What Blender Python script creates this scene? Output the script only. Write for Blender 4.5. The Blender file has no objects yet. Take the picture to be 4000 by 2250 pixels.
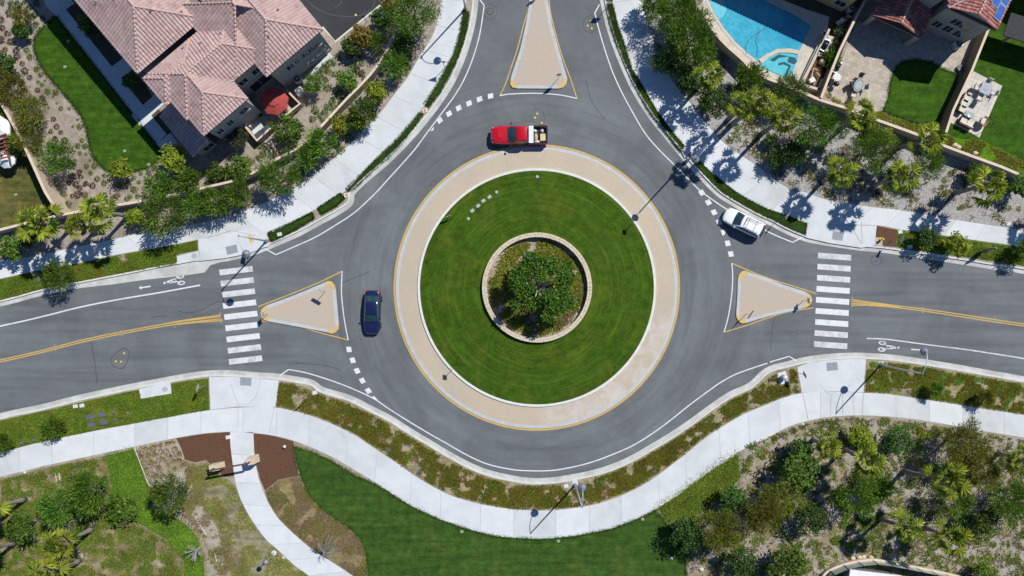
import bpy, bmesh, math, random
from mathutils import Vector, Matrix, noise as mnoise
from mathutils.geometry import tessellate_polygon
R = math.radians
rnd = random.Random(7)
SC = bpy.context.scene
COL = SC.collection
# ---------------------------------------------------------------- camera, sky, sun, exposure
S = 0.0275            # metres on the road per photo pixel (photo 4000 x 2250)
H = 85.0              # camera height
cd = bpy.data.cameras.new('camera'); cam = bpy.data.objects.new('camera', cd); COL.objects.link(cam)
cam.location = (0, 0, H); cam.rotation_euler = (0, 0, 0)
cd.sensor_width = 36; cd.lens = 36 * H / (4000 * S); cd.clip_start = 0.5; cd.clip_end = 3000
SC.camera = cam
ELEV = R(51); AZ = math.atan2(0.677, 0.736)
SUNV = Vector((math.sin(AZ) * math.cos(ELEV), math.cos(AZ) * math.cos(ELEV), math.sin(ELEV)))
wd = bpy.data.worlds.new('World'); SC.world = wd; wd.use_nodes = True
nt = wd.node_tree; nt.nodes.clear()
sky = nt.nodes.new('ShaderNodeTexSky'); sky.sky_type = 'NISHITA'; sky.sun_disc = False
sky.dust_density = 0.0; sky.ozone_density = 10.0; sky.air_density = 1.0; sky.sun_elevation = ELEV; sky.sun_rotation = AZ
bg = nt.nodes.new('ShaderNodeBackground'); bg.inputs[1].default_value = 0.09
wo = nt.nodes.new('ShaderNodeOutputWorld')
nt.links.new(sky.outputs[0], bg.inputs[0]); nt.links.new(bg.outputs[0], wo.inputs[0])
sl = bpy.data.lights.new('sun', 'SUN'); sl.energy = 5.0; sl.angle = R(0.5); sl.color = (1, 0.965, 0.9)
sun = bpy.data.objects.new('sun', sl); COL.objects.link(sun)
sun.rotation_euler = (-SUNV).to_track_quat('-Z', 'Y').to_euler(); sun.location = SUNV * 200
SC.view_settings.view_transform = 'Standard'; SC.view_settings.look = 'None'
SC.view_settings.exposure = 0.03; SC.view_settings.gamma = 1
# ---------------------------------------------------------------- coordinates
TIL = {c: ((i % 4) * 1000, (i // 4) * 750) for i, c in enumerate('abcdefghijkl')}
def P(s):
    """'b 100,200 300,400 n 10,20' -> photo pixels; a..l are the 4 x 3 survey sheets (1.932 px each), n plain"""
    out = []; t = 'n'
    for k in s.split():
        if k in TIL or k == 'n': t = k; continue
        x, y = k.split(','); x = float(x); y = float(y)
        if t != 'n': x = TIL[t][0] + x / 1.932; y = TIL[t][1] + y / 1.932
        out.append((x, y))
    return out
def w(p, z=0.0):
    k = S * (H - z) / H
    return Vector(((p[0] - 2000) * k, (1125 - p[1]) * k, z))
def W(s, z=0.0): return [w(p, z) for p in P(s)]
def W1(s, z=0.0): return w(P(s)[0], z)
def cr(pts, n=6, closed=False):
    pts = [Vector(p) for p in pts]; N = len(pts); out = []
    if N < 3: return pts
    for i in range(N if closed else N - 1):
        if closed: a, b, c, d = pts[i - 1], pts[i], pts[(i + 1) % N], pts[(i + 2) % N]
        else: a, b, c, d = pts[max(i - 1, 0)], pts[i], pts[i + 1], pts[min(i + 2, N - 1)]
        for k in range(n):
            t = k / n
            out.append(0.5 * ((2 * b) + (c - a) * t + (2 * a - 5 * b + 4 * c - d) * t * t + (3 * b - a - 3 * c + d) * t ** 3))
    if not closed: out.append(pts[-1])
    return out
def resample(pts, n):
    L = [0]
    for a, b in zip(pts, pts[1:]): L.append(L[-1] + (b - a).length)
    out = []; j = 0
    for i in range(n):
        d = L[-1] * i / (n - 1)
        while j < len(pts) - 2 and L[j + 1] < d: j += 1
        sg = max(L[j + 1] - L[j], 1e-9)
        out.append(pts[j].lerp(pts[j + 1], min(1, (d - L[j]) / sg)))
    return out
def plen(pts): return sum((b - a).length for a, b in zip(pts, pts[1:]))
def offset(pts, d):
    out = []
    for i, p in enumerate(pts):
        a = pts[max(i - 1, 0)]; b = pts[min(i + 1, len(pts) - 1)]
        t = (b - a); t.z = 0; t.normalize()
        out.append(p + Vector((-t.y, t.x, 0)) * d)
    return out
def inpoly(x, y, poly):
    c = False; j = len(poly) - 1
    for i in range(len(poly)):
        if (poly[i][1] > y) != (poly[j][1] > y) and x < (poly[j][0] - poly[i][0]) * (y - poly[i][1]) / (poly[j][1] - poly[i][1]) + poly[i][0]: c = not c
        j = i
    return c
# ---------------------------------------------------------------- materials
def _n(t, k, **kw):
    n = t.nodes.new(k)
    for a, b in kw.items(): setattr(n, a, b)
    return n
def ramp(t, fac, stops):
    r = t.nodes.new('ShaderNodeValToRGB'); e = r.color_ramp.elements
    while len(e) < len(stops): e.new(0.5)
    for q, (p, c) in zip(e, stops): q.position = p; q.color = (*c, 1)
    t.links.new(fac, r.inputs[0]); return r.outputs[0]
def nz(t, vec, scale, detail=5, rough=0.6, dist=0):
    n = t.nodes.new('ShaderNodeTexNoise'); n.inputs['Scale'].default_value = scale
    n.inputs['Detail'].default_value = detail; n.inputs['Roughness'].default_value = rough; n.inputs['Distortion'].default_value = dist
    if vec is not None: t.links.new(vec, n.inputs['Vector'])
    return n.outputs['Fac']
def mixc(t, f, a, b, mode='MIX'):
    m = t.nodes.new('ShaderNodeMix'); m.data_type = 'RGBA'; m.blend_type = mode
    for v, i in ((f, 0), (a, 6), (b, 7)):
        if hasattr(v, 'links'): t.links.new(v, m.inputs[i])
        elif i == 0: m.inputs[0].default_value = v
        else: m.inputs[i].default_value = (*v, 1)
    return m.outputs[2]
def math_(t, op, a, b=None, c=None):
    m = t.nodes.new('ShaderNodeMath'); m.operation = op
    for i, v in enumerate((a, b, c)):
        if v is None: continue
        if hasattr(v, 'links'): t.links.new(v, m.inputs[i])
        else: m.inputs[i].default_value = v
    return m.outputs[0]
MATS = {}
def newmat(name):
    m = bpy.data.materials.new(name); m.use_nodes = True; t = m.node_tree
    b = t.nodes['Principled BSDF']; MATS[name] = m
    return m, t, b
def mat(name, c1, c2=None, scale=3.0, rough=0.85, bump=0.0, c3=None, scale3=0.25, lo=0.35, hi=0.65, lo3=0.45, hi3=0.62, metal=0.0, spec=0.3, coord='pos', detail=6, coat=0.0, bscale=None):
    m, t, b = newmat(name)
    b.inputs['Roughness'].default_value = rough; b.inputs['Metallic'].default_value = metal
    b.inputs['Specular IOR Level'].default_value = spec; b.inputs['Coat Weight'].default_value = coat
    vec = (t.nodes.new('ShaderNodeNewGeometry').outputs['Position'] if coord == 'pos' else t.nodes.new('ShaderNodeTexCoord').outputs['Object'])
    if c2 is None: c2 = tuple(x * 0.86 for x in c1)
    f = nz(t, vec, scale, detail)
    col = ramp(t, f, [(lo, c1), (hi, c2)])
    if c3 is not None:
        f3 = nz(t, vec, scale3, 4, 0.6, 0.4)
        fr = ramp(t, f3, [(lo3, (0, 0, 0)), (hi3, (1, 1, 1))])
        col = mixc(t, fr, col, c3)
    t.links.new(col, b.inputs['Base Color'])
    if bump:
        bn = t.nodes.new('ShaderNodeBump'); bn.inputs['Strength'].default_value = min(1, bump); bn.inputs['Distance'].default_value = 0.05
        t.links.new(nz(t, vec, bscale or scale * 2.2, 4), bn.inputs['Height']); t.links.new(bn.outputs[0], b.inputs['Normal'])
    return m
def leafmat(name, dark, light, rough=0.5, trans=0.25):
    m, t, b = newmat(name)
    a = t.nodes.new('ShaderNodeAttribute'); a.attribute_name = 'tint'
    col = ramp(t, a.outputs['Fac'], [(0.0, dark), (1.0, light)])
    oi = t.nodes.new('ShaderNodeObjectInfo')
    hv = t.nodes.new('ShaderNodeHueSaturation'); t.links.new(col, hv.inputs['Color'])
    t.links.new(math_(t, 'MULTIPLY_ADD', oi.outputs['Random'], 0.5, 0.75), hv.inputs['Value'])
    t.links.new(math_(t, 'MULTIPLY_ADD', oi.outputs['Random'], 0.03, 0.485), hv.inputs['Hue'])
    col = hv.outputs[0]
    t.links.new(col, b.inputs['Base Color']); b.inputs['Roughness'].default_value = rough; b.inputs['Specular IOR Level'].default_value = 0.25
    tr = t.nodes.new('ShaderNodeBsdfTranslucent'); t.links.new(col, tr.inputs[0])
    mx = t.nodes.new('ShaderNodeMixShader'); mx.inputs[0].default_value = trans * 1.5
    t.links.new(b.outputs[0], mx.inputs[1]); t.links.new(tr.outputs[0], mx.inputs[2])
    t.links.new(mx.outputs[0], t.nodes['Material Output'].inputs[0])
    return m
def asphalt(name, c, lighten=0.35):
    m, t, b = newmat(name)
    g = t.nodes.new('ShaderNodeNewGeometry').outputs['Position']
    sub = _n(t, 'ShaderNodeVectorMath', operation='SUBTRACT'); t.links.new(g, sub.inputs[0]); sub.inputs[1].default_value = w((2097, 1123))
    ln = _n(t, 'ShaderNodeVectorMath', operation='LENGTH'); t.links.new(sub.outputs[0], ln.inputs[0])
    r = ln.outputs['Value']
    f1 = nz(t, g, 18, 3, 0.7); f2 = nz(t, g, 0.16, 5, 0.6, 0.6); f3 = nz(t, g, 1.1, 4)
    dark = tuple(x * 0.8 for x in c); lite = tuple(x * 1.22 for x in c)
    col = ramp(t, f1, [(0.3, dark), (0.7, lite)])
    cmb = _n(t, 'ShaderNodeCombineXYZ'); t.links.new(math_(t, 'MULTIPLY', r, 0.55), cmb.inputs[0])
    sx = _n(t, 'ShaderNodeSeparateXYZ'); t.links.new(sub.outputs[0], sx.inputs[0])
    t.links.new(math_(t, 'ARCTAN2', sx.outputs[1], sx.outputs[0]), cmb.inputs[1])
    near = ramp(t, math_(t, 'MULTIPLY', r, 1 / 40), [(0.52, (1, 1, 1)), (0.68, (0, 0, 0))])
    sid = ramp(t, math_(t, 'DIVIDE', math_(t, 'ABSOLUTE', sx.outputs[0]), r), [(0.6, (0, 0, 0)), (0.85, (1, 1, 1))])
    mp = t.nodes.new('ShaderNodeMapping'); mp.inputs['Scale'].default_value = (0.035, 0.6, 1); t.links.new(g, mp.inputs[0])
    fa = mixc(t, near, mixc(t, sid, (0.45,) * 3, nz(t, mp.outputs[0], 1.3, 4, 0.55, 0.3)), nz(t, cmb.outputs[0], 1.15, 4, 0.55, 0.5))
    fb = mixc(t, near, mixc(t, sid, (0.6,) * 3, nz(t, mp.outputs[0], 2.6, 2, 0.5, 0.2)), nz(t, cmb.outputs[0], 3.2, 2, 0.5, 0.2))
    worn = ramp(t, fa, [(0.44, (0, 0, 0)), (0.66, (1, 1, 1))])
    col = mixc(t, 1.0, col, ramp(t, fb, [(0.36, (0.88,) * 3), (0.5, (1, 1, 1))]), 'MULTIPLY')
    col = mixc(t, math_(t, 'MULTIPLY', worn, lighten), col, (c[0] * 1.42, c[1] * 1.45, c[2] * 1.42))
    pat = ramp(t, f2, [(0.35, (0.86,) * 3), (0.65, (1.12,) * 3)])
    col = mixc(t, 1.0, col, pat, 'MULTIPLY')
    col = mixc(t, 1.0, col, ramp(t, f3, [(0.3, (0.95,) * 3), (0.7, (1.05,) * 3)]), 'MULTIPLY')
    t.links.new(col, b.inputs['Base Color']); b.inputs['Roughness'].default_value = 0.85; b.inputs['Specular IOR Level'].default_value = 0.25
    bn = t.nodes.new('ShaderNodeBump'); bn.inputs['Strength'].default_value = 0.3; bn.inputs['Distance'].default_value = 0.02
    t.links.new(nz(t, g, 30, 2), bn.inputs['Height']); t.links.new(bn.outputs[0], b.inputs['Normal'])
    return m
def apron_mat():
    m, t, b = newmat('apron_concrete'); g = t.nodes.new('ShaderNodeNewGeometry').outputs['Position']
    col = ramp(t, nz(t, g, 7, 6), [(0.35, (0.42, 0.352, 0.255)), (0.65, (0.48, 0.408, 0.305))])
    col = mixc(t, ramp(t, nz(t, g, 0.2, 4, 0.6, 0.4), [(0.45, (0, 0, 0)), (0.62, (1, 1, 1))]), col, (0.42, 0.36, 0.275))
    sb = _n(t, 'ShaderNodeVectorMath', operation='SUBTRACT'); t.links.new(g, sb.inputs[0]); sb.inputs[1].default_value = w((2097, 1123))
    sx = _n(t, 'ShaderNodeSeparateXYZ'); t.links.new(sb.outputs[0], sx.inputs[0]); an = math_(t, 'ARCTAN2', sx.outputs[1], sx.outputs[0])
    ln = _n(t, 'ShaderNodeVectorMath', operation='LENGTH'); t.links.new(sb.outputs[0], ln.inputs[0])
    sec = ramp(t, math_(t, 'MULTIPLY_ADD', an, 0.4, 0.65), [(0.0, (0, 0, 0)), (0.06, (0.75,) * 3), (0.3, (1, 1, 1)), (0.52, (1, 1, 1)), (0.6, (0, 0, 0))])
    cb = _n(t, 'ShaderNodeCombineXYZ'); t.links.new(math_(t, 'MULTIPLY', an, 6.0), cb.inputs[0]); t.links.new(math_(t, 'MULTIPLY', ln.outputs['Value'], 0.5), cb.inputs[1])
    f = ramp(t, nz(t, cb.outputs[0], 1.1, 5, 0.6, 0.7), [(0.42, (0, 0, 0)), (0.62, (1, 1, 1))])
    col = mixc(t, math_(t, 'MULTIPLY', math_(t, 'MULTIPLY', f, sec), 0.8), col, (0.53, 0.49, 0.46))     # dried wash water on the lower right arc
    t.links.new(col, b.inputs['Base Color']); b.inputs['Roughness'].default_value = 0.85
    return m
def lawn(name, dark, light, dry, centre=None, drylo=0.55, dryhi=0.8):
    m, t, b = newmat(name)
    g = t.nodes.new('ShaderNodeNewGeometry').outputs['Position']
    f = nz(t, g, 5.5, 6, 0.75); col = ramp(t, f, [(0.3, dark), (0.72, light)])
    f2 = nz(t, g, 0.35, 5, 0.65, 0.5); col = mixc(t, ramp(t, f2, [(drylo, (0, 0, 0)), (dryhi, (1, 1, 1))]), col, dry)
    f3 = nz(t, g, 1.3, 4, 0.6); col = mixc(t, 1.0, col, ramp(t, f3, [(0.3, (0.7,) * 3), (0.7, (1.28,) * 3)]), 'MULTIPLY')
    if centre is None:
        mp = t.nodes.new('ShaderNodeMapping'); mp.inputs['Rotation'].default_value = (0, 0, R(32)); mp.inputs['Scale'].default_value = (0.12, 1.6, 1); t.links.new(g, mp.inputs[0])
        col = mixc(t, 1.0, col, ramp(t, nz(t, mp.outputs[0], 1.4, 4, 0.6, 0.3), [(0.36, (0.82,) * 3), (0.66, (1.24, 1.2, 1.1))]), 'MULTIPLY')
    if centre is not None:
        sub = _n(t, 'ShaderNodeVectorMath', operation='SUBTRACT'); t.links.new(g, sub.inputs[0]); sub.inputs[1].default_value = centre
        ln = _n(t, 'ShaderNodeVectorMath', operation='LENGTH'); t.links.new(sub.outputs[0], ln.inputs[0])
        sx = _n(t, 'ShaderNodeSeparateXYZ'); t.links.new(sub.outputs[0], sx.inputs[0])
        cmb = _n(t, 'ShaderNodeCombineXYZ'); t.links.new(math_(t, 'MULTIPLY', ln.outputs['Value'], 2.2), cmb.inputs[0])
        t.links.new(math_(t, 'ARCTAN2', sx.outputs[1], sx.outputs[0]), cmb.inputs[1])
        fs = nz(t, cmb.outputs[0], 1.5, 4, 0.6, 0.25)
        col = mixc(t, math_(t, 'MULTIPLY', ramp(t, fs, [(0.52, (0, 0, 0)), (0.66, (1, 1, 1))]), 0.4), col, tuple(x * 1.5 for x in light))
        mb_ = ramp(t, fs, [(0.34, (0.9,) * 3), (0.5, (1, 1, 1))]); col = mixc(t, 1.0, col, mb_, 'MULTIPLY')
    t.links.new(col, b.inputs['Base Color']); b.inputs['Roughness'].default_value = 0.9; b.inputs['Specular IOR Level'].default_value = 0.1
    bn = t.nodes.new('ShaderNodeBump'); bn.inputs['Strength'].default_value = 0.6; bn.inputs['Distance'].default_value = 0.06
    t.links.new(nz(t, g, 9, 5, 0.75), bn.inputs['Height']); t.links.new(bn.outputs[0], b.inputs['Normal'])
    return m
def tilemat(name, stops):
    m, t, b = newmat(name)
    uv = t.nodes.new('ShaderNodeUVMap'); uv.uv_map = 'uv'
    fl = _n(t, 'ShaderNodeVectorMath', operation='FLOOR'); t.links.new(uv.outputs[0], fl.inputs[0])
    wn = t.nodes.new('ShaderNodeTexWhiteNoise'); wn.noise_dimensions = '3D'; t.links.new(fl.outputs[0], wn.inputs['Vector'])
    col = ramp(t, wn.outputs['Value'], stops)
    g = t.nodes.new('ShaderNodeNewGeometry').outputs['Position']
    col = mixc(t, 1.0, col, ramp(t, nz(t, g, 0.5, 5), [(0.3, (0.85,) * 3), (0.7, (1.1,) * 3)]), 'MULTIPLY')
    t.links.new(col, b.inputs['Base Color']); b.inputs['Roughness'].default_value = 0.85
    return m
def brickmat(name, c1, c2, mortar, scale, bw=0.5, bh=0.25, rough=0.85, rot=0.0, msize=0.012, boff=0.5):
    m, t, b = newmat(name)
    g = t.nodes.new('ShaderNodeNewGeometry').outputs['Position']
    mp = t.nodes.new('ShaderNodeMapping'); mp.inputs['Rotation'].default_value = (0, 0, rot); t.links.new(g, mp.inputs[0])
    br = t.nodes.new('ShaderNodeTexBrick'); t.links.new(mp.outputs[0], br.inputs['Vector'])
    br.inputs['Color1'].default_value = (*c1, 1); br.inputs['Color2'].default_value = (*c2, 1); br.inputs['Mortar'].default_value = (*mortar, 1)
    br.offset = boff; br.inputs['Scale'].default_value = scale; br.inputs['Mortar Size'].default_value = msize
    br.inputs['Brick Width'].default_value = bw; br.inputs['Row Height'].default_value = bh
    col = br.outputs[0]
    f = nz(t, g, 1.7, 5); col = mixc(t, 1.0, col, ramp(t, f, [(0.3, (0.85,) * 3), (0.7, (1.12,) * 3)]), 'MULTIPLY')
    t.links.new(col, b.inputs['Base Color']); b.inputs['Roughness'].default_value = rough
    return m
# ---------------------------------------------------------------- mesh building
class MB:
    def __init__(s): s.v = []; s.f = []; s.m = []; s.t = []
    def add(s, vs, fs, m=0, tint=0.5):
        o = len(s.v); s.v += [Vector(v) for v in vs]
        for f in fs: s.f.append([i + o for i in f]); s.m.append(m); s.t.append(tint)
    def box(s, c, d, rz=0.0, m=0, tilt=None, taper=1.0):
        x, y, z = d[0] / 2, d[1] / 2, d[2] / 2; M = Matrix.Rotation(rz, 3, 'Z')
        if tilt is not None: M = M @ tilt
        vs = []
        for k in (-1, 1):
            q = taper if k > 0 else 1
            for i, j in ((-1, -1), (1, -1), (1, 1), (-1, 1)): vs.append(Vector(c) + M @ Vector((i * x * q, j * y * q, k * z)))
        s.add(vs, [(3, 2, 1, 0), (4, 5, 6, 7), (0, 1, 5, 4), (1, 2, 6, 5), (2, 3, 7, 6), (3, 0, 4, 7)], m)
    def rbox(s, c, d, rz=0.0, m=0, b=0.03):
        """box with bevelled vertical and top edges"""
        x, y = d[0] / 2, d[1] / 2; M = Matrix.Rotation(rz, 3, 'Z'); b = min(b, x * .9, y * .9, d[2] * .9)
        def ring(ix, z):
            xx, yy = x - ix, y - ix; k = b
            pts = [(-xx + k, -yy), (xx - k, -yy), (xx, -yy + k), (xx, yy - k), (xx - k, yy), (-xx + k, yy), (-xx, yy - k), (-xx, -yy + k)]
            return [Vector(c) + M @ Vector((p[0], p[1], z)) for p in pts]
        z0, z1 = -d[2] / 2, d[2] / 2
        s.loft([ring(0, z0), ring(0, z1 - b), ring(b * .6, z1)], m)
    def loft(s, rings, m=0, cap=True):
        n = len(rings[0]); vs = [p for r in rings for p in r]; fs = []
        for k in range(len(rings) - 1):
            for i in range(n):
                a = k * n + i; b = k * n + (i + 1) % n; fs.append((a, b, b + n, a + n))
        if cap: fs.append(tuple(range(n - 1, -1, -1))); fs.append(tuple(range((len(rings) - 1) * n, len(rings) * n)))
        s.add(vs, fs, m)
    def tube(s, pts, r, n=8, m=0, cap=True):
        pts = [Vector(p) for p in pts]
        if not hasattr(r, '__len__'): r = [r] * len(pts)
        rings = []; up = None
        for i, p in enumerate(pts):
            t = (pts[min(i + 1, len(pts) - 1)] - pts[max(i - 1, 0)]).normalized()
            a = t.orthogonal().normalized() if up is None else (up - t * up.dot(t)).normalized()
            up = a; b = t.cross(a)
            rings.append([p + (a * math.cos(6.28318 * k / n) + b * math.sin(6.28318 * k / n)) * r[i] for k in range(n)])
        s.loft(rings, m, cap)
    def lathe(s, prof, c=(0, 0, 0), n=16, m=0):
        rings = [[Vector(c) + Vector((r * math.cos(6.28318 * k / n), r * math.sin(6.28318 * k / n), z)) for k in range(n)] for r, z in prof]
        s.loft(rings, m)
    def poly(s, pts, m=0):
        pts = [Vector(p) for p in pts]; tri = tessellate_polygon([pts])
        ar = sum((pts[i - 1].x * pts[i].y - pts[i].x * pts[i - 1].y) for i in range(len(pts)))
        fs = []
        for a, b, c in tri:
            k = (pts[b] - pts[a]).cross(pts[c] - pts[a]).z
            if abs(k) < 1e-9: continue
            fs.append((a, b, c) if k > 0 else (a, c, b))
        s.add(pts, fs, m)
    def prism(s, pts, z0, z1, m=0, ms=None):
        pts = [Vector((p[0], p[1], 0)) for p in pts]
        ar = sum((pts[i - 1].x * pts[i].y - pts[i].x * pts[i - 1].y) for i in range(len(pts)))
        if ar < 0: pts = pts[::-1]
        s.poly([Vector((p.x, p.y, z1)) for p in pts], m)
        n = len(pts); vs = [Vector((p.x, p.y, z0)) for p in pts] + [Vector((p.x, p.y, z1)) for p in pts]
        s.add(vs, [(i, (i + 1) % n, (i + 1) % n + n, i + n) for i in range(n)], m if ms is None else ms)
    def strip(s, A, B, m=0):
        n = len(A); vs = list(A) + list(B)
        up = (A[1] - A[0]).cross(B[0] - A[0]).z > 0
        s.add(vs, [((i, i + 1, n + i + 1, n + i) if up else (n + i, n + i + 1, i + 1, i)) for i in range(n - 1)], m)
    def build(s, name, mats, parent=None, smooth=False, org=None, tint=False):
        me = bpy.data.meshes.new(name)
        o3 = Vector(org) if org is not None else Vector((0, 0, 0))
        me.from_pydata([v - o3 for v in s.v], [], s.f)
        for m in (mats if isinstance(mats, (list, tuple)) else [mats]): me.materials.append(MATS[m] if isinstance(m, str) else m)
        me.polygons.foreach_set('material_index', s.m)
        if smooth: me.polygons.foreach_set('use_smooth', [True] * len(s.f))
        if tint:
            at = me.attributes.new('tint', 'FLOAT', 'FACE'); at.data.foreach_set('value', s.t)
        me.update()
        o = bpy.data.objects.new(name, me); COL.objects.link(o)
        if parent is not None: o.parent = parent
        elif org is not None: o.location = org
        return o
def tag(o, label, cat=None, group=None, kind=None):
    o['label'] = label
    if cat: o['category'] = cat
    if group: o['group'] = group
    if kind: o['kind'] = kind
    return o
def thing(name, label, cat, loc=(0, 0, 0), rz=0.0, group=None):
    o = bpy.data.objects.new(name, None); COL.objects.link(o); o.empty_display_size = 0.3
    o.location = loc; o.rotation_euler = (0, 0, rz)
    return tag(o, label, cat, group)
def dup(root, loc, rz=0.0, label=None, group=None, scale=1.0):
    r = root.copy(); COL.objects.link(r); r.location = loc; r.rotation_euler = (0, 0, rz); r.scale = (scale,) * 3
    if label: r['label'] = label
    if group: r['group'] = group
    for ch in root.children:
        c = ch.copy(); COL.objects.link(c); c.parent = r
        for g in ch.children:
            d = g.copy(); COL.objects.link(d); d.parent = c
    return r
def st(name, mb, mats, label, cat='ground', kind='structure', org=None, smooth=False):
    return tag(mb.build(name, mats, None, smooth, org), label, cat, None, kind)
def bev(o, wd_=0.02, seg=2, ang=40):
    m = o.modifiers.new('bevel', 'BEVEL'); m.width = wd_; m.segments = seg; m.limit_method = 'ANGLE'; m.angle_limit = R(ang); return o
def sub(o, n=1):
    m = o.modifiers.new('sub', 'SUBSURF'); m.levels = n; m.render_levels = n; return o
# ---------------------------------------------------------------- the materials of the place
asphalt('asphalt', (0.12, 0.131, 0.137), 0.36); asphalt('court_asphalt', (0.036, 0.037, 0.042), 0.25)
mat('soil', (0.26, 0.215, 0.17), (0.36, 0.315, 0.27), 2.2, bump=0.8, c3=(0.2, 0.165, 0.125), scale3=0.35, lo3=0.5, hi3=0.7)
mat('grey_mulch', (0.23, 0.22, 0.21), (0.4, 0.39, 0.375), 5.0, bump=1, c3=(0.25, 0.215, 0.18), scale3=0.4, lo3=.52, hi3=.7)
mat('tan_mulch', (0.25, 0.215, 0.18), (0.4, 0.36, 0.31), 5.0, bump=1, c3=(0.24, 0.2, 0.13), scale3=0.4)
mat('pale_soil', (0.29, 0.25, 0.2), (0.4, 0.355, 0.3), 3.0, bump=0.8, c3=(0.24, 0.21, 0.13), scale3=0.5)
mat('brown_mulch', (0.075, 0.033, 0.017), (0.15, 0.07, 0.038), 9, bump=1, c3=(0.105, 0.055, 0.032), scale3=0.7)
mat('dark_earth', (0.05, 0.042, 0.03), (0.09, 0.075, 0.05), 4, bump=0.8)
mat('concrete', (0.51, 0.535, 0.545), (0.57, 0.595, 0.61), 0.55, rough=0.8, bump=0.1, c3=(0.45, 0.47, 0.475), scale3=0.18, lo3=0.52, hi3=0.75, bscale=25)
mat('concrete_b', (0.475, 0.5, 0.505), (0.55, 0.57, 0.58), 0.6, rough=0.8, bump=0.1, c3=(0.41, 0.425, 0.42), scale3=0.3, lo3=0.5, hi3=0.75, bscale=25)
mat('concrete_c', (0.54, 0.56, 0.57), (0.6, 0.62, 0.635), 0.7, rough=0.8, bump=0.1, bscale=25)
mat('joint', (0.34, 0.34, 0.33), (0.43, 0.43, 0.42), 2)
mat('gutter', (0.44, 0.445, 0.42), (0.53, 0.53, 0.505), 1.2, bump=0.1, c3=(0.38, 0.38, 0.355), scale3=0.5, bscale=20)
mat('kerb', (0.5, 0.51, 0.49), (0.6, 0.6, 0.58), 1.5)
mat('kerb_white', (0.56, 0.56, 0.54), (0.64, 0.64, 0.62), 2)
mat('kerb_grey', (0.4, 0.415, 0.42), (0.47, 0.48, 0.48), 1.4)
mat('tan_concrete', (0.41, 0.34, 0.262), (0.47, 0.392, 0.308), 7, bump=0.25, c3=(0.42, 0.37, 0.31), scale3=0.2)
apron_mat()
mat('paint_white', (0.63, 0.63, 0.65), (0.42, 0.42, 0.44), 1.4, rough=0.6, lo=0.48, hi=0.8)
mat('paint_worn', (0.6, 0.6, 0.61), (0.4, 0.4, 0.41), 1.1, rough=0.7, lo=0.42, hi=0.68, c3=(0.34, 0.34, 0.35), scale3=0.9, lo3=0.55, hi3=0.75)
mat('paint_yellow', (0.55, 0.36, 0.095), (0.46, 0.31, 0.09), 2, rough=0.6)
mat('kerb_yellow', (0.6, 0.42, 0.14), (0.5, 0.36, 0.14), 2, rough=0.6)
mat('cover_yellow', (0.6, 0.5, 0.13), None, 3); mat('cover_ring', (0.05, 0.05, 0.052), None, 3); mat('iron', (0.12, 0.12, 0.125), None, 6, rough=0.6, metal=0.2)
mat('tactile', (0.23, 0.26, 0.29), (0.26, 0.29, 0.32), 3); mat('box_grey', (0.33, 0.34, 0.36), (0.4, 0.41, 0.42), 4)
mat('box_green', (0.25, 0.33, 0.2), None, 4); mat('box_dark', (0.085, 0.095, 0.125), (0.11, 0.12, 0.15), 5); mat('box_white', (0.6, 0.6, 0.56), None, 3)
C0 = w((2097, 1123)); C0.z = 0.3
lawn('island_lawn', (0.023, 0.056, 0.003), (0.058, 0.112, 0.008), (0.085, 0.1, 0.011), C0, 0.5, 0.78)
lawn('lawn', (0.018, 0.055, 0.004), (0.05, 0.115, 0.01), (0.075, 0.11, 0.014))
lawn('park_lawn', (0.02, 0.055, 0.008), (0.05, 0.105, 0.017), (0.08, 0.105, 0.02), None, 0.5, 0.85)
lawn('dry_lawn', (0.05, 0.065, 0.015), (0.1, 0.105, 0.03), (0.13, 0.11, 0.04), None, 0.4, 0.65)
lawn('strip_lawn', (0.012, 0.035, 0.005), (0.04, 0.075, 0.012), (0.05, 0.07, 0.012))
lawn('bright_cover', (0.05, 0.115, 0.007), (0.11, 0.205, 0.012), (0.09, 0.14, 0.012))
lawn('ice_plant', (0.05, 0.075, 0.008), (0.13, 0.165, 0.02), (0.3, 0.25, 0.2), None, 0.6, 0.66)
lawn('strip_soil', (0.2, 0.17, 0.1), (0.34, 0.29, 0.21), (0.17, 0.16, 0.04), None, 0.5, 0.66)
lawn('dry_cover', (0.15, 0.11, 0.055), (0.31, 0.24, 0.15), (0.2, 0.19, 0.06), None, 0.45, 0.7)
lawn('scrub', (0.1, 0.095, 0.03), (0.22, 0.185, 0.1), (0.28, 0.235, 0.17), None, 0.35, 0.72)
lawn('pale_scrub', (0.12, 0.12, 0.05), (0.24, 0.23, 0.13), (0.29, 0.25, 0.19), None, 0.35, 0.75)
mat('stucco', (0.36, 0.315, 0.255), (0.42, 0.37, 0.3), 1.5, bump=0.2, bscale=20)
mat('stucco_grey', (0.34, 0.32, 0.285), (0.38, 0.36, 0.32), 1.5, bump=0.2, bscale=20)
mat('stucco_yellow', (0.4, 0.31, 0.15), (0.45, 0.36, 0.19), 1.5)
mat('wall_cap', (0.56, 0.45, 0.34), (0.64, 0.53, 0.41), 1.2)
mat('wall_face', (0.4, 0.32, 0.24), (0.48, 0.4, 0.31), 2.5, bump=0.5, bscale=6)
mat('wall_brown', (0.22, 0.15, 0.1), (0.3, 0.21, 0.15), 2.5, bump=0.5, bscale=6)
mat('fascia', (0.1, 0.06, 0.045), None, 3); mat('soffit', (0.25, 0.2, 0.16), None, 3)
tilemat('roof_tile', [(0.0, (0.36, 0.235, 0.22)), (0.15, (0.42, 0.29, 0.27)), (0.75, (0.46, 0.325, 0.3)), (1.0, (0.48, 0.365, 0.315))])
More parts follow.
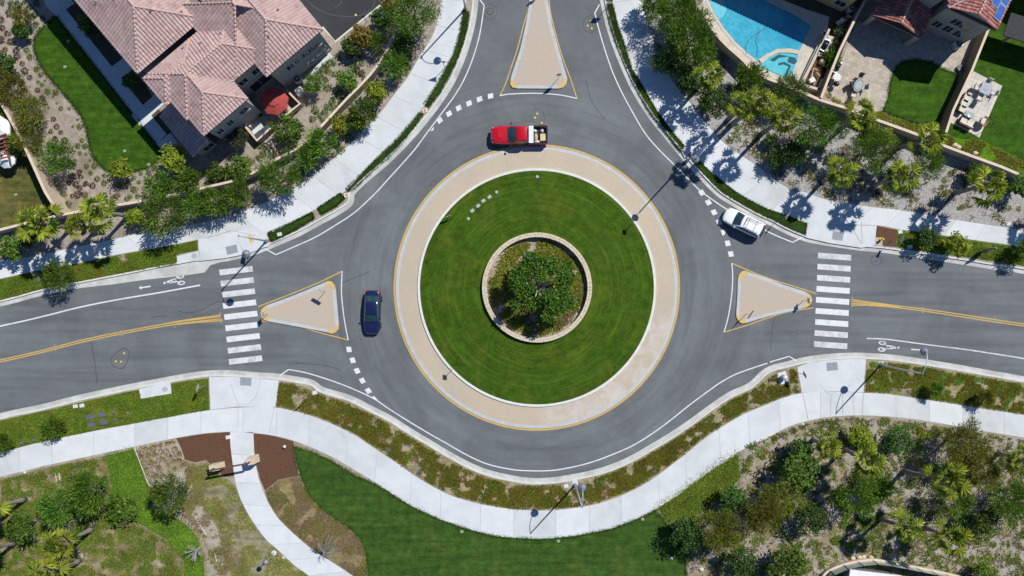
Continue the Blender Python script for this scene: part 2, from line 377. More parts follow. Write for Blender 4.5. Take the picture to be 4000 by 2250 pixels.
tilemat('roof_tile_red', [(0.0, (0.22, 0.075, 0.062)), (0.5, (0.35, 0.14, 0.11)), (1.0, (0.42, 0.2, 0.16))])
mat('roof_cap', (0.48, 0.32, 0.29), (0.54, 0.38, 0.335), 3)
mat('flashing', (0.6, 0.62, 0.65), None, 3, metal=0.3, rough=0.4); mat('shingle', (0.032, 0.033, 0.037), (0.05, 0.05, 0.055), 6, bump=0.6)
mat('glass', (0.012, 0.02, 0.024), (0.02, 0.03, 0.034), 1, rough=0.06, spec=0.6); mat('frame_white', (0.55, 0.54, 0.5), None, 3)
brickmat('paver', (0.46, 0.4, 0.32), (0.34, 0.3, 0.25), (0.28, 0.24, 0.19), 1.0, 0.5, 0.34, rot=R(25), msize=0.012)
brickmat('tile_paving', (0.56, 0.53, 0.46), (0.5, 0.475, 0.42), (0.36, 0.34, 0.3), 1.0, 0.46, 0.46, rot=R(25), msize=0.02, boff=0.0)
brickmat('deck', (0.56, 0.53, 0.46), (0.48, 0.445, 0.385), (0.4, 0.36, 0.3), 1.0, 1.3, 0.14, rot=R(-65), msize=0.01)
brickmat('planter_stone', (0.52, 0.45, 0.33), (0.36, 0.3, 0.22), (0.46, 0.4, 0.31), 1.0, 0.42, 0.3, msize=0.02)
mat('coping', (0.48, 0.43, 0.36), (0.55, 0.5, 0.43), 3)
mat('pool_water', (0.04, 0.32, 0.47), (0.075, 0.42, 0.56), 2.5, rough=0.08, spec=0.5, c3=(0.03, 0.27, 0.43), scale3=0.12)  # fine lighter mottling paints caustic light into the water; broad deeper tone for depth
mat('court_mark', (0.075, 0.078, 0.085), None, 3); mat('spa_water', (0.08, 0.42, 0.5), (0.12, 0.5, 0.58), 2, rough=0.08, spec=0.5)
mat('pool_line', (0.025, 0.09, 0.13), None, 3); mat('pool_step', (0.13, 0.5, 0.62), None, 3, rough=0.2)
mat('steel_grey', (0.3, 0.32, 0.35), None, 3, rough=0.45, metal=0.4); mat('steel_light', (0.55, 0.57, 0.6), None, 3, rough=0.4, metal=0.3)
mat('lamp_shade', (0.2, 0.22, 0.26), (0.25, 0.27, 0.31), 3, rough=0.4, metal=0.3, coord='obj'); mat('lamp_lens', (0.7, 0.7, 0.66), None, 3)
mat('sign_white', (0.75, 0.75, 0.75), None, 3, rough=0.4); mat('sign_black', (0.02, 0.02, 0.02), None, 3, rough=0.5); mat('sign_yellow', (0.85, 0.5, 0.012), None, 3, rough=0.4)
mat('sign_red', (0.6, 0.03, 0.03), None, 3, rough=0.4); mat('sign_blue', (0.05, 0.12, 0.4), None, 3); mat('sign_back', (0.42, 0.43, 0.44), None, 3, rough=0.4, metal=0.5)
mat('board_dark', (0.035, 0.03, 0.03), (0.05, 0.042, 0.042), 3)
mat('bark', (0.2, 0.17, 0.14), (0.3, 0.26, 0.22), 6, bump=0.8, coord='obj'); mat('pale_bark', (0.42, 0.38, 0.34), (0.5, 0.47, 0.43), 4, bump=0.5, coord='obj')
mat('palm_bark', (0.2, 0.17, 0.15), (0.3, 0.265, 0.235), 5, bump=0.8, coord='obj'); mat('dead_frond', (0.26, 0.2, 0.11), (0.16, 0.12, 0.065), 5, coord='obj')
mat('grey_twig', (0.36, 0.33, 0.33), (0.45, 0.42, 0.42), 5, coord='obj')
mat('car_red', (0.5, 0.003, 0.014), (0.46, 0.003, 0.012), 2, rough=0.28, coat=0.8, spec=0.5, coord='obj'); mat('car_navy', (0.008, 0.012, 0.055), (0.01, 0.014, 0.062), 2, rough=0.25, coat=0.8, spec=0.5, coord='obj')
mat('car_white', (0.78, 0.78, 0.78), (0.75, 0.75, 0.75), 2, rough=0.25, coat=0.6, coord='obj'); mat('car_glass', (0.012, 0.035, 0.04), (0.03, 0.07, 0.075), 1.5, rough=0.05, spec=0.7, coord='obj')
mat('tyre', (0.015, 0.015, 0.015), None, 5, coord='obj'); mat('rim', (0.5, 0.5, 0.52), None, 5, metal=0.7, rough=0.3, coord='obj'); mat('trim_black', (0.02, 0.02, 0.022), None, 4, rough=0.5)
mat('chrome', (0.55, 0.58, 0.7), None, 3, metal=0.9, rough=0.2); mat('head_lamp', (0.6, 0.62, 0.65), None, 3, rough=0.15); mat('tail_lamp', (0.55, 0.01, 0.02), None, 3, rough=0.2)
mat('tool_box', (0.7, 0.74, 0.76), (0.6, 0.65, 0.68), 4, rough=0.4, metal=0.3); mat('cardboard', (0.62, 0.5, 0.3), (0.56, 0.44, 0.26), 3); mat('bag_white', (0.7, 0.69, 0.68), (0.5, 0.49, 0.5), 6); mat('bag_tan', (0.4, 0.32, 0.2), (0.5, 0.42, 0.3), 6); mat('bag_blue', (0.36, 0.37, 0.6), (0.55, 0.56, 0.7), 6)
mat('umbrella_red', (0.36, 0.06, 0.055), (0.32, 0.052, 0.048), 2); mat('canvas_white', (0.74, 0.74, 0.74), None, 2); mat('cushion', (0.62, 0.58, 0.5), (0.56, 0.52, 0.45), 3)
mat('grill_black', (0.015, 0.015, 0.03), None, 3, rough=0.25); mat('table_grey', (0.24, 0.285, 0.3), (0.28, 0.325, 0.34), 4, rough=0.4); mat('table_blue', (0.3, 0.34, 0.43), None, 4, rough=0.4)
mat('furniture_dark', (0.03, 0.028, 0.03), (0.045, 0.042, 0.042), 4); mat('wicker', (0.2, 0.12, 0.06), (0.26, 0.165, 0.09), 8); mat('pergola_wood', (0.2, 0.06, 0.045), (0.25, 0.085, 0.065), 4)
mat('pipe_cream', (0.62, 0.55, 0.36), None, 4); mat('sofa_blue', (0.045, 0.055, 0.075), (0.06, 0.07, 0.09), 5); mat('stone_gate', (0.46, 0.38, 0.27), (0.58, 0.5, 0.37), 4, bump=0.7, bscale=5); mat('stone_light', (0.6, 0.52, 0.38), (0.5, 0.42, 0.3), 4, bump=0.6)
mat('rusty', (0.09, 0.055, 0.045), (0.12, 0.07, 0.055), 4); mat('hydrant_yellow', (0.75, 0.6, 0.03), None, 4); mat('rust_red', (0.55, 0.13, 0.06), None, 4)
brickmat('solar_cell', (0.03, 0.085, 0.3), (0.035, 0.1, 0.34), (0.1, 0.2, 0.5), 1.0, 0.16, 0.16, rough=0.2, rot=R(-25), msize=0.012)
mat('pot_blue', (0.03, 0.08, 0.2), None, 3); mat('pvc', (0.72, 0.72, 0.7), None, 3); mat('glass_panel', (0.3, 0.36, 0.34), (0.35, 0.41, 0.38), 2, rough=0.1)
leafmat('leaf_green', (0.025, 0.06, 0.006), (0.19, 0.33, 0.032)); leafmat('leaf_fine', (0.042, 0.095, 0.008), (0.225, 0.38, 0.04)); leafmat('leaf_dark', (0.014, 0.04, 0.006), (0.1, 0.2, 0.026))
leafmat('leaf_lime', (0.09, 0.14, 0.008), (0.38, 0.45, 0.03)); leafmat('leaf_olive', (0.07, 0.09, 0.01), (0.33, 0.35, 0.045)); leafmat('leaf_grey', (0.06, 0.075, 0.045), (0.19, 0.22, 0.125))
leafmat('leaf_amber', (0.1, 0.085, 0.012), (0.34, 0.26, 0.04)); leafmat('leaf_rust', (0.055, 0.035, 0.02), (0.17, 0.105, 0.06)); leafmat('leaf_fig', (0.018, 0.06, 0.006), (0.15, 0.31, 0.03), 0.35)
leafmat('palm_leaf', (0.04, 0.085, 0.008), (0.42, 0.46, 0.05), 0.4, 0.3); leafmat('aloe', (0.2, 0.13, 0.03), (0.42, 0.32, 0.09)); leafmat('cover_leaf', (0.085, 0.1, 0.008), (0.33, 0.33, 0.03), 0.6); leafmat('cover_rust', (0.14, 0.085, 0.02), (0.36, 0.22, 0.055), 0.6)
leafmat('cover_green', (0.06, 0.11, 0.008), (0.22, 0.34, 0.03), 0.6); leafmat('bed_leaf', (0.1, 0.12, 0.01), (0.4, 0.41, 0.06), 0.5); leafmat('straw', (0.17, 0.13, 0.065), (0.36, 0.28, 0.16), 0.7); leafmat('grass_tuft', (0.025, 0.065, 0.006), (0.085, 0.18, 0.02), 0.6, 0.3)
# ---------------------------------------------------------------- ground, road and land
ZL = 0.13
g = MB(); g.poly([(-900, -900, -0.3), (900, -900, -0.3), (900, 900, -0.3), (-900, 900, -0.3)])
st('ground', g, 'soil', 'wide dry earth lying round and under the whole junction')
g = MB(); g.poly([(-140, -70, 0), (140, -70, 0), (140, 80, 0), (-140, 80, 0)])
st('road', g, 'asphalt', 'grey asphalt of the roundabout and its three approach roads', 'road')
KNW = cr(W('e -1900,1290 -800,1025 0,832 300,752 500,708 700,670 1000,612 1300,550 1500,518 1700,492 n 976,983 1027,966 1160,909 f 480,215 600,150 700,80 b 720,1449 830,1340 960,1230 1085,1110 1200,985 1310,850 1400,725 1480,590 1545,440 1592,300 1628,150 1646,0 1660,-220 1670,-700 1672,-1400'))
KNE = cr(W('c 640,-1400 645,-700 670,-200 697,0 730,150 775,300 832,450 897,600 978,750 1065,880 1160,1000 1260,1120 1350,1230 1450,1340 1560,1449 g 1650,60 1760,124 1880,188 h 30,224 150,287 300,345 460,375 700,410 900,430 1200,475 1500,520 1700,552 1932,585 2500,690 3600,890'))
KS = cr(W('e -1900,2050 i -900,495 0,255 300,190 600,115 900,50 1100,10 e 1400,1403 1580,1380 1750,1378 1932,1393 f 150,1402 300,1425 420,1450 j 500,55 700,115 850,190 1000,265 1150,360 1300,450 1450,540 1600,620 1750,680 1932,722 k 150,742 300,738 450,715 600,685 750,640 900,575 1050,490 1200,400 1350,300 1500,190 1650,90 1800,20 h 0,1355 150,1310 300,1275 450,1255 640,1245 800,1250 950,1262 1150,1290 1400,1330 1650,1375 1932,1425 2500,1540 3600,1760'))
KBW = 0.17
def up(pts, z): return [Vector((p.x, p.y, z)) for p in pts]
def ribbon(name, c, d0, d1, z, m, label, cat='kerb', z0=None):
    g = MB(); a, b = up(offset(c, d0), z), up(offset(c, d1), z); g.strip(a, b)
    if z0 is not None:
        n = len(a)
        for q in (a, b): g.strip(q, up(q, z0))
    return st(name, g, m, label, cat)
land = []
for nm, K, sd, far, lab in (('verge', KNW, 1, [(-140, 80)], 'raised land of the house corner left of the top road'),
                       ('verge', KNE, 1, [(140, 80)], 'raised land of the pool and patio houses right of the top road'),
                       ('verge', KS, -1, [(140, -70), (-140, -70)], 'raised land of the park side below the roundabout')):
    d = sd * KBW
    inner = offset(K, d)
    g = MB(); g.prism([(p.x, p.y) for p in inner] + far, -0.29, ZL)
    st(nm, g, 'soil' if sd > 0 else 'pale_soil', lab)
    ribbon('kerb', K, 0, d, 0.152, 'kerb', 'pale concrete kerb along ' + lab.replace('raised land of ', ''), z0=-0.02)
    ribbon('gutter', K, -sd * 0.47, -0.0, 0.012, 'gutter', 'pale concrete gutter beside the kerb of ' + lab.replace('raised land of ', ''))
# widened concrete apron in the upper left gutter
g = MB(); g.poly(up(W('e 300,757 500,714 700,676 1000,618 1300,556 1500,525 1700,500 1850,470 1720,515 1590,551 1545,607 1450,622 1300,641 1100,662 850,697 700,714 420,748'), 0.016))
st('gutter', g, 'gutter', 'widened pale concrete gutter apron beside the upper left bike lane', 'kerb')
def sheet(name, pts, z, m, label, cat='ground', kind='structure', thick=None):
    g = MB()
    if thick: g.prism([(p.x, p.y) for p in pts], z - thick, z)
    else: g.poly(up(pts, z))
    return st(name, g, m, label, cat, kind)
ZB, ZLAWN, ZW = 0.137, 0.144, 0.151
# sidewalks between two edge curves, with score joints
def walk(name, A, B, n, label, z=ZW, m='concrete', jit=True, seed=1):
    a = up(resample(cr(A), 160), z); b = up(resample(cr(B), 160), z)
    g = MB(); r = random.Random(seed); cut = [0] + [int((k + r.uniform(-.06, .06)) / n * 159) for k in range(1, n)] + [159]
    for i, j in zip(cut, cut[1:]): g.strip(a[i:j + 1], b[i:j + 1], r.choice((0, 0, 2, 3)))
    if n:
        for j in cut[1:-1]:
            p, q = a[j], b[j]; t = (a[min(j + 1, 159)] - a[j - 1]).normalized() * 0.022
            dz = Vector((0, 0, 0.004))
            g.add([p - t + dz, p + t + dz, q + t + dz, q - t + dz], [(0, 1, 2, 3)] if t.cross(q - p).z > 0 else [(3, 2, 1, 0)], 1)
    return st(name, g, [m, 'joint', 'concrete_b', 'concrete_c'], label, 'pavement')
walk('sidewalk', W('b 1420,-420 1412,-60 1400,20 1380,130 1330,280 1240,420 1150,580 1050,710 950,840 830,970 700,1100 560,1220 430,1320 265,1440 f 0,108 e 1700,190 1450,245 1200,290 1000,325 800,370 600,412 400,455 130,505 0,524 -900,690'),
     W('b 1625,-420 1600,-60 1590,0 1562,110 1540,250 1500,380 1450,490 1390,600 1320,720 1250,830 1180,920 1060,1060 930,1180 800,1310 680,1440 f 470,120 280,225 90,310 e 1700,318 1495,360 1300,400 1100,435 830,485 560,545 300,590 0,655 -900,840'), 26,
     'pale concrete sidewalk curving past the house on the upper left', seed=2)
walk('sidewalk', W('c 950,-420 962,-60 975,0 1000,110 1050,270 1100,420 1180,560 1260,680 1350,790 1450,920 1530,1010 1620,1100 1750,1190 1870,1270 d 0,1325 190,1445 h 270,0 420,55 600,90 830,120 1000,140 1200,175 1400,210 1600,240 1800,270 1932,295 2900,470'),
     W('c 735,-420 750,-60 757,30 790,170 850,350 900,510 960,610 1030,730 1100,850 1190,970 1290,1090 1400,1200 1500,1300 1600,1380 1690,1449 g 1790,60 1932,130 h 150,180 292,235 550,250 818,252 1000,285 1200,310 1400,340 1600,370 1932,415 2900,590'), 24,
     'pale concrete sidewalk under palm shadows on the upper right', seed=3)
SI = W('i -900,720 0,515 300,440 680,360 1000,300 1300,245 1590,195 1932,170 j 145,175 300,205 450,250 600,310 750,385 900,485 1050,585 1200,690 1350,780 1500,850 1700,905 1932,940 k 230,952 460,935 650,900 800,850 950,780 1080,700 1200,610 1330,510 1450,410 1600,310 1750,225 1932,150 l 120,100 250,68 500,55 718,65 900,75 1100,105 1400,150 1700,200 1932,235 2900,420')
SO = W('i -900,900 0,700 300,625 600,560 1000,475 1330,405 1550,370 1740,358 j 0,370 150,390 300,430 450,490 600,560 750,650 900,740 1050,840 1200,930 1400,1020 1600,1090 1800,1140 1932,1155 k 230,1165 480,1140 750,1085 950,1010 1100,930 1250,830 1450,680 1600,580 1750,485 1932,400 l 150,320 300,275 450,248 650,235 900,243 1100,265 1300,295 1600,350 1932,405 2900,590')
walk('sidewalk', SI, SO, 36, 'long pale concrete sidewalk sweeping round the bottom of the roundabout', seed=4)
# ramps of the crossings
for s, lab in (('e 1498,358 1700,316 1932,262 f 90,309 n 1052,962 1030,968 976,990 e 1700,500 1505,522', 'concrete crossing ramp at the upper left lamp'),
               ('h 292,237 550,253 816,254 800,400 700,422 460,386 282,345', 'concrete crossing ramp below the palm shadows on the right'),
               ('i 1592,192 e 1583,1394 1750,1391 1932,1406 f 175,1420 j 163,100 147,172 i 1800,168', 'concrete crossing ramp below the left crosswalk'),
               ('l 252,66 h 217,1322 300,1288 450,1268 640,1258 735,1260 l 716,62 500,52', 'concrete crossing ramp below the right crosswalk')):
    sheet('ramp', W(s), ZW + 0.003, 'concrete', lab, 'pavement')
def lines(name, segs, wd_, z, m, label, cat='marking'):
    g = MB()
    for i, s in enumerate(segs):
        p = W(s) if isinstance(s, str) else s; zz = z + 0.0012 * i
        g.strip(up(offset(p, -wd_ / 2), zz), up(offset(p, wd_ / 2), zz))
    return st(name, g, m, label, cat)
lines('score_line', ['i 1745,0 1800,150 1800,330', 'f 40,1410 i 1932,100 1880,150', 'i 1800,150 1880,150', 'l 385,0 455,80', 'l 620,0 560,60', 'l 470,70 470,230', 'l 560,70 560,230', 'l 718,65 705,235', 'l 258,68 300,270', 'j 140,175 105,365', 'e 1500,362 1515,512', 'h 700,220 708,392', 'h 620,255 700,390', 'e 1932,330 1750,290 1560,350'], 0.05, ZW + 0.008, 'joint', 'faint score lines in the crossing ramps')
for s, lab in (('e 1705,415 1788,396 1800,455 1720,475', 'grey tactile square at the upper left crossing ramp'), ('h 487,295 568,306 556,368 478,357', 'dark blue grey tactile square in the palm shadow on the right'),
               ('e 1817,1397 1903,1400 i 1898,12 1817,8', 'grey tactile square below the left crosswalk'), ('h 437,1288 517,1282 523,1342 441,1350', 'grey tactile square below the right crosswalk')):
    o = sheet('tactile_paving', W(s), ZW + 0.018, 'tactile', lab, 'tactile paving', None, 0.02)
# park path through the gate
walk('path', W('i 1741,360 1742,450 1760,600 1790,780 1850,930 1932,1065 j 80,1170 180,1260 300,1370 410,1449 700,1680'), W('i 1915,362 1921,500 j 0,600 30,730 90,880 170,1010 280,1120 420,1240 560,1330 740,1449 1000,1640'), 9, 'pale concrete garden path running down through the stone gate', m='concrete')
# planting strips and beds
STRIPS = {}
def bed(name, s, z, m, label, cat='planting bed', key=None, smooth=None):
    p = W(s)
    if smooth: p = cr(p, smooth, True)
    if key: STRIPS[key] = p
    return sheet(name, p, z, m, label, cat)
bed('verge_strip', 'b 1565,85 1607,95 1590,230 1560,340 1510,470 1450,590 1380,710 1300,815 1268,785 1340,680 1420,540 1490,410 1535,260', ZLAWN, 'strip_lawn', 'narrow mown strip beside the upper left sidewalk', 'grass strip', 'nw1')
bed('verge_strip', 'b 1262,865 1235,850 1180,915 1060,1055 930,1180 800,1310 680,1425 700,1449 770,1400 880,1290 1010,1180 1120,1060 1200,950', ZLAWN, 'strip_lawn', 'narrow mown strip between two valve covers on the upper left', 'grass strip', 'nw2')
bed('verge_strip', 'f 470,125 640,12 668,50 600,110 495,168', ZLAWN, 'strip_lawn', 'short mown strip between two valve covers on the upper left', 'grass strip', 'nw3')
bed('verge_strip', 'f 92,312 280,228 425,155 440,200 280,296 120,375', ZLAWN, 'strip_lawn', 'short mown strip holding a white lid beside the upper left ramp', 'grass strip', 'nw4')
bed('verge_strip', 'e 1493,364 1500,440 1340,470 1340,545 1200,570 1000,602 700,660 500,698 300,742 0,820 -900,1040 -900,845 0,660 300,594 560,549 830,489 1100,439 1300,404', ZLAWN, 'ice_plant', 'mottled ground cover strip beside the upper left bike lane', 'planting strip', 'nw5')
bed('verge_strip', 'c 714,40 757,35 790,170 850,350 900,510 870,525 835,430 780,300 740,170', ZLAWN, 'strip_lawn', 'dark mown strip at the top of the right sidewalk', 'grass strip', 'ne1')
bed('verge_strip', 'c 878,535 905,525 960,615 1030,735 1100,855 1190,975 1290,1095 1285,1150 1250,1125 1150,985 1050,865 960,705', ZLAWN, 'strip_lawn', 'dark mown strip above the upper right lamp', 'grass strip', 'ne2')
def kseg(K, d, a, b):
    o = offset(K, d); a, b = W1(a), W1(b); i = min(range(len(o)), key=lambda k: (o[k] - a).length); j = min(range(len(o)), key=lambda k: (o[k] - b).length)
    return o[i:j + 1] if i <= j else o[j:i + 1][::-1]
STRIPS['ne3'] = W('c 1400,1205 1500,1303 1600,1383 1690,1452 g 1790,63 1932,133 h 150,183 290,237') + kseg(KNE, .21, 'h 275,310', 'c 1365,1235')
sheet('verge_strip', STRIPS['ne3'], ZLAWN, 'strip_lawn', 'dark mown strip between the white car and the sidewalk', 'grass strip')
bed('verge_strip', 'h 965,288 1000,290 1200,314 1400,344 1600,374 1932,419 2900,594 2900,740 1932,560 1500,495 1100,440 960,415', ZLAWN, 'ice_plant', 'mottled ground cover strip at the right beside the yellow hydrant', 'planting strip', 'ne4')
bed('mulch_bed', 'h 818,256 965,286 960,416 800,398', ZLAWN, 'brown_mulch', 'small brown mulch bed behind the yellow hydrant', 'mulch bed')
bed('verge_strip', 'i -900,730 0,518 300,444 680,364 1000,304 1300,249 1585,197 1578,0 e 1578,1405 1400,1425 i 1100,32 900,72 600,140 300,210 0,275 -900,515', ZLAWN, 'ice_plant', 'mottled ground cover strip on the lower left with dark pads', 'planting strip', 's1')
bed('verge_strip', 'j 170,0 f 175,1427 300,1442 j 480,68 700,135 850,210 1000,285 1150,380 1300,470 1450,560 1600,640 1750,700 1932,740 k 0,752 150,760 380,748 390,790 450,785 470,740 600,703 750,658 900,592 1050,508 1200,418 1350,318 1500,208 1650,108 1800,38 h 70,1345 215,1325 235,1449 l 248,66 120,98 0,142 k 1750,222 1600,306 1450,406 1330,506 1200,606 1080,696 950,776 800,846 650,896 460,931 230,948 0,948 j 1700,901 1500,846 1350,776 1200,686 1050,581 900,481 750,381 600,306 450,246 300,201 150,172', ZLAWN, 'strip_soil', 'long mottled ground cover strip round the bottom of the roundabout', 'planting strip', 's2')
bed('verge_strip', 'h 738,1272 950,1282 1150,1308 1400,1350 1650,1396 1932,1445 2900,1630 l 2900,415 1932,231 1700,196 1400,146 1100,101 900,71 722,60', ZLAWN, 'strip_soil', 'patchy ground cover strip with dead spots on the lower right', 'planting strip', 's3')
# lawns and planted ground of the park side
bed('lawn', 'j 290,470 420,510 560,572 700,655 770,700 840,725 930,770 1050,845 1200,935 1400,1025 1600,1095 1800,1145 1932,1160 k 230,1170 480,1145 750,1090 950,1015 1075,952 1130,1010 1190,1080 1250,1150 1300,1240 1315,1449 1330,1900 j 850,1900 850,1449 840,1340 825,1240 780,1150 700,1080 600,1010 490,930 400,830 340,700 305,580', ZLAWN, 'park_lawn', 'large dark green park lawn below the bottom sidewalk', 'lawn', 'park')
bed('mulch_bed', 'i 1335,408 1550,373 1738,361 1745,480 1765,600 1790,690 1700,700 1650,660 1560,570 1480,590 1400,570 1370,480', ZB, 'brown_mulch', 'reddish brown mulch bed left of the garden path', 'mulch bed')
bed('mulch_bed', 'i 1917,362 j 150,393 285,430 295,560 325,690 240,705 170,720 110,770 70,800 35,720 5,600 -10,500', ZB, 'brown_mulch', 'reddish brown mulch bed right of the garden path', 'mulch bed')
bed('ground_cover', 'j 70,800 110,770 170,720 325,690 400,830 490,930 600,1010 700,1080 780,1150 825,1240 840,1340 850,1449 850,1900 1000,1900 740,1449 560,1330 420,1240 280,1120 170,1010 90,880', ZB, 'dry_cover', 'patchy dry ground cover between the garden path and the lawn', 'ground cover', 'dry1')
bed('ground_cover', 'i 1400,575 1480,592 1560,572 1650,662 1700,702 1780,760 1850,930 1932,1065 j 80,1170 180,1260 300,1370 410,1449 700,1680 i 1700,1900 1740,1449 1720,1250 1640,1080 1500,880 1440,720', ZB, 'pale_scrub', 'pale yellowish ground cover left of the garden path', 'ground cover', 'dry2')
bed('ground_cover', 'i 0,720 300,640 600,575 800,540 820,650 850,800 830,950 850,1010 1050,1060 1250,1160 1380,1290 1400,1449 1400,1900 -900,1900 -900,950', ZB, 'scrub', 'weedy bare ground under the trees on the lower left', 'ground cover', 'sw')
bed('ground_cover', 'i 800,540 1010,487 1060,600 1110,740 1150,800 1130,940 1280,980 1400,1050 1470,1120 1510,1200 1510,1260 1540,1300 1545,1449 1560,1800 1420,1800 1390,1330 1250,1160 1050,1050 850,1000 815,900 850,780 825,650', ZLAWN, 'bright_cover', 'bright green ground cover band between the round trees on the lower left', 'ground cover', 'bright')
bed('ground_cover', 'k 1100,935 1250,840 1450,690 1600,590 1700,530 1720,700 1640,800 1500,900 1300,1060 1180,1050', ZB, 'bright_cover', 'green ground cover beside the sidewalk left of the olive trees', 'ground cover', 'se1')
bed('mulch_bed', 'c 980,-400 980,0 1005,110 1055,270 1105,420 1185,560 1265,680 1355,790 1455,920 1535,1010 1625,1100 1755,1190 1875,1270 d 5,1325 195,1445 h 275,0 425,55 605,90 835,120 1005,140 1205,175 1405,210 1605,240 1805,270 1940,295 2900,465 d 2900,1760 1932,1380 1580,1240 1320,1150 1095,1060 760,930 585,860 250,740 0,640 c 1880,610 1700,470 1570,340 1500,250 1440,150 1390,50 1370,-400', ZB, 'grey_mulch', 'grey mulched slope under the palms and trees on the right', 'mulch bed', 'ne')
bed('mulch_bed', 'l -200,450 0,382 150,324 300,279 450,252 650,239 900,247 1100,269 1300,299 1600,354 1932,409 2900,590 2900,1900 -600,1900 k 1325,1900 1310,1440 1300,1240 1190,1080 1290,1060 1500,900 1720,700', ZB - 0.003, 'tan_mulch', 'grey brown mulched ground under the palms on the lower right', 'mulch bed', 'se')
# upper left house ground
bed('lawn', 'a 350,190 290,250 265,320 270,400 310,490 370,580 450,670 520,750 590,840 640,920 660,1000 675,1080 700,1170 760,1250 840,1300 960,1302 1080,1282 1170,1237 1215,1185 1200,1120 1170,1064 1130,1013 1100,975 1050,911 1000,847 950,783 900,719 850,656 800,592 750,528 700,464 650,400 600,336 550,272 500,208 460,158 432,122', ZLAWN, 'lawn', 'curving mown lawn beside the walk of the upper left house', 'lawn', 'nwlawn', 4)
bed('front_bed', 'a 450,-60 560,0 700,180 1100,640 1300,1000 1290,1040 1120,860 500,90', ZB, 'dark_earth', 'dark planting bed between the walk and the upper left house')
WALKP = [('a 430,120 500,70 1260,1015 1190,1090', 0.0), ('a 330,-20 500,-40 570,28 428,128 355,45', 0.004), ('a 787,553 905,465 985,395 1050,470 985,545 925,585 858,637', 0.004), ('a 997,872 1180,712 1245,785 1062,952', 0.004), ('a 1187,1092 1290,1005 1345,1080 1225,1132', 0.004)]
g = MB()
for s, dz in WALKP: g.prism([(p.x, p.y) for p in W(s)], 0.1, ZW + 0.02 + dz)
st('garden_walk', g, 'concrete', 'straight concrete garden walk with square landings beside the upper left house', 'path')
bed('court', 'b 330,-300 330,0 500,210 603,322 945,45 1020,-60 1100,-300', ZB, 'court_asphalt', 'black asphalt parking court behind the upper left house', 'parking court')
g = MB()
for s in ('b 500,210 603,322 945,45 1020,-60',):
    p = W(s); g.strip(up(offset(p, 0), ZB + 0.006), up(offset(p, 0.17), ZB + 0.006))
st('kerb', g, 'kerb', 'pale concrete edge of the black parking court', 'kerb')
bed('path', 'b 405,545 550,392 582,432 440,562', ZLAWN, 'concrete', 'short concrete strip beside the wall of the upper left house', 'path')
bed('court', 'b -10,760 -80,950 20,1060 240,850 335,790 220,680 120,580 20,640', ZB, 'paver', 'shaded paved courtyard under the red umbrella', 'courtyard')
# yards on the upper right
bed('lawn', 'd -40,-400 700,-400 620,230 560,390 470,640 400,700 260,640 210,600', ZB + .001, 'dark_earth', 'dark planted yard between the pool and the divider wall', 'yard')
bed('patio', 'c 1440,-400 1440,80 1560,280 1700,440 1840,520 1932,585 d 200,650 250,650 420,330 460,130 300,80 0,-40 0,-400', ZLAWN, 'deck', 'pale plank pattern paving round the pool', 'patio')
bed('lawn', 'd 525,135 590,160 560,250 545,270 488,275 455,240', ZLAWN + .004, 'lawn', 'tiny green lawn patch beside the poolside planter', 'lawn')
bed('patio', 'd 740,-400 740,0 600,330 560,440 480,560 455,660 470,735 585,790 700,850 860,840 900,740 915,640 935,560 1000,480 1300,520 1390,555 1450,540 1530,310 1700,-100 1700,-400', ZLAWN, 'paver', 'tan flagstone patio of the solar roofed house', 'patio')
bed('lawn', 'd 962,510 1000,470 1100,450 1230,470 1300,515 1425,562 1405,700 1340,880 1270,925 1120,940 1020,905 862,842 900,740 912,640 935,560', ZLAWN + .005, 'lawn', 'rounded lawn inside the flagstone patio', 'lawn', 'yardlawn')
bed('yard_bed', 'd 425,730 470,735 600,800 700,850 860,845 1020,908 1120,945 1270,930 1330,960 1340,1000 1095,1000 900,930 760,880 585,810', ZB + .001, 'scrub', 'narrow planted bed inside the rear garden wall', 'planting bed', 'yb')
bed('lawn', 'd 1660,232 1540,530 1400,830 1340,1000 1320,1090 1580,1190 1760,1255 1932,1330 2900,1700 2900,-400 1750,-400', ZB + .001, 'lawn', 'lawn behind the rear wall on the far upper right', 'lawn', 'frlawn')
bed('yard_bed', 'd 1345,1010 1450,1050 1600,1060 1740,1120 1932,1220 2400,1420 2400,1530 1932,1330 1760,1255 1580,1190 1330,1095', ZLAWN, 'bright_cover', 'bright weedy bed along the rear wall on the far upper right', 'planting bed', 'fb')
bed('patio', 'd 1545,540 1762,650 1590,1040 1360,920 1420,790 1500,620', ZLAWN + .003, 'tile_paving', 'square tiled terrace with pale garden furniture', 'terrace')
# far left neighbour's yard
bed('lawn', 'e -900,-900 -300,-500 a 0,790 200,1150 e 360,20 440,165 0,275 -900,500', ZB, 'dry_lawn', 'brownish lawn behind the slanting wall on the left', 'lawn')
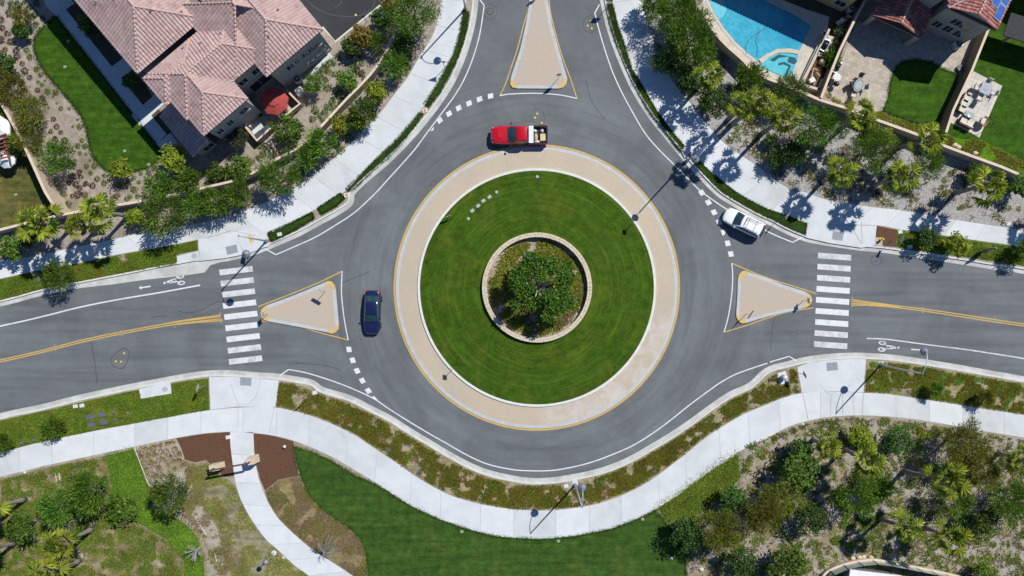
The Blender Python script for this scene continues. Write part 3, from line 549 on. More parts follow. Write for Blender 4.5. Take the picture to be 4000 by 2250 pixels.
# ---------------------------------------------------------------- roundabout island
def ring(name, r0, r1, z0, z1, m, label, cat='ground', n=120, side=None):
    g = MB(); a = [Vector((C0.x + r0 * math.cos(6.28318 * i / n), C0.y + r0 * math.sin(6.28318 * i / n), z0)) for i in range(n + 1)]
    b = [Vector((C0.x + r1 * math.cos(6.28318 * i / n), C0.y + r1 * math.sin(6.28318 * i / n), z1)) for i in range(n + 1)]
    g.strip(a, b)
    if side is not None: g.strip(b, up(b, side)); g.strip(a, up(a, side))
    return st(name, g, m, label, cat, smooth=True)
q = S
ring('lane_line', 552.5 * q, 559.5 * q, 0.006, 0.006, 'paint_yellow', 'thin yellow line round the tan apron of the roundabout', 'marking')
ring('kerb', 538 * q, 551 * q, 0.075, 0.055, 'kerb_grey', 'grey concrete edge round the tan apron', 'kerb', side=-0.02)
ring('apron', 464.5 * q, 538.5 * q, 0.14, 0.07, 'apron_concrete', 'tan concrete apron ring of the roundabout', 'apron', side=-0.02)
ring('kerb', 455.5 * q, 464.8 * q, 0.27, 0.27, 'kerb_white', 'bright white kerb ring round the island lawn', 'kerb', side=0)
ring('lawn', 200 * q, 456 * q, 0.5, 0.26, 'island_lawn', 'round mown lawn of the roundabout island', 'lawn')
g = MB()
for k in range(22):
    a = 6.28318 * (k + .3) / 22; d = Vector((math.cos(a), math.sin(a), 0)); t = Vector((-d.y, d.x, 0)) * 0.016
    z1, z2 = Vector((0, 0, 0.144 - C0.z)), Vector((0, 0, 0.079 - C0.z))
    g.add([C0 + d * 466 * q - t + z1, C0 + d * 537 * q - t + z2, C0 + d * 537 * q + t + z2, C0 + d * 466 * q + t + z1], [(0, 1, 2, 3)])
st('apron_joint', g, 'joint', 'fine joints across the tan apron', 'joint')
# stains of dried wash water on the lower right of the apron
for a0, a1, r0, r1 in ((-18, -27, 468, 505), (-26, -33, 470, 534), (-37, -43, 468, 525), (-46, -50, 490, 532), (-52, -60, 468, 500), (-76, -84, 470, 500)):
    pass
# splitter islands
ISL = {'w': 'f 520,683 545,673 570,676 592,700 603,735 627,1000 622,1035 600,1060 575,1068 545,1060 300,1013 95,976 60,962 42,940 37,912 45,885 80,857 300,776',
       'e': 'g 1785,604 1760,595 1735,600 1712,622 1702,665 1700,760 1690,920 1693,945 1708,975 1732,990 1768,986 h 0,938 150,905 270,876 300,860 322,838 330,815 320,785 300,765 275,752 100,695 0,655',
       'n': 'c 135,-60 125,60 100,200 60,380 0,560 -10,600 -12,640 5,662 45,669 200,670 350,670 385,660 408,635 417,595 380,470 340,330 300,180 270,0 258,-60 240,-700 160,-700'}
ORD = {'w': 'left', 'e': 'right', 'n': 'top'}
def shrink(p, d):
    c = sum(p, Vector()) / len(p); q = [*p]; n = len(p); out = []
    ar = sum(p[i - 1].x * p[i].y - p[i].x * p[i - 1].y for i in range(n)); sg = 1 if ar > 0 else -1
    for i in range(n):
        t = (p[(i + 1) % n] - p[i - 1]); t.z = 0; t.normalize(); out.append(p[i] + Vector((-t.y, t.x, 0)) * d * sg)
    return out
YEL = {'w': [(0, 5), (5, 10), (10, 16)], 'e': [(0, 4), (6, 10), (13, 18)], 'n': [(4, 8), (10, 13)]}
YELR = {'w': [(0, 4), (5, 9), (11, 16)], 'e': [(0, 4), (6, 10), (13, 18)], 'n': [(5, 8), (10, 13)]}
for k, s in ISL.items():
    p = W(s); inn = shrink(p, 0.36)
    g = MB(); g.prism([(a.x, a.y) for a in p], -0.02, 0.12); st('traffic_island', g, 'kerb_grey', 'grey kerbed %s splitter island' % ORD[k], 'traffic island')
    sheet('island_top', inn, 0.128, 'tan_concrete', 'tan concrete top of the %s splitter island' % ORD[k], 'traffic island')
    g = MB()
    for a, b in YELR[k]:
        A = [p[i] for i in range(a, b + 1)]; B = [inn[i] for i in range(a, b + 1)]; oo = shrink(p, -0.012)
        A = [oo[i] for i in range(a, b + 1)]
        g.strip(up(A, 0.134), up(B, 0.134)); g.strip(up(A, 0.134), up(A, -.01))
    st('kerb_paint', g, 'kerb_yellow', 'yellow painted kerb corners of the %s splitter island' % ORD[k], 'kerb')
lines('score_line', ['c 70,285 330,285', 'c 20,467 375,467'], 0.03, 0.133, 'joint', 'two fine joints across the top splitter island')
# ---------------------------------------------------------------- road markings
ZM = 0.007
def sl_(s): return cr(W(s), 5)
lines('lane_line', [W('f 75,432 150,473') + sl_('f 150,473 250,430 440,345 600,250 750,150 905,5 b 1000,1350 1100,1240 1200,1125 1300,990 1420,830 1500,720 1575,590 1640,430 1690,250 1722,40')[1:] + W('b 1690,0')], 0.12, ZM + .01, 'paint_white', 'white edge line before the upper left kerb')
lines('lane_line', [W('c 660,35 625,98') + sl_('c 625,98 650,200 690,340 750,520 820,680 900,830 1000,1000 1100,1120 1200,1220 1320,1340 1410,1430 g 1500,50 1620,130 1760,205 1890,275 h 0,300 80,337 185,380')[1:] + W('h 275,333')], 0.12, ZM + .01, 'paint_white', 'white edge line passing under the white car')
lines('lane_line', [W('f 180,1385 245,1340') + sl_('f 245,1340 400,1370 640,1449 j 870,100 1000,185 1150,280 1300,370 1450,455 1600,540 1750,605 1932,645 k 150,655 300,652 450,628 600,590 750,535 900,470 1050,380 1200,270 1350,150 1500,40 g 1570,1440 1700,1370 1932,1290 h 0,1288 160,1240')[1:] + W('h 218,1277')], 0.12, ZM + .01, 'paint_white', 'long white edge line round the bottom of the roundabout')
lines('lane_line', [sl_('e -900,1200 0,1012 300,945 600,870 900,810 1200,760 1510,703')], 0.15, ZM, 'paint_white', 'white bike lane line on the left road')
lines('lane_line', [sl_('h 745,1105 900,1112 1150,1145 1500,1190 1700,1220 1932,1257 2900,1420')], 0.13, ZM, 'paint_worn', 'worn white bike lane line on the right road')
lines('centre_line', [sl_('e -900,1470 0,1268 300,1200 600,1122 900,1058 1200,1003 1400,966 1668,928'), sl_('e 1200,1003 1400,972 1668,940'), sl_('e -900,1486 0,1284 300,1215 600,1138 900,1074 1200,1019 1400,992 1680,970'), sl_('e 1200,1019 1400,987 1680,957')], 0.12, ZM, 'paint_yellow', 'double yellow centre line on the left road')
lines('centre_line', [sl_('h 627,812 800,835 1000,862 1165,882 1400,915 1700,962 1932,995 2900,1130'), sl_('h 627,826 800,843 1000,864'), sl_('h 627,854 800,858 1000,876 1165,897 1400,932 1700,979 1932,1011 2900,1147'), sl_('h 627,842 800,851 1000,874')], 0.11, ZM, 'paint_yellow', 'double yellow centre line on the right road')
lines('lane_line', [sl_('f 15,866 250,775 480,680 652,597'), sl_('f 20,970 100,980 300,1011 500,1066 697,1117')], 0.11, ZM, 'paint_yellow', 'yellow lines edging the left splitter island')
lines('lane_line', [sl_('f 650,597 645,750 658,900 675,1010 696,1117')], 0.11, ZM + .004, 'paint_white', 'white yield line of the left splitter island')
lines('lane_line', [sl_('g 1658,537 1780,589 h 0,652 200,713 365,768'), sl_('g 1600,1057 1770,1007 1932,950 h 150,907 343,873')], 0.11, ZM, 'paint_yellow', 'yellow lines edging the right splitter island')
lines('lane_line', [sl_('g 1659,537 1665,650 1655,800 1630,950 1600,1057')], 0.11, ZM + .004, 'paint_white', 'white yield line of the right splitter island')
lines('lane_line', [sl_('c 140,-500 130,0 90,180 40,370 0,490 b 1880,640 1840,722'), sl_('c 262,-500 280,0 315,200 380,430 440,590 490,743')], 0.11, ZM, 'paint_yellow', 'yellow lines edging the top splitter island')
lines('lane_line', [sl_('b 1840,722 1880,714 c 0,709 150,704 300,710 400,723 490,743')], 0.11, ZM + .004, 'paint_white', 'white yield line of the top splitter island')
for cx, cy, dx, dy, lab in ((1653, 587, 9, 84.3, 'left'), (2310, 458, -3.6, 83.5, 'right')):
    for i in range(9):
        x, y = cx + dx * i, cy + dy * i
        c4 = [(x, y), (x + 250, y - 29), (x + 257, y + 13), (x + 7, y + 42)] if lab == 'left' else [(x, y), (x + 250, y + 17), (x + 248, y + 60), (x - 2, y + 42)]
        p = [w((a / 1.932 + (0 if lab == 'left' else 3000 - 1932 / 1.932), 750 + b / 1.932)) for a, b in c4]
        g = MB(); g.poly(up(p, ZM))
        tag(g.build('crosswalk_bar', 'paint_worn' if i in (0, 1, 2, 7, 8) else 'paint_white'), 'white bar of the %s crosswalk, number %d of nine from the top' % (lab, i + 1), 'marking', 'bars of the %s crosswalk' % lab, 'structure')
DSH = {'upper left': [('b 1770,725', -12), ('b 1687,748', -20), ('b 1608,780', -25), ('b 1530,815', -28), ('b 1457,858', -31), ('b 1387,908', -36)],
       'lower left': [('f 702,1188', 81), ('f 730,1270', 72), ('f 763,1350', 66), ('f 803,1424', 61), ('j 848,52', 57)],
       'upper right': [('g 1432,5', 55), ('g 1482,78', 58), ('g 1525,153', 61), ('g 1562,228', 66), ('g 1598,305', 70), ('g 1628,387', 74), ('g 1652,468', 77)]}
for k, L in DSH.items():
    for i, (s, a) in enumerate(L):
        c = W1(s); a = R(-a); u = Vector((math.cos(a), math.sin(a), 0)) * 0.29; v = Vector((-u.y, u.x, 0)) * 0.9; sk = u * 0.12
        g = MB(); g.poly(up([c - u - v - sk, c + u - v - sk, c + u + v + sk, c - u + v + sk], ZM))
        tag(g.build('yield_block', 'paint_white'), 'white square block of the broken yield line on the %s, number %d from the %s' % (k, i + 1, 'right' if k == 'upper left' else 'top'), 'marking', 'broken yield line on the ' + k, 'structure')
g = MB()
for s in ('b 1345,955 1338,985 1312,990', 'j 868,105 892,90 935,140'): g.poly(up(W(s), ZM + .004))
st('yield_block', g, 'paint_white', 'half cut white blocks where the yield lines meet the edge lines', 'marking')
# bicycle symbols and arrows
def bike(c, ang, sc, m, label):
    g = MB(); c = W1(c); M = Matrix.Rotation(ang, 3, 'Z')
    def T(x, y, z=ZM): q = M @ Vector((x * sc, y * sc, 0)); return Vector((c.x + q.x, c.y + q.y, z))
    for wy in (-0.36, 0.36):
        n = 20; a = [T(-0.95 + .42 * math.cos(6.283 * i / n), wy + .24 * math.sin(6.283 * i / n)) for i in range(n + 1)]; b = [T(-0.95 + .26 * math.cos(6.283 * i / n), wy + .13 * math.sin(6.283 * i / n)) for i in range(n + 1)]
        g.strip(a, b)
    for p0, p1, wd_ in (((-0.95, -.36), (-.35, -.22), .07), ((-0.95, .36), (-.45, .14), .07), ((-.35, -.22), (-.45, .14), .06), ((-.45, .14), (.05, .12), .13), ((.05, .12), (.0, -.1), .1), ((-.3, -.2), (.1, -.12), .12), ((.0, -.12), (.62, .02), .17), ((.6, .02), (.15, .2), .08), ((.15, .2), (.05, .12), .06)):
        a, b = T(*p0), T(*p1); d = (b - a).normalized(); nrm = Vector((-d.y, d.x, 0)) * wd_ * sc / 2
        g.poly([a - nrm, b - nrm, b + nrm, a + nrm])
    g.poly([T(.86 + .13 * math.cos(6.283 * i / 12), .08 + .12 * math.sin(6.283 * i / 12)) for i in range(12)])
    # keep the overlapping strokes apart by a hair
    for i, f in enumerate(g.f):
        for k in f: g.v[k].z = ZM + 0.0002 * (i // 2 % 12)
    return st('bicycle_symbol', g, m, label, 'marking')
bike('e 1300,672', math.pi - R(-9), 0.98, 'paint_white', 'white cyclist symbol in the bike lane of the left road')
bike('h 925,1172', R(-7), 0.98, 'paint_worn', 'faded white cyclist symbol in the bike lane of the right road')
g = MB(); g.poly(up(W('e 1136,706 1137,717 1068,727 1069,738 1048,724 1066,706 1067,717'), ZM)); st('arrow_symbol', g, 'paint_white', 'white arrow pointing left in the left bike lane', 'marking')
g = MB(); g.poly(up(W('h 1080,1182 1081,1193 1150,1197 1150,1207 1176,1192 1151,1178 1150,1187'), ZM)); st('arrow_symbol', g, 'paint_worn', 'faded white arrow under the lamp head in the right bike lane', 'marking')
# reflectors along the centre lines
for i, s in enumerate('e 412,1157|e 420,1190|e 915,1052|e 920,1085|e 1310,982|e 1317,1022|e 1661,913|e 1669,982|h 638,801|h 638,864|h 1168,875|h 1165,909|h 1711,950|h 1704,983'.split('|')):
    g = MB(); g.box(W1(s, 0.012), (0.1, 0.1, 0.02), 0.1, taper=.6); c = W1(s)
    tag(g.build('road_stud', 'cover_yellow', None, False, c), 'small yellow road stud beside the double yellow line of the %s road' % ('left' if s[0] == 'e' else 'right'), 'road stud', 'road studs on the %s road' % ('left' if s[0] == 'e' else 'right'))
# valve covers and tar rings
def ringline(s, wd_, label, closed=True, m='cover_ring'):
    p = cr(W(s), 6, closed); p = p + [p[0], p[1]] if closed else p
    lines('tar_seam', [p], wd_, ZM - .003, m, label, 'road patch')
ringline('e 930,1183 965,1195 973,1240 950,1300 920,1333 880,1325 845,1300 838,1265 870,1220', 0.06, 'black tar ring round three yellow covers on the left road')
ringline('c 540,160 580,122 630,125 655,165 640,220 590,245 550,225', 0.035, 'faint tar ring round three yellow covers on the top road')
ringline('c 190,822 235,850 245,910 225,945 c 145,900 150,850', 0.03, 'faint tar ring round the yellow covers above the red pickup')
ringline('b 1765,30 1815,60 1812,115 1765,145 1722,115 1722,60', 0.035, 'round tar patch on the top road beside the edge line')
ringline('h 815,478 852,500 855,530 815,552 778,530 780,500', 0.04, 'tar ring round a blue marker on the right road')
ringline('h 188,1052 215,1070 205,1100 170,1100 160,1070', 0.02, 'faint tar ring with a pink mark on the right road')
lines('tar_seam', [sl_('e 1140,945 1200,938 1260,935'), sl_('e 1340,895 1400,912 1470,905 1540,880 1620,835 1700,822')], 0.05, ZM - .003, 'cover_ring', 'black crack seal in the left road before the crosswalk', 'road patch')
for i, (s, lab) in enumerate((('e 937,1217', 'topmost of three in the tar ring of the left road'), ('e 875,1278', 'lower left of three in the tar ring of the left road'), ('e 915,1280', 'lower right of three in the tar ring of the left road'), ('c 593,160', 'topmost of three on the top road'), ('c 571,194', 'leftmost of three on the top road'), ('c 602,215', 'lowest of three on the top road'), ('c 190,858', 'topmost of three above the red pickup'), ('c 174,888', 'leftmost of three above the red pickup'), ('c 225,928', 'nearest of three to the red pickup'), ('b 753,113', 'alone on the black parking court'))):
    c = W1(s, 0.0 if i < 9 else ZB + .004); r_ = thing('valve_cover', 'round yellow valve cover, ' + lab, 'valve cover', c, 0, 'yellow valve covers')
    g = MB(); g.lathe([(0.165, 0.0), (0.165, 0.012), (0.12, 0.013)], n=18); g.build('collar', 'cover_ring', r_)
    g = MB(); g.lathe([(0.122, 0.0), (0.12, 0.02), (0.02, 0.022)], n=18); g.build('lid', 'cover_yellow', r_)
def disc(name, s, r, z, m, label, cat, m2=None):
    c = W1(s, z); t = thing(name, label, cat, c)
    g = MB(); g.lathe([(r, -0.03), (r, 0.0), (r * .86, 0.004)], n=24); g.build('frame', m, t)
    g = MB(); g.lathe([(r * .84, -0.02), (r * .84, 0.009), (0.02, 0.01)], n=24); g.build('lid', m2 or m, t); return t
disc('manhole', 'b 1765,85', 0.38, 0.012, 'cover_ring', 'round iron manhole in the tar patch of the top road', 'manhole', 'iron')
disc('manhole', 'h 815,520', 0.13, 0.01, 'sign_blue', 'blue round marker in a tar ring on the right road', 'marker')
disc('manhole', 'h 187,1080', 0.1, 0.01, 'iron', 'tiny faint round cover near the right crosswalk', 'cover')
# concrete utility pads
bed('pad', 'e 1340,483 1500,447 1508,515 1345,545', ZW + .002, 'concrete', 'concrete pad with a round lid beside the upper left strip', 'pad'); disc('manhole', 'e 1465,480', 0.3, ZW + .012, 'box_grey', 'round grey lid in the concrete pad on the upper left', 'manhole')
bed('pad', 'i 1053,38 1290,-20 1300,70 1068,110', ZW + .002, 'concrete', 'concrete pad with a round lid on the lower left strip', 'pad'); disc('manhole', 'i 1245,40', 0.29, ZW + .012, 'box_grey', 'round grey lid in the concrete pad on the lower left', 'manhole')
bed('pad', 'h 803,343 862,345 857,412 798,402', ZW + .002, 'tan_concrete', 'tan pad under the yellow hydrant', 'pad')
bed('pad', 'h 70,1365 130,1350 150,1430 110,1449 l 85,5', ZW + .002, 'concrete', 'concrete pad under the white cylinder by the right crosswalk', 'pad')
bed('pad', 'k 455,725 492,722 500,760 480,768 455,760', ZW + .006, 'concrete', 'small concrete footing of the bottom street lamp', 'pad')
bed('pad', 'h 828,1278 870,1278 872,1310 830,1318', ZW + .006, 'concrete', 'small concrete footing of the lower right street lamp', 'pad')
bed('pad', 'c 1270,1130 1310,1110 1345,1150 1300,1195', ZW + .006, 'concrete', 'small concrete footing of the upper right street lamp', 'pad')

# bare pale patches round the palm feet
for s, lab in (('i 120,850 170,795 240,800 250,850 225,890 150,900', 'upper left'), ('i 650,1060 700,1035 740,1070 720,1120 670,1130', 'middle'), ('i 560,1290 620,1240 665,1270 655,1340 600,1390 555,1360', 'lower'), ('i 1110,1290 1160,1250 1240,1290 1245,1350 1190,1390 1130,1350', 'right'), ('l 960,640 990,580 1040,570 1080,630 1060,690 990,690', 'tall palm'), ('l 790,990 850,950 920,985 900,1030 820,1040', 'left rail palm'), ('l 1150,1060 1220,1030 1260,1060 1190,1100', 'right rail palm')):
    sheet('bare_soil', cr(W(s), 4, True), ZB + .004, 'pale_soil', 'bare pale soil patch on the planted slope, ' + lab)

lines('tar_seam', [sl_('e 690,1130 715,1290 735,1449'), sl_('f 300,1290 520,1310 640,1345'), sl_('f 640,690 760,640 860,600')], 0.045, ZM - .004, 'court_asphalt', 'thin dark seams in the asphalt of the left road', 'road patch')
lines('tar_seam', [sl_('h 60,900 30,1050 20,1200'), sl_('h 640,440 760,420 900,450'), sl_('c 560,600 600,760 700,900')], 0.04, ZM - .004, 'court_asphalt', 'thin dark seams in the asphalt of the right road', 'road patch')

lines('tyre_mark', [sl_('b 380,0 450,62 560,110 680,128 800,115 880,60 900,0'), sl_('b 600,60 640,30 650,-20')], .1, ZB + .005, 'court_mark', 'pale swirling tyre marks on the black parking court', 'marking')
STRIPS['aloe'] = W('i 1010,487 1340,410 1400,570 1440,720 1500,880 1640,1080 1720,1250 1740,1449 1545,1449 1510,1200 1400,1050 1280,980 1130,940 1110,740')
STRIPS['blend'] = W('i 1380,560 1480,590 1600,760 1760,1000 1860,1200 1880,1449 1600,1449 1560,1250 1440,1040 1360,930 1400,760')
# ---------------------------------------------------------------- walls and houses
def wall(name, pts, h, th, label, m='wall_face', mc='wall_cap', z0=ZL - .05, capo=0.025, cap=True):
    base = Vector((pts[0].x, pts[0].y, 0)); t = thing(name, label, 'wall', base)
    g = MB(); a, b = offset(pts, th / 2), offset(pts, -th / 2)
    poly = [(p.x, p.y) for p in a] + [(p.x, p.y) for p in reversed(b)]
    g.prism(poly, z0, h - .08); g.build('body', m, t, False, base)
    g = MB(); a, b = offset(pts, th / 2 + capo), offset(pts, -th / 2 - capo)
    g.prism([(p.x, p.y) for p in a] + [(p.x, p.y) for p in reversed(b)], h - .08, h); o = g.build('cap', mc, t, False, base)
    return t
def cw(s, z, n=6): return cr(W(s, z), n)
wall('garden_wall', cw('b 1112,60 1095,140 1020,300 960,430 880,540 790,640 680,750 560,880 440,1010 390,1070 250,1150 130,1215 0,1290 a 1780,1357 1600,1402 e 1350,10 1180,45 1000,80 860,102 600,147 450,175 250,222 0,285 -900,520', 1.75), 1.75, 0.2, 'long curved stucco garden wall round the upper left house')
wall('garden_wall', W('a -260,300 5,775 110,960 200,1140 340,1449 e 440,158', 2.7), 2.7, 0.22, 'slanting sunlit stucco wall between the mulch bed and the brownish lawn')
wall('garden_wall', cw('c 1375,-400 1390,0 1440,90 1500,200 1570,290 1650,370 1730,440 1800,512 1880,560 1932,592 d 250,690 400,755 585,812', 1.75), 1.75, 0.22, 'curved tan retaining wall round the swimming pool', mc='wall_cap')
wall('garden_wall', W('d 588,814 760,882 900,932 1095,1002 1325,1097 1580,1192 1760,1257 1932,1332 2900,1720', 1.75), 1.75, 0.22, 'straight tan rear garden wall behind the row of palms')
wall('garden_wall', W('d 938,-400 735,0 640,180 540,385 470,560 402,738', 1.9), 1.9, 0.2, 'divider wall between the pool yard and the flagstone patio', m='wall_brown')
wall('garden_wall', W('d 1960,-400 1660,232 1540,532 1400,830 1345,1000', 1.9), 1.9, 0.2, 'divider wall between the flagstone patio and the tiled terrace', m='wall_brown')
# courtyard wall of the upper left house
wall('courtyard_wall', W('n 1117,349 1171,405 1112,452', 1.3), 1.3, 0.16, 'low stucco courtyard wall beside the red umbrella')
wall('courtyard_wall', W('n 1072,486 1003,549 952,487', 1.3), 1.3, 0.16, 'low stucco courtyard wall behind the dark sofa')
def tile_face(g, poly, e, m=0, du=0.34, dv=0.42, hb=0.085, hs=0.05):
    """corrugated tile courses on a planar polygon; e = horizontal eave direction; returns faces in a bmesh clipped to poly"""
    n = Vector((0, 0, 0)); N = len(poly)
    for i in range(N): n += poly[i].cross(poly[(i + 1) % N])
    n.normalize()
    if n.z < 0: n = -n; poly = poly[::-1]
    e = (e - n * e.dot(n)).normalized(); s = n.cross(e)
    if s.z < 0: s = -s; e = -e
    o = poly[0]; us = [(p - o).dot(e) for p in poly]; vs = [(p - o).dot(s) for p in poly]
    u0, u1 = math.floor(min(us) / du) * du, max(us) + du; v0, v1 = min(vs), max(vs)
    bm = bmesh.new(); uvl = bm.loops.layers.uv.new('uv')
    nu = int((u1 - u0) / (du / 4)) + 2; nv = int((v1 - v0) / dv) + 1
    prof = [0.0, 0.75, 1.0, 0.75]
    for j in range(nv):
        rows = []
        for (v, dz) in ((v0 + j * dv, hs), (v0 + (j + 1) * dv + .004, 0.0)):
            rows.append([bm.verts.new(o + e * (u0 + i * du / 4) + s * v + n * (dz + hb * prof[i % 4])) for i in range(nu)])
        for i in range(nu - 1):
            f = bm.faces.new((rows[0][i], rows[0][i + 1], rows[1][i + 1], rows[1][i]))
            cu = math.floor(i / 4) + .5; cv = j + .5
            for l in f.loops: l[uvl].uv = (cu + (u0 * 7.7) % 50, cv)
    for i in range(N):
        a, b = poly[i], poly[(i + 1) % N]; d = (b - a)
        pn = d.cross(n)
        if pn.length < 1e-6: continue
        bmesh.ops.bisect_plane(bm, geom=bm.verts[:] + bm.edges[:] + bm.faces[:], plane_co=a, plane_no=pn.normalized(), clear_outer=True)
    return bm
def roof_mesh(name, faces, m, parent, org, caps=(), capm='roof_cap', cap_r=0.11):
    out = bmesh.new(); out.loops.layers.uv.new('uv')
    tmp = bpy.data.meshes.new('tmp')
    for poly, e in faces:
        b = tile_face(None, poly, e); b.to_mesh(tmp); b.free(); out.from_mesh(tmp)
    bmesh.ops.translate(out, verts=out.verts, vec=-Vector(org))
    me = bpy.data.meshes.new(name); out.to_mesh(me); out.free(); bpy.data.meshes.remove(tmp); me.materials.append(MATS[m])
    o = bpy.data.objects.new(name, me); COL.objects.link(o); o.parent = parent
    if caps:
        g = MB()
        for a, b in caps:
            L = (b - a).length; k = max(1, int(L / 0.38)); d = (b - a) / k; up_ = Vector((0, 0, .05))
            for i in range(k):
                p, q_ = a + d * i + up_, a + d * (i + 1.06) + up_
                g.tube([p, q_], [cap_r * 1.12, cap_r * .9], 8)
        g.build('ridge_caps', capm, o, True, org)
    return o
class Frame:
    """local plan axes of a house: s along u, t along v, both in survey px at the eave height ze"""
    def __init__(f, tile, u, v, ze): f.tile, f.u, f.v, f.ze = tile, Vector(u), Vector(v), ze
    def pt(f, s, t, z=None):
        x = s * f.u.x + t * f.v.x; y = s * f.u.y + t * f.v.y
        p = w((TIL[f.tile][0] + x / 1.932, TIL[f.tile][1] + y / 1.932), f.ze)
        return Vector((p.x, p.y, f.ze if z is None else z))
def hip(f, s0, s1, t0, t1, pitch, axis, hip0=True, hip1=True):
    """hip (or gable) roof over a rectangle; axis 't' or 's' = ridge direction; returns faces, caps"""
    a, b, c, d = f.pt(s0, t0), f.pt(s1, t0), f.pt(s1, t1), f.pt(s0, t1)
    if axis == 's': a, b, c, d = b, c, d, a      # make the ridge run from edge ab to edge cd
    hw = (b - a).length / 2; rise = Vector((0, 0, hw * pitch)); ax = (d - a).normalized()
    m0, m1 = (a + b) / 2 + rise, (c + d) / 2 + rise
    r0 = m0 + ax * hw if hip0 else m0
    r1 = m1 - ax * hw if hip1 else m1
    F = [([b, c, r1, r0], c - b), ([d, a, r0, r1], a - d)]; K = [(r0, r1)]
    if hip0: F.append(([a, b, r0], b - a)); K += [(a, r0), (b, r0)]
    if hip1: F.append(([c, d, r1], d - c)); K += [(c, r1), (d, r1)]
    return F, K, (a, b, c, d, r0, r1)
def eaves(g, corners, zs=0.0, th=0.2):
    n = len(corners)
    for i in range(n):
        a, b = corners[i], corners[(i + 1) % n]
        d = Vector((0, 0, th)); g.add([a - d, b - d, b + Vector((0, 0, .03)), a + Vector((0, 0, .03))], [(0, 1, 2, 3)], 0)
    g.add([c - Vector((0, 0, th * .9)) for c in corners], [tuple(range(n - 1, -1, -1))], 1)
def inset(c, d):
    n = len(c); cen = sum(c, Vector()) / n; out = []
    for i in range(n):
        p, q, r_ = c[i - 1], c[i], c[(i + 1) % n]; out.append(q + (p - q).normalized() * d + (r_ - q).normalized() * d)
    return out
def window(parent, org, a, b, u0, u1, z0, z1, panes=2, out=None, fm='frame_white'):
    """window in the wall face running a->b (plan), between distances u0..u1 and heights z0..z1"""
    d = (b - a); d.z = 0; d.normalize(); n = Vector((d.y, -d.x, 0)) if out is None else out
    ang = math.atan2(d.y, d.x); c = a + d * ((u0 + u1) / 2) + n * 0.02; c.z = (z0 + z1) / 2; ww, hh = u1 - u0, z1 - z0; fr = 0.07
    g = MB()
    g.box(c + d * (-ww / 2 + fr / 2), (fr, .1, hh), ang); g.box(c + d * (ww / 2 - fr / 2), (fr, .1, hh), ang)
    for zz in (-hh / 2 + fr / 2, hh / 2 - fr / 2): g.box(c + Vector((0, 0, zz)), (ww - 2 * fr, .096, fr), ang)
    for k in range(1, panes): g.box(c + d * (-ww / 2 + ww * k / panes), (.05, .09, hh - 2 * fr), ang)
    o = g.build('window', fm, parent, False, org)
    g = MB(); g.box(c, (ww - 2 * fr, .05, hh - 2 * fr), ang); g.build('pane', 'glass', o, False, org)
    g = MB(); g.box(c + Vector((0, 0, -hh / 2 - .05)) + n * .03, (ww + .16, .16, .07), ang); g.build('sill', fm, o, False, org)
# --- the upper left house
FA = Frame('a', (.763, -.646), (.646, .763), 6.7)
org = FA.pt(730, 1780, 0)
hs = thing('house', 'large house with pinkish clay tile roofs and a shaded courtyard', 'house', org)
for (s0, s1, t0, t1, ax, dz) in ((433, 1085, -420, 1098, 't', 0.0), (440, 900, 1150, 1424, 's', 0.012), (491, 1300, 1150, 1608, 's', 0.02), (512, 949, 1379, 1780, 't', 0.03), (985, 1690, 880, 1602, 's', 0.006), (1160, 1717, 500, 1746, 't', 0.04)):
    F, K, cs = hip(FA, s0, s1, t0, t1, 0.44, ax, t0 != 1379)
    lift = Vector((0, 0, dz)); F = [([p + lift for p in q_], e) for q_, e in F]; K = [(a + lift, b + lift) for a, b in K]
    rf = roof_mesh('roof', F, 'roof_tile', hs, org, K)
    g = MB(); ring_ = [c + lift for c in cs[:4]]; eaves(g, ring_); g.build('eaves', ['fascia', 'soffit'], rf, False, org)
    g = MB(); wl = inset(cs[:4], 0.42); g.prism([(p.x, p.y) for p in wl], 0.0, FA.ze - .18 - dz); g.build('wall', 'stucco_grey', hs, False, org)
    if (s0, t1) == (512, 1780): DW = wl
    if (s0, t1) == (1160, 1746): EW = wl
    if (s0, t1) == (491, 1608): CW = wl
def side(wl, i): return wl[i], wl[(i + 1) % 4]
def nearest_side(wl, s, t):
    q_ = FA.pt(s, t); best = None
    for i in range(4):
        a, b = side(wl, i); m = (a + b) / 2; k = (Vector((m.x, m.y, 0)) - Vector((q_.x, q_.y, 0))).length
        if best is None or k < best[0]: best = (k, i)
    a, b = side(wl, best[1]); mid = sum(wl, Vector()) / 4; d = (b - a).normalized(); n = Vector((d.y, -d.x, 0))
    if n.dot(a - mid) < 0: a, b, n = b, a, n
    n = Vector((d.y, -d.x, 0)); n = n if n.dot(((a + b) / 2) - mid) > 0 else -n
    return a, b, n
a, b, n = nearest_side(DW, 730, 1780); L = (b - a).length
for u, z0, z1, ww in ((0.14, 3.4, 4.6, .8), (0.42, 3.4, 4.6, .8), (0.8, 3.6, 4.7, 1.1), (0.2, .9, 2.1, 1.0)): window(hs, org, a, b, u * L - ww / 2, u * L + ww / 2, z0, z1, 2, n)
a, b, n = nearest_side(DW, 949, 1500); L = (b - a).length
for u in (.86, .72): window(hs, org, a, b, u * L - .35, u * L + .35, 3.3, 4.6, 2, n)
a, b, n = nearest_side(EW, 1440, 1740); L = (b - a).length
for u, z0, z1, ww in ((.3, 3.3, 4.5, 1.0), (.43, 3.4, 4.4, .7), (.6, 3.4, 4.5, .9), (.72, 3.4, 4.5, .9), (.85, 3.4, 4.5, .9), (.6, .9, 2.2, 1.0), (.78, .9, 2.2, .7), (.9, .9, 2.2, .7)): window(hs, org, a, b, u * L - ww / 2, u * L + ww / 2, z0, z1, 2, n)
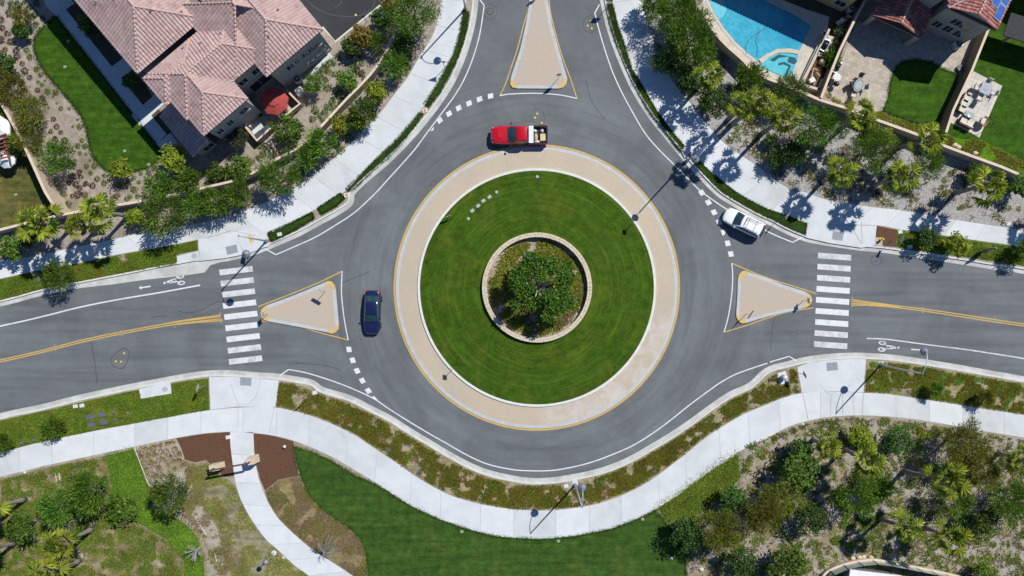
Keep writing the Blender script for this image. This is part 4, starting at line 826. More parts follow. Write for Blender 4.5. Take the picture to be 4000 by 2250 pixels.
a, b, n = nearest_side(CW, 1050, 1608); L = (b - a).length
for u, ww in ((.62, 1.1), (.8, 1.1)): window(hs, org, a, b, u * L - ww / 2, u * L + ww / 2, 3.6, 4.8, 2, n)
window(hs, org, a, b, .6 * L, .86 * L, .2, 2.4, 2, n)
RB = ((433, 1085, -420, 1098), (440, 900, 1150, 1424), (491, 1300, 1150, 1608), (512, 949, 1379, 1780), (985, 1690, 880, 1602), (1160, 1717, 500, 1746))
for i, (s, t) in enumerate(((1000, 980), (840, 860), (600, 1260), (960, 1250), (1120, 1300), (830, 1180), (700, 620), (1400, 900), (1380, 1560), (1560, 1450), (560, 520))):      # vent pipes poking out of the roofs
    z = 6.7 + .0133 * .44 * max(min(s - a, b - s, t - c, d - t) for a, b, c, d in RB); p = FA.pt(s, t); g = MB()
    g.tube([(p.x, p.y, z - .3), (p.x, p.y, z + .42)], .055, 8); g.lathe([(.09, z + .38), (.09, z + .44), (.02, z + .48)], (p.x, p.y, 0), 8); g.build('vent_pipe', 'roof_cap', hs, True, org)
# lower porch roof on the left of the house
FP = Frame('a', (.763, -.646), (.646, .763), 3.0)
def st_of(x, y): return x * .763 - y * .646, x * .646 + y * .763
s0, t0 = st_of(1212, 885); s1, t1 = st_of(1458, 1182)
pa, pb = FP.pt(s0, t0), FP.pt(s0 - 4, t1); d = FP.u; dx = Vector((d.x, -d.y, 0)); ln = 2.55
pc, pd = pb + dx * ln + Vector((0, 0, ln * .42)), pa + dx * ln + Vector((0, 0, ln * .42))
prf = roof_mesh('porch_roof', [([pa, pb, pc, pd], pb - pa)], 'roof_tile', hs, org, [(pb, pc), (pa, pd)])
g = MB(); eaves(g, [pa, pb, pc, pd], th=.16); g.build('eaves', ['fascia', 'soffit'], prf, False, org)
g = MB(); q4 = inset([Vector((p.x, p.y, 0)) for p in (pa, pb, pc, pd)], .35); g.prism([(p.x, p.y) for p in q4], 0, 2.75); g.build('wall', 'stucco_grey', hs, False, org)
w0, w1 = q4[1], q4[2]; nn = (pb - pa).normalized(); nn.z = 0
window(hs, org, w0, w1, .6, 1.9, .9, 2.1, 2, nn)
# metal valley flashings
g = MB()
for s, z in (('a 1418,558 1770,612', 6.85), ('b 500,212 560,280', 0)):
    if z:
        p = [w(q_, z) for q_ in P(s)]; g.tube([p[0] + Vector((0, 0, .35)), p[1]], .05, 6)
g.build('flashing', 'flashing', hs, False, org)
# --- the solar roofed house
FD = Frame('d', (.906, .423), (.423, -.906), 6.4)
def dst(x, y): return x * .906 + y * .423, x * .423 - y * .906
s0, t0 = dst(1350, 55); s1, _ = dst(1725, 230)
org2 = FD.pt((s0 + s1) / 2, t0, 0)
h2 = thing('house', 'pale grey house with a red tile gable and blue solar panels', 'house', org2)
F, K, cs = hip(FD, s0, s1, t0, t0 + 900, 0.42, 't', False, False)
rf = roof_mesh('roof', F, 'roof_tile_red', h2, org2, [K[0]])
g = MB(); eaves(g, cs[:4]); g.build('eaves', ['fascia', 'soffit'], rf, False, org2)
a, b, c, d, r0, r1 = cs; wl = inset([a, b, c, d], .3); g = MB(); g.prism([(p.x, p.y) for p in wl], 0, 6.25)
mid = (wl[0] + wl[1]) / 2; g.add([Vector((wl[0].x, wl[0].y, 6.25)), Vector((wl[1].x, wl[1].y, 6.25)), Vector((mid.x, mid.y, 7.25))], [(0, 1, 2)]); g.build('wall', 'stucco_grey', h2, False, org2)
fa, fb = wl[0], wl[1]; nf = (a - d).normalized(); L = (fb - fa).length
window(h2, org2, fa, fb, L * .3, L * .62, 3.5, 4.8, 3, nf); window(h2, org2, fa, fb, L * .64, L * .78, 3.5, 4.8, 1, nf)
for k in range(3): window(h2, org2, fa, fb, L * (.1 + .25 * k), L * (.3 + .25 * k), 1.6, 3.0, 2, nf)
sl1 = (b, c, r0)
ex = (c - b).normalized(); sx = (r0 - (b + c) / 2); sx = (r0 - b) - ex * (r0 - b).dot(ex); sx.normalize(); nr = ex.cross(sx); nr = nr if nr.z > 0 else -nr
for k, (u, v) in enumerate(((0.75, .25), (2.35, .25), (3.95, .25), (1.65, 1.25), (3.25, 1.25), (5.55, .25), (4.85, 1.25))):
    g = MB(); o_ = b + ex * u + sx * v + nr * .16
    q4 = [o_, o_ + ex * 1.56, o_ + ex * 1.56 + sx * .96, o_ + sx * .96]; q4b = [p - nr * .05 for p in q4]
    g.add(q4 + q4b, [(0, 1, 2, 3), (7, 6, 5, 4), (0, 4, 5, 1), (1, 5, 6, 2), (2, 6, 7, 3), (3, 7, 4, 0)]); pn = g.build('solar_panel', 'steel_light', h2, False, org2)
    g = MB(); i4 = [p + nr * .004 for p in (q4[0].lerp(q4[2], .035), q4[1].lerp(q4[3], .035), q4[2].lerp(q4[0], .035), q4[3].lerp(q4[1], .035))]
    g.add(i4, [(0, 1, 2, 3)]); g.build('cells', 'solar_cell', pn, False, org2)
# its left wing
F, K, cs2 = hip(FD, s0 - 560, s0 - 6, t0 + 40, t0 + 900, 0.42, 's', True, True)
rf = roof_mesh('roof', F, 'roof_tile_red', h2, org2, K); g = MB(); eaves(g, cs2[:4]); g.build('eaves', ['fascia', 'soffit'], rf, False, org2)
wl = inset(cs2[:4], .35); g = MB(); g.prism([(p.x, p.y) for p in wl], 0, 6.2); g.build('wall', 'stucco_grey', h2, False, org2)
p, q_ = w(P('d 1365,60')[0], 6.55), w(P('d 1520,-20')[0], 7.1); g = MB(); g.tube([p, q_], .07, 6); g.build('flashing', 'flashing', h2, False, org2)
# covered patio
FD.ze = 2.9; ps0, pt0 = dst(788, 118); ps1, _ = dst(1150, 290)
F, K, cs = hip(FD, ps0, ps1, pt0, pt0 + 235, .36, 't', False, False)
rf = roof_mesh('patio_roof', F, 'roof_tile_red', h2, org2, [K[0]]); g = MB(); eaves(g, cs[:4], th=.16); g.build('eaves', ['fascia', 'soffit'], rf, False, org2)
a, b, c, d, r0, r1 = cs; wl = inset([a, b, c, d], .25)
for i in (0, 1):
    p = wl[i]; g = MB(); g.box((p.x, p.y, 1.4), (.5, .5, 2.75), math.atan2((b - a).y, (b - a).x)); g.build('post', 'stucco_grey', h2, False, org2)
g = MB(); ga, gb = wl[0], wl[1]; gm = (ga + gb) / 2; ang = math.atan2((gb - ga).y, (gb - ga).x)
g.box((gm.x, gm.y, 2.6), ((gb - ga).length, .28, .3), ang); g.build('beam', 'stucco_grey', h2, False, org2)
FD.ze = 6.4
# --- the house behind the pool and the house at the far right edge (mostly outside the frame)
def dwall(s): return W1(s, 0)
def block(name, label, corner, lu, lv, z, mw, mr, pitch=.4, ov=.45, ze=None):
    """house block: ground corner at survey point, running -u (left) and +t (away)"""
    c = W1(corner, 0); u = Vector((.906, -.423, 0)); v = Vector((.423, .906, 0))
    t = thing(name, label, 'house', c)
    q4 = [c, c - u * lu, c - u * lu + v * lv, c + v * lv]
    g = MB(); g.prism([(p.x, p.y) for p in q4], 0, z - .15); g.build('wall', mw, t, False, c)
    o4 = [c + u * ov - v * ov, c - u * (lu + ov) - v * ov, c - u * (lu + ov) + v * (lv + ov), c + u * ov + v * (lv + ov)]
    for p in o4: p.z = z
    hw = (lv + 2 * ov) / 2; mid = (o4[0] + o4[3]) / 2; m2 = (o4[1] + o4[2]) / 2
    r0 = mid - u * hw + Vector((0, 0, hw * pitch)); r1 = m2 + u * hw + Vector((0, 0, hw * pitch))
    F = [([o4[1], o4[0], r0, r1], u), ([o4[0], o4[3], r0], v), ([o4[3], o4[2], r1, r0], u), ([o4[2], o4[1], r1], v)]
    rf = roof_mesh('roof', F, mr, t, c, [(r0, r1), (o4[0], r0), (o4[3], r0)]); g = MB(); eaves(g, o4); g.build('eaves', ['fascia', 'soffit'], rf, False, c)
    return t, c, u, v
hb, c, u, v = block('house', 'yellowish stucco house behind the swimming pool, mostly outside the frame', 'd 552,95', 24, 9, 5.7, 'stucco_yellow', 'roof_tile_red')
window(hb, c, c - u * 4, c, 2.5, 3.7, 1.2, 2.4, 2, -v); window(hb, c, c - u * 9, c, 2, 3.6, 1, 2.4, 2, -v)
hr, c, u, v = block('house', 'yellow stucco house with a dark patio roof at the far upper right edge', 'd 2950,340', 17, 10, 5.9, 'stucco_yellow', 'roof_tile_red')
g = MB(); q4 = W('d 1835,95 2600,330 2600,520 1775,268', 2.75); g.prism([(p.x, p.y) for p in q4], 2.6, 2.78); pr = g.build('patio_roof', 'shingle', hr, False, c)
for s in ('d 1768,312', 'd 2080,400'):
    p = W1(s); g = MB(); g.box((p.x, p.y, 1.3), (.3, .3, 2.6), .4); g.build('post', 'stucco_yellow', hr, False, c)
# small white roofed building behind a rail at the bottom right
RW = cr(W('l 415,1500 430,1440 500,1395 600,1360 700,1340 790,1332 900,1345 1050,1375 1250,1415 1400,1449 1560,1490', .7), 6)
wall('retaining_wall', RW, .7, .28, 'low curved tan wall under the posts at the bottom right edge', z0=-.02)
pr = W1('l 900,1480'); rl = thing('railing', 'dark rail posts with glass panels on the low wall at the bottom right', 'railing', pr)
pp = resample(offset(RW, -.02), 12)
for p in pp:
    g = MB(); g.box((p.x, p.y, 1.35), (.07, .07, 1.3)); g.build('post', 'furniture_dark', rl, False, pr)
for p, q_ in zip(pp, pp[1:]):
    g = MB(); d = q_ - p; m = (p + q_) / 2; g.box((m.x, m.y, 1.3), (d.length - .12, .02, 1.05), math.atan2(d.y, d.x)); g.build('glass_panel', 'glass_panel', rl, False, pr)
sheet('terrace', W('l 420,1500 440,1445 510,1402 610,1370 700,1352 790,1345 900,1358 1050,1390 1250,1430 1400,1470 1560,1900 420,1900'), ZLAWN, 'pale_scrub', 'pale grey green terrace behind the glass rail', 'terrace')
c = W1('l 760,1460'); t = thing('pavilion', 'flat white roofed pavilion corner at the bottom right edge of the frame', 'pavilion', c)
q4 = W('l 620,1400 1010,1447 990,1800 560,1760', 2.4); g = MB(); g.prism([(p.x, p.y) for p in q4], 2.3, 2.45); g.build('roof', 'canvas_white', t, False, c)
q5 = inset([Vector((p.x, p.y, 0)) for p in q4], .4); g = MB(); g.prism([(p.x, p.y) for p in q5], 0, 2.3); g.build('wall', 'steel_grey', t, False, c)
# pergola and white umbrella of the left neighbour
c = W1('a 0,1130'); t = thing('pergola', 'dark red wooden pergola at the left edge beside the brownish lawn', 'pergola', c)
for k in range(7):
    p0, p1 = w(P('a -120,%d' % (1065 + 28 * k))[0], 2.5), w(P('a %d,%d' % (48 + 7 * (k % 3) + 8 * (k > 1), 1010 + 29 * k))[0], 2.5); g = MB()
    d = p1 - p0; m = (p0 + p1) / 2; g.box(m, (d.length, .1, .14), math.atan2(d.y, d.x)); g.build('slat', 'pergola_wood', t, False, c)
for s in ('a 40,1050', 'a 60,1180', 'a -90,1240'):
    p = w(P(s)[0], 1.2); g = MB(); g.box((p.x, p.y, 1.2), (.14, .14, 2.4)); g.build('post', 'pergola_wood', t, False, c)
p0, p1 = w(P('a 20,1015')[0], 2.4), w(P('a 75,1215')[0], 2.4); g = MB(); d = p1 - p0; g.box((p0 + p1) / 2 + Vector((0, 0, -.05)), (d.length, .12, .16), math.atan2(d.y, d.x)); g.build('beam', 'pergola_wood', t, False, c)
def umbrella(name, label, s, r, z, m, n=8, ang=.2, lean=0):
    c = W1(s, z); b = Vector((c.x, c.y, ZL)); t = thing(name, label, 'umbrella', b); h = z - ZL
    g = MB(); rim = [Vector((r * math.cos(6.283 * k / n + ang), r * math.sin(6.283 * k / n + ang), h - .5)) for k in range(n)]
    rim2 = [Vector((p.x * .36, p.y * .36, h - .12)) for p in rim]
    for k in range(n):
        a, b_, c_, d_ = rim[k], rim[(k + 1) % n], rim2[(k + 1) % n], rim2[k]; md = (a + b_) / 2 * .97; md.z = h - .48
        g.add([a, md, b_, c_, d_], [(0, 1, 2, 3, 4)], 0); g.add([a, b_, b_ - Vector((0, 0, .14)), a - Vector((0, 0, .14))], [(0, 1, 2, 3)], 0)
    g.build('canopy', m, t)
    g = MB(); v1 = [Vector((p.x * .42, p.y * .42, h - .07)) for p in rim]; g.add(v1 + [Vector((0, 0, h + .03))], [(k, (k + 1) % n, n) for k in range(n)]); g.build('vent_cap', m, t)
    g = MB(); g.tube([(0, 0, 0), (0, 0, h - .1)], .03, 8); g.build('pole', 'furniture_dark', t); g = MB(); g.lathe([(.28, 0), (.28, .06), (.06, .1)], n=14); g.build('base', 'furniture_dark', t)
    g = MB()
    for p in rim: g.tube([(0, 0, h - .16), p * .98 + Vector((0, 0, -.03))], .012, 5)
    g.build('ribs', 'furniture_dark', t); return t
umbrella('umbrella', 'red octagonal umbrella half in shade in the courtyard of the upper left house', 'n 1067,391', 1.52, 2.35, 'umbrella_red', 8, .25)
umbrella('umbrella', 'white umbrella beside the dark red pergola at the left edge', 'a -35,960', 1.4, 2.7, 'canvas_white', 6, .5)
umbrella('umbrella', 'white scalloped umbrella below the dark red pergola at the left edge', 'a 25,1195', 1.0, 2.1, 'canvas_white', 10, .1)
# ---------------------------------------------------------------- vegetation
def rvec(r):
    while True:
        v = Vector((r.uniform(-1, 1), r.uniform(-1, 1), r.uniform(-1, 1)))
        if 0.05 < v.length < 1: return v.normalized()
def leaf(g, p, d, n, l, wd_, t):
    """a pointed leaf at p growing along d, face normal about n"""
    s = d.cross(n)
    if s.length < 1e-4: s = d.orthogonal()
    s = s.normalized() * wd_ / 2; m = p + d * l * .45
    g.add([p, m + s, p + d * l, m - s], [(0, 1, 2, 3)], 0, t)
def crown(kind, Rr, seed):
    """leaf clumps round a few boughs; origin at the crown centre"""
    r = random.Random(seed); g = MB()
    fine = kind in ('leaf_fine', 'leaf_grey', 'leaf_olive', 'leaf_rust')
    fl = 0.72 if not fine else 0.8
    nb = max(5, int(7 + Rr * 5)); boughs = []
    ph = r.uniform(0, 6.28); asym = [r.uniform(.78, 1.12) for _ in range(7)]
    for i in range(nb):
        a = i * 2.39996 + r.uniform(-.4, .4); rr = Rr * math.sqrt((i + .5) / nb) * r.uniform(.72, .98)
        rr *= asym[int(a / 6.2832 * 7) % 7]
        z = Rr * fl * (math.sqrt(max(0, 1 - (rr / (Rr * 1.08)) ** 2)) * r.uniform(.35, .9) - .15)
        boughs.append((Vector((rr * math.cos(a + ph), rr * math.sin(a + ph), z)), Rr * r.uniform(.2, .36) + .12, r.uniform(-.18, .18)))
    for i in range(nb // 2):
        v = rvec(r); v.z = -abs(v.z) * .4; boughs.append((v * Rr * .65, Rr * .3, -.15))
    area = 3.2 * Rr * Rr
    per = int((330 if fine else 130) * area / len(boughs) / max(.75, min(Rr, 1.8)) ** .7) + 16
    for c, br, tb in boughs:
        for k in range(per):
            v = rvec(r); v.z = v.z * .8 + .12; q = c + v * br * (r.random() ** .38)
            out = (q * .9 + Vector((0, 0, Rr * .35))).normalized()
            if fine:
                d = (out + rvec(r) * .75).normalized(); leaf(g, q, d, rvec(r), r.uniform(.22, .46), r.uniform(.055, .1), max(0, min(1, r.gauss(.42, .22) + tb)))
            else:
                n = (out * .8 + Vector((0, 0, .7)) + rvec(r) * .8).normalized(); d = n.orthogonal().normalized(); d = Matrix.Rotation(r.uniform(0, 6.28), 3, n) @ d
                leaf(g, q, d, n, r.uniform(.18, .36), r.uniform(.12, .22), max(0, min(1, r.gauss(.42, .24) + tb)))
    return g, boughs
def trunk(g, r, hc, boughs, rad):
    top = Vector((0, 0, hc * .55)); g.tube([(0, 0, -.1), (r.uniform(-.06, .06), r.uniform(-.06, .06), hc * .3), top], [rad * 1.25, rad, rad * .85], 7)
    for c, br, _ in boughs[::2][:9]:
        e = c * .85 + Vector((0, 0, hc)); m = top.lerp(e, .5) + Vector((0, 0, -.12)); g.tube([top - Vector((0, 0, .05)), m, e], [rad * .55, rad * .35, rad * .14], 5)
_tree = {}
def tree(kind, name, s, rp, label, cat='tree', hc=None, group=None, bark='bark', flower=None):
    """s: survey position of the crown, rp: its radius in survey px"""
    rm = rp / 1.932 * S * (1.0 if group == NWL else 1.09 if 'lower right' in str(group) else 1.08); hc = hc or max(.5, rm * (.95 if group == NWL else 1.15) + .4)
    p = w(P(s)[0], hc); base = Vector((p.x, p.y, ZL)); rm *= (H - hc) / H
    cl = min((.45, .8, 1.3, 2.0, 2.8), key=lambda q_: abs(math.log(q_ / rm))); v = rnd.randint(0, 1); sc = rm / cl
    key = (kind, cl, v)
    if key not in _tree:
        g, b = crown(kind, cl, hash(kind) % 97 + int(cl * 10) + v * 31 if False else sum(map(ord, kind)) + int(cl * 10) + v * 31)
        me = g.build('crown', kind, tint=True); m = me.data; bpy.data.objects.remove(me); _tree[key] = (m, b)
    me, b = _tree[key]
    t = thing(name, label, cat, base, 0, group)
    o = bpy.data.objects.new('crown', me); COL.objects.link(o); o.parent = t; o.location = (0, 0, hc - ZL); az = rnd.uniform(0, 6.28); o.rotation_euler = (0, 0, az); o.scale = (sc, sc, sc * rnd.uniform(.9, 1.1))
    if rm > .5:
        g = MB(); Mz = Matrix.Rotation(az, 3, 'Z'); trunk(g, rnd, hc - ZL, [(Mz @ c * sc, br, 0) for c, br, _ in b], .04 + .035 * rm); g.build('trunk', bark, t)
    return t
NWL = 'trees round the wall of the upper left house'
for k, nm, s, rp, lab in (
 ('leaf_fine', 'tree', 'b 1190,120', 205, 'largest feathery tree overhanging the sidewalk at the top left street lamp'),
 ('leaf_amber', 'tree', 'b 1010,20', 88, 'amber tinted bushy tree at the end of the curved garden wall'),
 ('leaf_dark', 'tree', 'b 950,150', 95, 'dark tree between the parking court and the curved garden wall'),
 ('leaf_amber', 'tree', 'b 795,275', 98, 'amber tinted tree inside the wall near the parking court corner'),
 ('leaf_fine', 'tree', 'b 905,310', 75, 'dull green bush touching the amber tree inside the wall'),
 ('leaf_dark', 'bush', 'b 720,355', 70, 'dark bush below the parking court corner'),
 ('leaf_fine', 'tree', 'b 1035,500', 105, 'tall feathery tree outside the wall below the big overhanging one'),
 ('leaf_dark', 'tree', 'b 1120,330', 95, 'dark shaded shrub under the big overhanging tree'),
 ('leaf_lime', 'tree', 'b 905,690', 88, 'bright lime green tree outside the curved garden wall'),
 ('leaf_fine', 'tree', 'b 805,850', 112, 'feathery tree outside the wall next below the lime green one'),
 ('leaf_lime', 'tree', 'b 640,945', 85, 'yellow green bush at the bend of the curved garden wall'),
 ('leaf_dark', 'tree', 'b 740,930', 70, 'dark bush between the yellow green bush and the feathery tree'),
 ('leaf_green', 'tree', 'b 690,615', 80, 'upright green tree inside the wall right of the bare soil'),
 ('leaf_fine', 'tree', 'b 440,645', 75, 'light feathery tree beside the air conditioners'),
 ('leaf_green', 'tree', 'b 250,970', 130, 'broad leafy bright green tree beside the courtyard walls'),
 ('leaf_fine', 'tree', 'b 475,1080', 115, 'feathery tree straddling the wall right of the courtyard'),
 ('leaf_fine', 'tree', 'b 390,1190', 95, 'dark lower half of the hedge outside the wall by the sidewalk'),
 ('leaf_fine', 'tree', 'b 175,1320', 165, 'wide feathery tree covering the wall below the house'),
 ('leaf_grey', 'tree', 'a 1800,1050', 85, 'grey green bushy tree against the shaded house wall'),
 ('leaf_lime', 'tree', 'a 1310,1205', 112, 'sparse yellow leaved tree at the corner of the lower porch'),
 ('leaf_lime', 'tree', 'a 915,1280', 90, 'small yellow green tree at the lower end of the curving lawn'),
 ('leaf_fine', 'tree', 'a 1205,1400', 110, 'feathery tree inside the wall below the curving lawn'),
 ('leaf_fine', 'tree', 'a 1440,1370', 105, 'second feathery tree inside the wall below the porch'),
 ('leaf_green', 'tree', 'a 1800,1270', 100, 'light green shrub mass inside the wall below the house corner'),
 ('leaf_green', 'tree', 'a 1640,1300', 80, 'low green shrub between the porch corner and the wall'),
 ('leaf_fine', 'tree', 'e 1250,185', 165, 'widest feathery tree leaning over the left sidewalk'),
 ('leaf_lime', 'tree', 'e 1020,190', 75, 'yellow green bush left of the widest feathery tree'),
 ('leaf_fine', 'tree', 'e 1470,100', 105, 'feathery tree between the wall and the left sidewalk'),
 ('leaf_fine', 'tree', 'e 1640,90', 115, 'feathery tree right of the middle of the left hedge'),
 ('leaf_fine', 'tree', 'e 1800,25', 110, 'feathery tree at the right end of the left hedge'),
 ('leaf_fine', 'tree', 'a 460,1195', 130, 'grey green spreading tree beside the slanting wall, lowest of four'),
 ('leaf_olive', 'tree', 'a 230,850', 130, 'olive spreading tree beside the slanting wall, second from the top'),
 ('leaf_olive', 'tree', 'a 85,680', 130, 'olive spreading tree over the top end of the slanting wall'),
 ('leaf_olive', 'tree', 'a 215,1060', 120, 'olive spreading tree hanging over the slanting wall, third from the top'),
 ('leaf_dark', 'tree', 'a 25,480', 95, 'dark tree cut by the left edge beside the mulch bed'),
 ('leaf_olive', 'tree', 'a 165,135', 75, 'olive brown tree among the shrubs at the top left corner'),
 ('leaf_dark', 'bush', 'a 160,235', 60, 'dark shrub just below the olive brown tree at the top left'),
 ('leaf_green', 'bush', 'e 80,425', 105, 'bright green shrub mass at the left edge above the sidewalk'),
 ('leaf_dark', 'bush', 'e 225,350', 90, 'dark shrub mass under the leftmost fan palm'),
 ('leaf_fine', 'tree', 'e 450,620', 118, 'street tree in the ground cover strip by the left bike lane'),
 ('leaf_green', 'bush', 'a 40,870', 60, 'bright green hedge shrub behind the top of the slanting wall'),
 ('leaf_green', 'bush', 'a 85,990', 60, 'bright green hedge shrub beside the white umbrella at the left edge'),
 ('leaf_dark', 'bush', 'a 110,1120', 70, 'dark hedge shrub beside the dark red pergola'),
 ('leaf_green', 'bush', 'a 650,180', 60, 'green shrub in the dark bed beside the house eave'),
 ('leaf_grey', 'bush', 'a 705,245', 50, 'blue grey shrub in the dark bed beside the house eave'),
 ('leaf_dark', 'bush', 'a 950,260', 30, 'tiny shrub hidden under the eave'),
 ('leaf_dark', 'bush', 'a 1000,620', 60, 'dark shrub in the bed below the shaded landing'),
): tree(k, nm, s, rp, lab, 'tree' if nm == 'tree' else 'bush', None, NWL)
for k, s, rp, lab, h in (
 ('leaf_fine', 'i 410,330', 82, 'street tree beside the dark pads on the lower left strip', .8), ('leaf_fine', 'i 20,440', 72, 'street tree cut by the left edge on the lower left strip', .8),
 ('leaf_fine', 'i 680,805', 160, 'largest round feathery tree left of the bright ground cover', None), ('leaf_fine', 'i 430,915', 130, 'round feathery tree between the two others on the lower left', None),
 ('leaf_green', 'i 185,1070', 120, 'round dark green tree nearest the left edge below', None), ('leaf_fine', 'i 1280,815', 135, 'round tree right of the bright ground cover beside the orange aloes', None),
 ('leaf_green', 'i 930,950', 105, 'low green tree inside the bright ground cover band', 1.0), ('leaf_green', 'i 610,1100', 40, 'small green shrub beside the bare palm trunk on the lower left', .5)):
    tree(k, 'tree', s, rp, lab, 'tree', h, 'round trees on the lower left slope')
NEG = 'trees on the right mulch slope'
for k, s, rp, lab in (
 ('leaf_fine', 'c 1050,30', 100, 'feathery tree at the top edge beside the right sidewalk'), ('leaf_fine', 'c 1190,150', 130, 'feathery tree left of the pool wall near the top edge'),
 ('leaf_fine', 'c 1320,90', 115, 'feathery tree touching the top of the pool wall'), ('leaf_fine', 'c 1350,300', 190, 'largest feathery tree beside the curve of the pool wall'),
 ('leaf_dark', 'c 1240,440', 120, 'dark shaded tree below the largest feathery tree of the right slope'), ('leaf_fine', 'c 1440,430', 100, 'feathery tree just above the first fan palm'),
 ('leaf_fine', 'c 1800,590', 105, 'feathery bush under the lower end of the pool wall'), ('leaf_fine', 'd 150,690', 115, 'feathery tree against the wall below the poolside planter'),
 ('leaf_fine', 'd 350,960', 170, 'wide feathery tree right of the pair of fan palms'), ('leaf_dark', 'c 1520,760', 110, 'dark broad shrub beside the first fan palm'),
 ('leaf_green', 'c 1730,700', 70, 'green shrub between the first fan palms'), ('leaf_fine', 'd 790,1130', 170, 'wide feathery tree between two fan palms below the rear wall'),
 ('leaf_lime', 'd 880,1040', 70, 'yellow green top beside the wide feathery tree below the rear wall'), ('leaf_fine', 'd 1190,1250', 110, 'feathery tree beside the middle palm of the lower row'),
 ('leaf_dark', 'd 190,1170', 95, 'dark shrub mass on the slope under the wide feathery tree'), ('leaf_dark', 'd 60,1190', 70, 'dark shrub below the pair of fan palms'),
 ('leaf_green', 'd 20,1050', 35, 'small bright shrub at the foot of the pair of palms'), ('leaf_green', 'd 1900,1400', 90, 'green tree at the right edge beside the last fan palm'),
 ('leaf_lime', 'h 1425,400', 88, 'yellow green street tree in the strip by the right sidewalk'), ('leaf_dark', 'h 1205,350', 78, 'dark street tree in the strip behind the yellow hydrant'),
 ('leaf_fine', 'h 1960,440', 85, 'street tree at the right edge of the strip'), ('leaf_dark', 'd 1560,1310', 60, 'dark shrub left of the last fan palm'),
 ('leaf_fine', 'c 1120,470', 80, 'small feathery tree at the sidewalk edge below the dark tree'), ('leaf_dark', 'c 1330,600', 95, 'dark shrub mass left of the first fan palm trunk')):
    tree(k, 'tree', s, rp, lab, 'tree', None, NEG)
for s, rp, lab in (('d 470,450', 62, 'green poolside shrub leaning on the divider wall'), ('d 550,240', 38, 'blue grey agave shrub nearest the tiny lawn'), ('d 530,300', 34, 'second blue grey agave shrub beside the divider wall'), ('d 505,365', 36, 'third blue grey agave shrub beside the divider wall')):
    tree('leaf_fine' if rp > 50 else 'leaf_grey', 'bush', s, rp, lab, 'bush', .6, 'shrubs along the divider wall')
SEG = 'trees on the lower right slope'
for k, s, rp, lab in (
 ('leaf_olive', 'k 1560,1090', 170, 'olive tree at the right end of the park lawn'), ('leaf_olive', 'k 1880,950', 160, 'large olive tree right of the bright ground cover'),
 ('leaf_olive', 'l 110,860', 130, 'olive tree between the dark round tree and the park lawn'), ('leaf_green', 'l 240,650', 150, 'round green tree above the olive trees'),
 ('leaf_dark', 'l 320,1010', 120, 'dark round tree right of the olive trees'), ('leaf_fine', 'l 640,830', 150, 'wide round tree below the second palm of the lower right'),
 ('leaf_fine', 'l 840,770', 100, 'lighter feathery tree touching the wide round one'), ('leaf_dark', 'l 985,430', 108, 'dark round tree near the sidewalk on the lower right'),
 ('leaf_olive', 'l 1480,470', 180, 'bright olive spreading tree right of the dark round one'), ('leaf_olive', 'l 1620,640', 120, 'olive tree above the tall leaning palm'),
 ('leaf_fine', 'l 1400,870', 130, 'feathery tree under the tall leaning palm'), ('leaf_fine', 'l 1830,890', 170, 'wide feathery tree at the right edge'),
 ('leaf_green', 'l 1645,1040', 110, 'round green tree beside the wide one at the right edge'), ('leaf_dark', 'l 1490,1050', 55, 'small dark bush left of the round green tree'),
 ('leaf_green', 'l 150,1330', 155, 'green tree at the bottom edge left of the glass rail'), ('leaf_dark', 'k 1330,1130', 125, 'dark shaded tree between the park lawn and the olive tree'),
 ('leaf_green', 'l 1630,1430', 75, 'green bush at the bottom edge right of the glass rail'), ('leaf_dark', 'l 250,500', 85, 'dark shrub beside the first palm of the lower right'),
 ('leaf_lime', 'l 690,390', 85, 'yellow green shrub near the sidewalk on the lower right'), ('leaf_lime', 'l 760,460', 55, 'yellow green shrub touching the second palm of the lower right'),
 ('leaf_dark', 'k 1660,870', 100, 'dark shrub shaded by the large olive tree'), ('leaf_dark', 'k 1720,1330', 110, 'dark shrub mass at the bottom edge beside the lawn'),
 ('leaf_fine', 'l 1260,40', 46, 'small street tree in the patchy strip on the lower right'), ('leaf_olive', 'l 1640,110', 50, 'second small street tree in the patchy strip on the lower right')):
    tree(k, 'tree', s, rp, lab, 'tree', None, SEG)
# the fig-like tree in the round planter
r = random.Random(5); org = Vector((C0.x + .1, C0.y, .15)); t = thing('tree', 'glossy green branching tree inside the round stone planter', 'tree', org)
g = MB(); cl = []
for a, rr, z, b in ((95, 1.9, 2.5, 1.05), (60, 2.0, 2.6, .85), (130, 1.7, 2.5, .85), (20, 2.3, 2.7, .85), (165, 1.8, 2.6, .9), (-10, 1.9, 2.5, .8), (-45, 2.1, 2.6, .95), (-70, 2.5, 2.4, .7), (195, 1.4, 2.8, .75), (215, 2.4, 2.4, .5), (250, 1.4, 2.5, .65), (-60, .8, 3.1, .6), (80, .9, 3.2, .55), (178, .7, 3.0, .5), (-30, 1.2, 3.0, .6), (35, 2.9, 2.2, .6), (110, 2.5, 2.2, .7), (-25, 2.9, 2.3, .55), (150, 2.4, 2.2, .55)):
    rr *= 1.24; b *= 1.14; z += 1.5; c = Vector((rr * math.cos(R(a)), rr * math.sin(R(a)), z)); cl.append((c, b, 0))
    for k in range(int(480 * b * b) + 40):
        v = rvec(r); q_ = c + Vector((v.x, v.y, v.z * .55)) * b * r.random() ** .4
        n = (Vector((0, 0, 1)) + rvec(r) * .9).normalized(); d = Matrix.Rotation(r.uniform(0, 6.28), 3, n) @ n.orthogonal().normalized(); leaf(g, q_, d, n, r.uniform(.2, .36), r.uniform(.13, .2), max(0, min(1, r.gauss(.45, .25))))
g.build('crown', 'leaf_fig', t, tint=True)
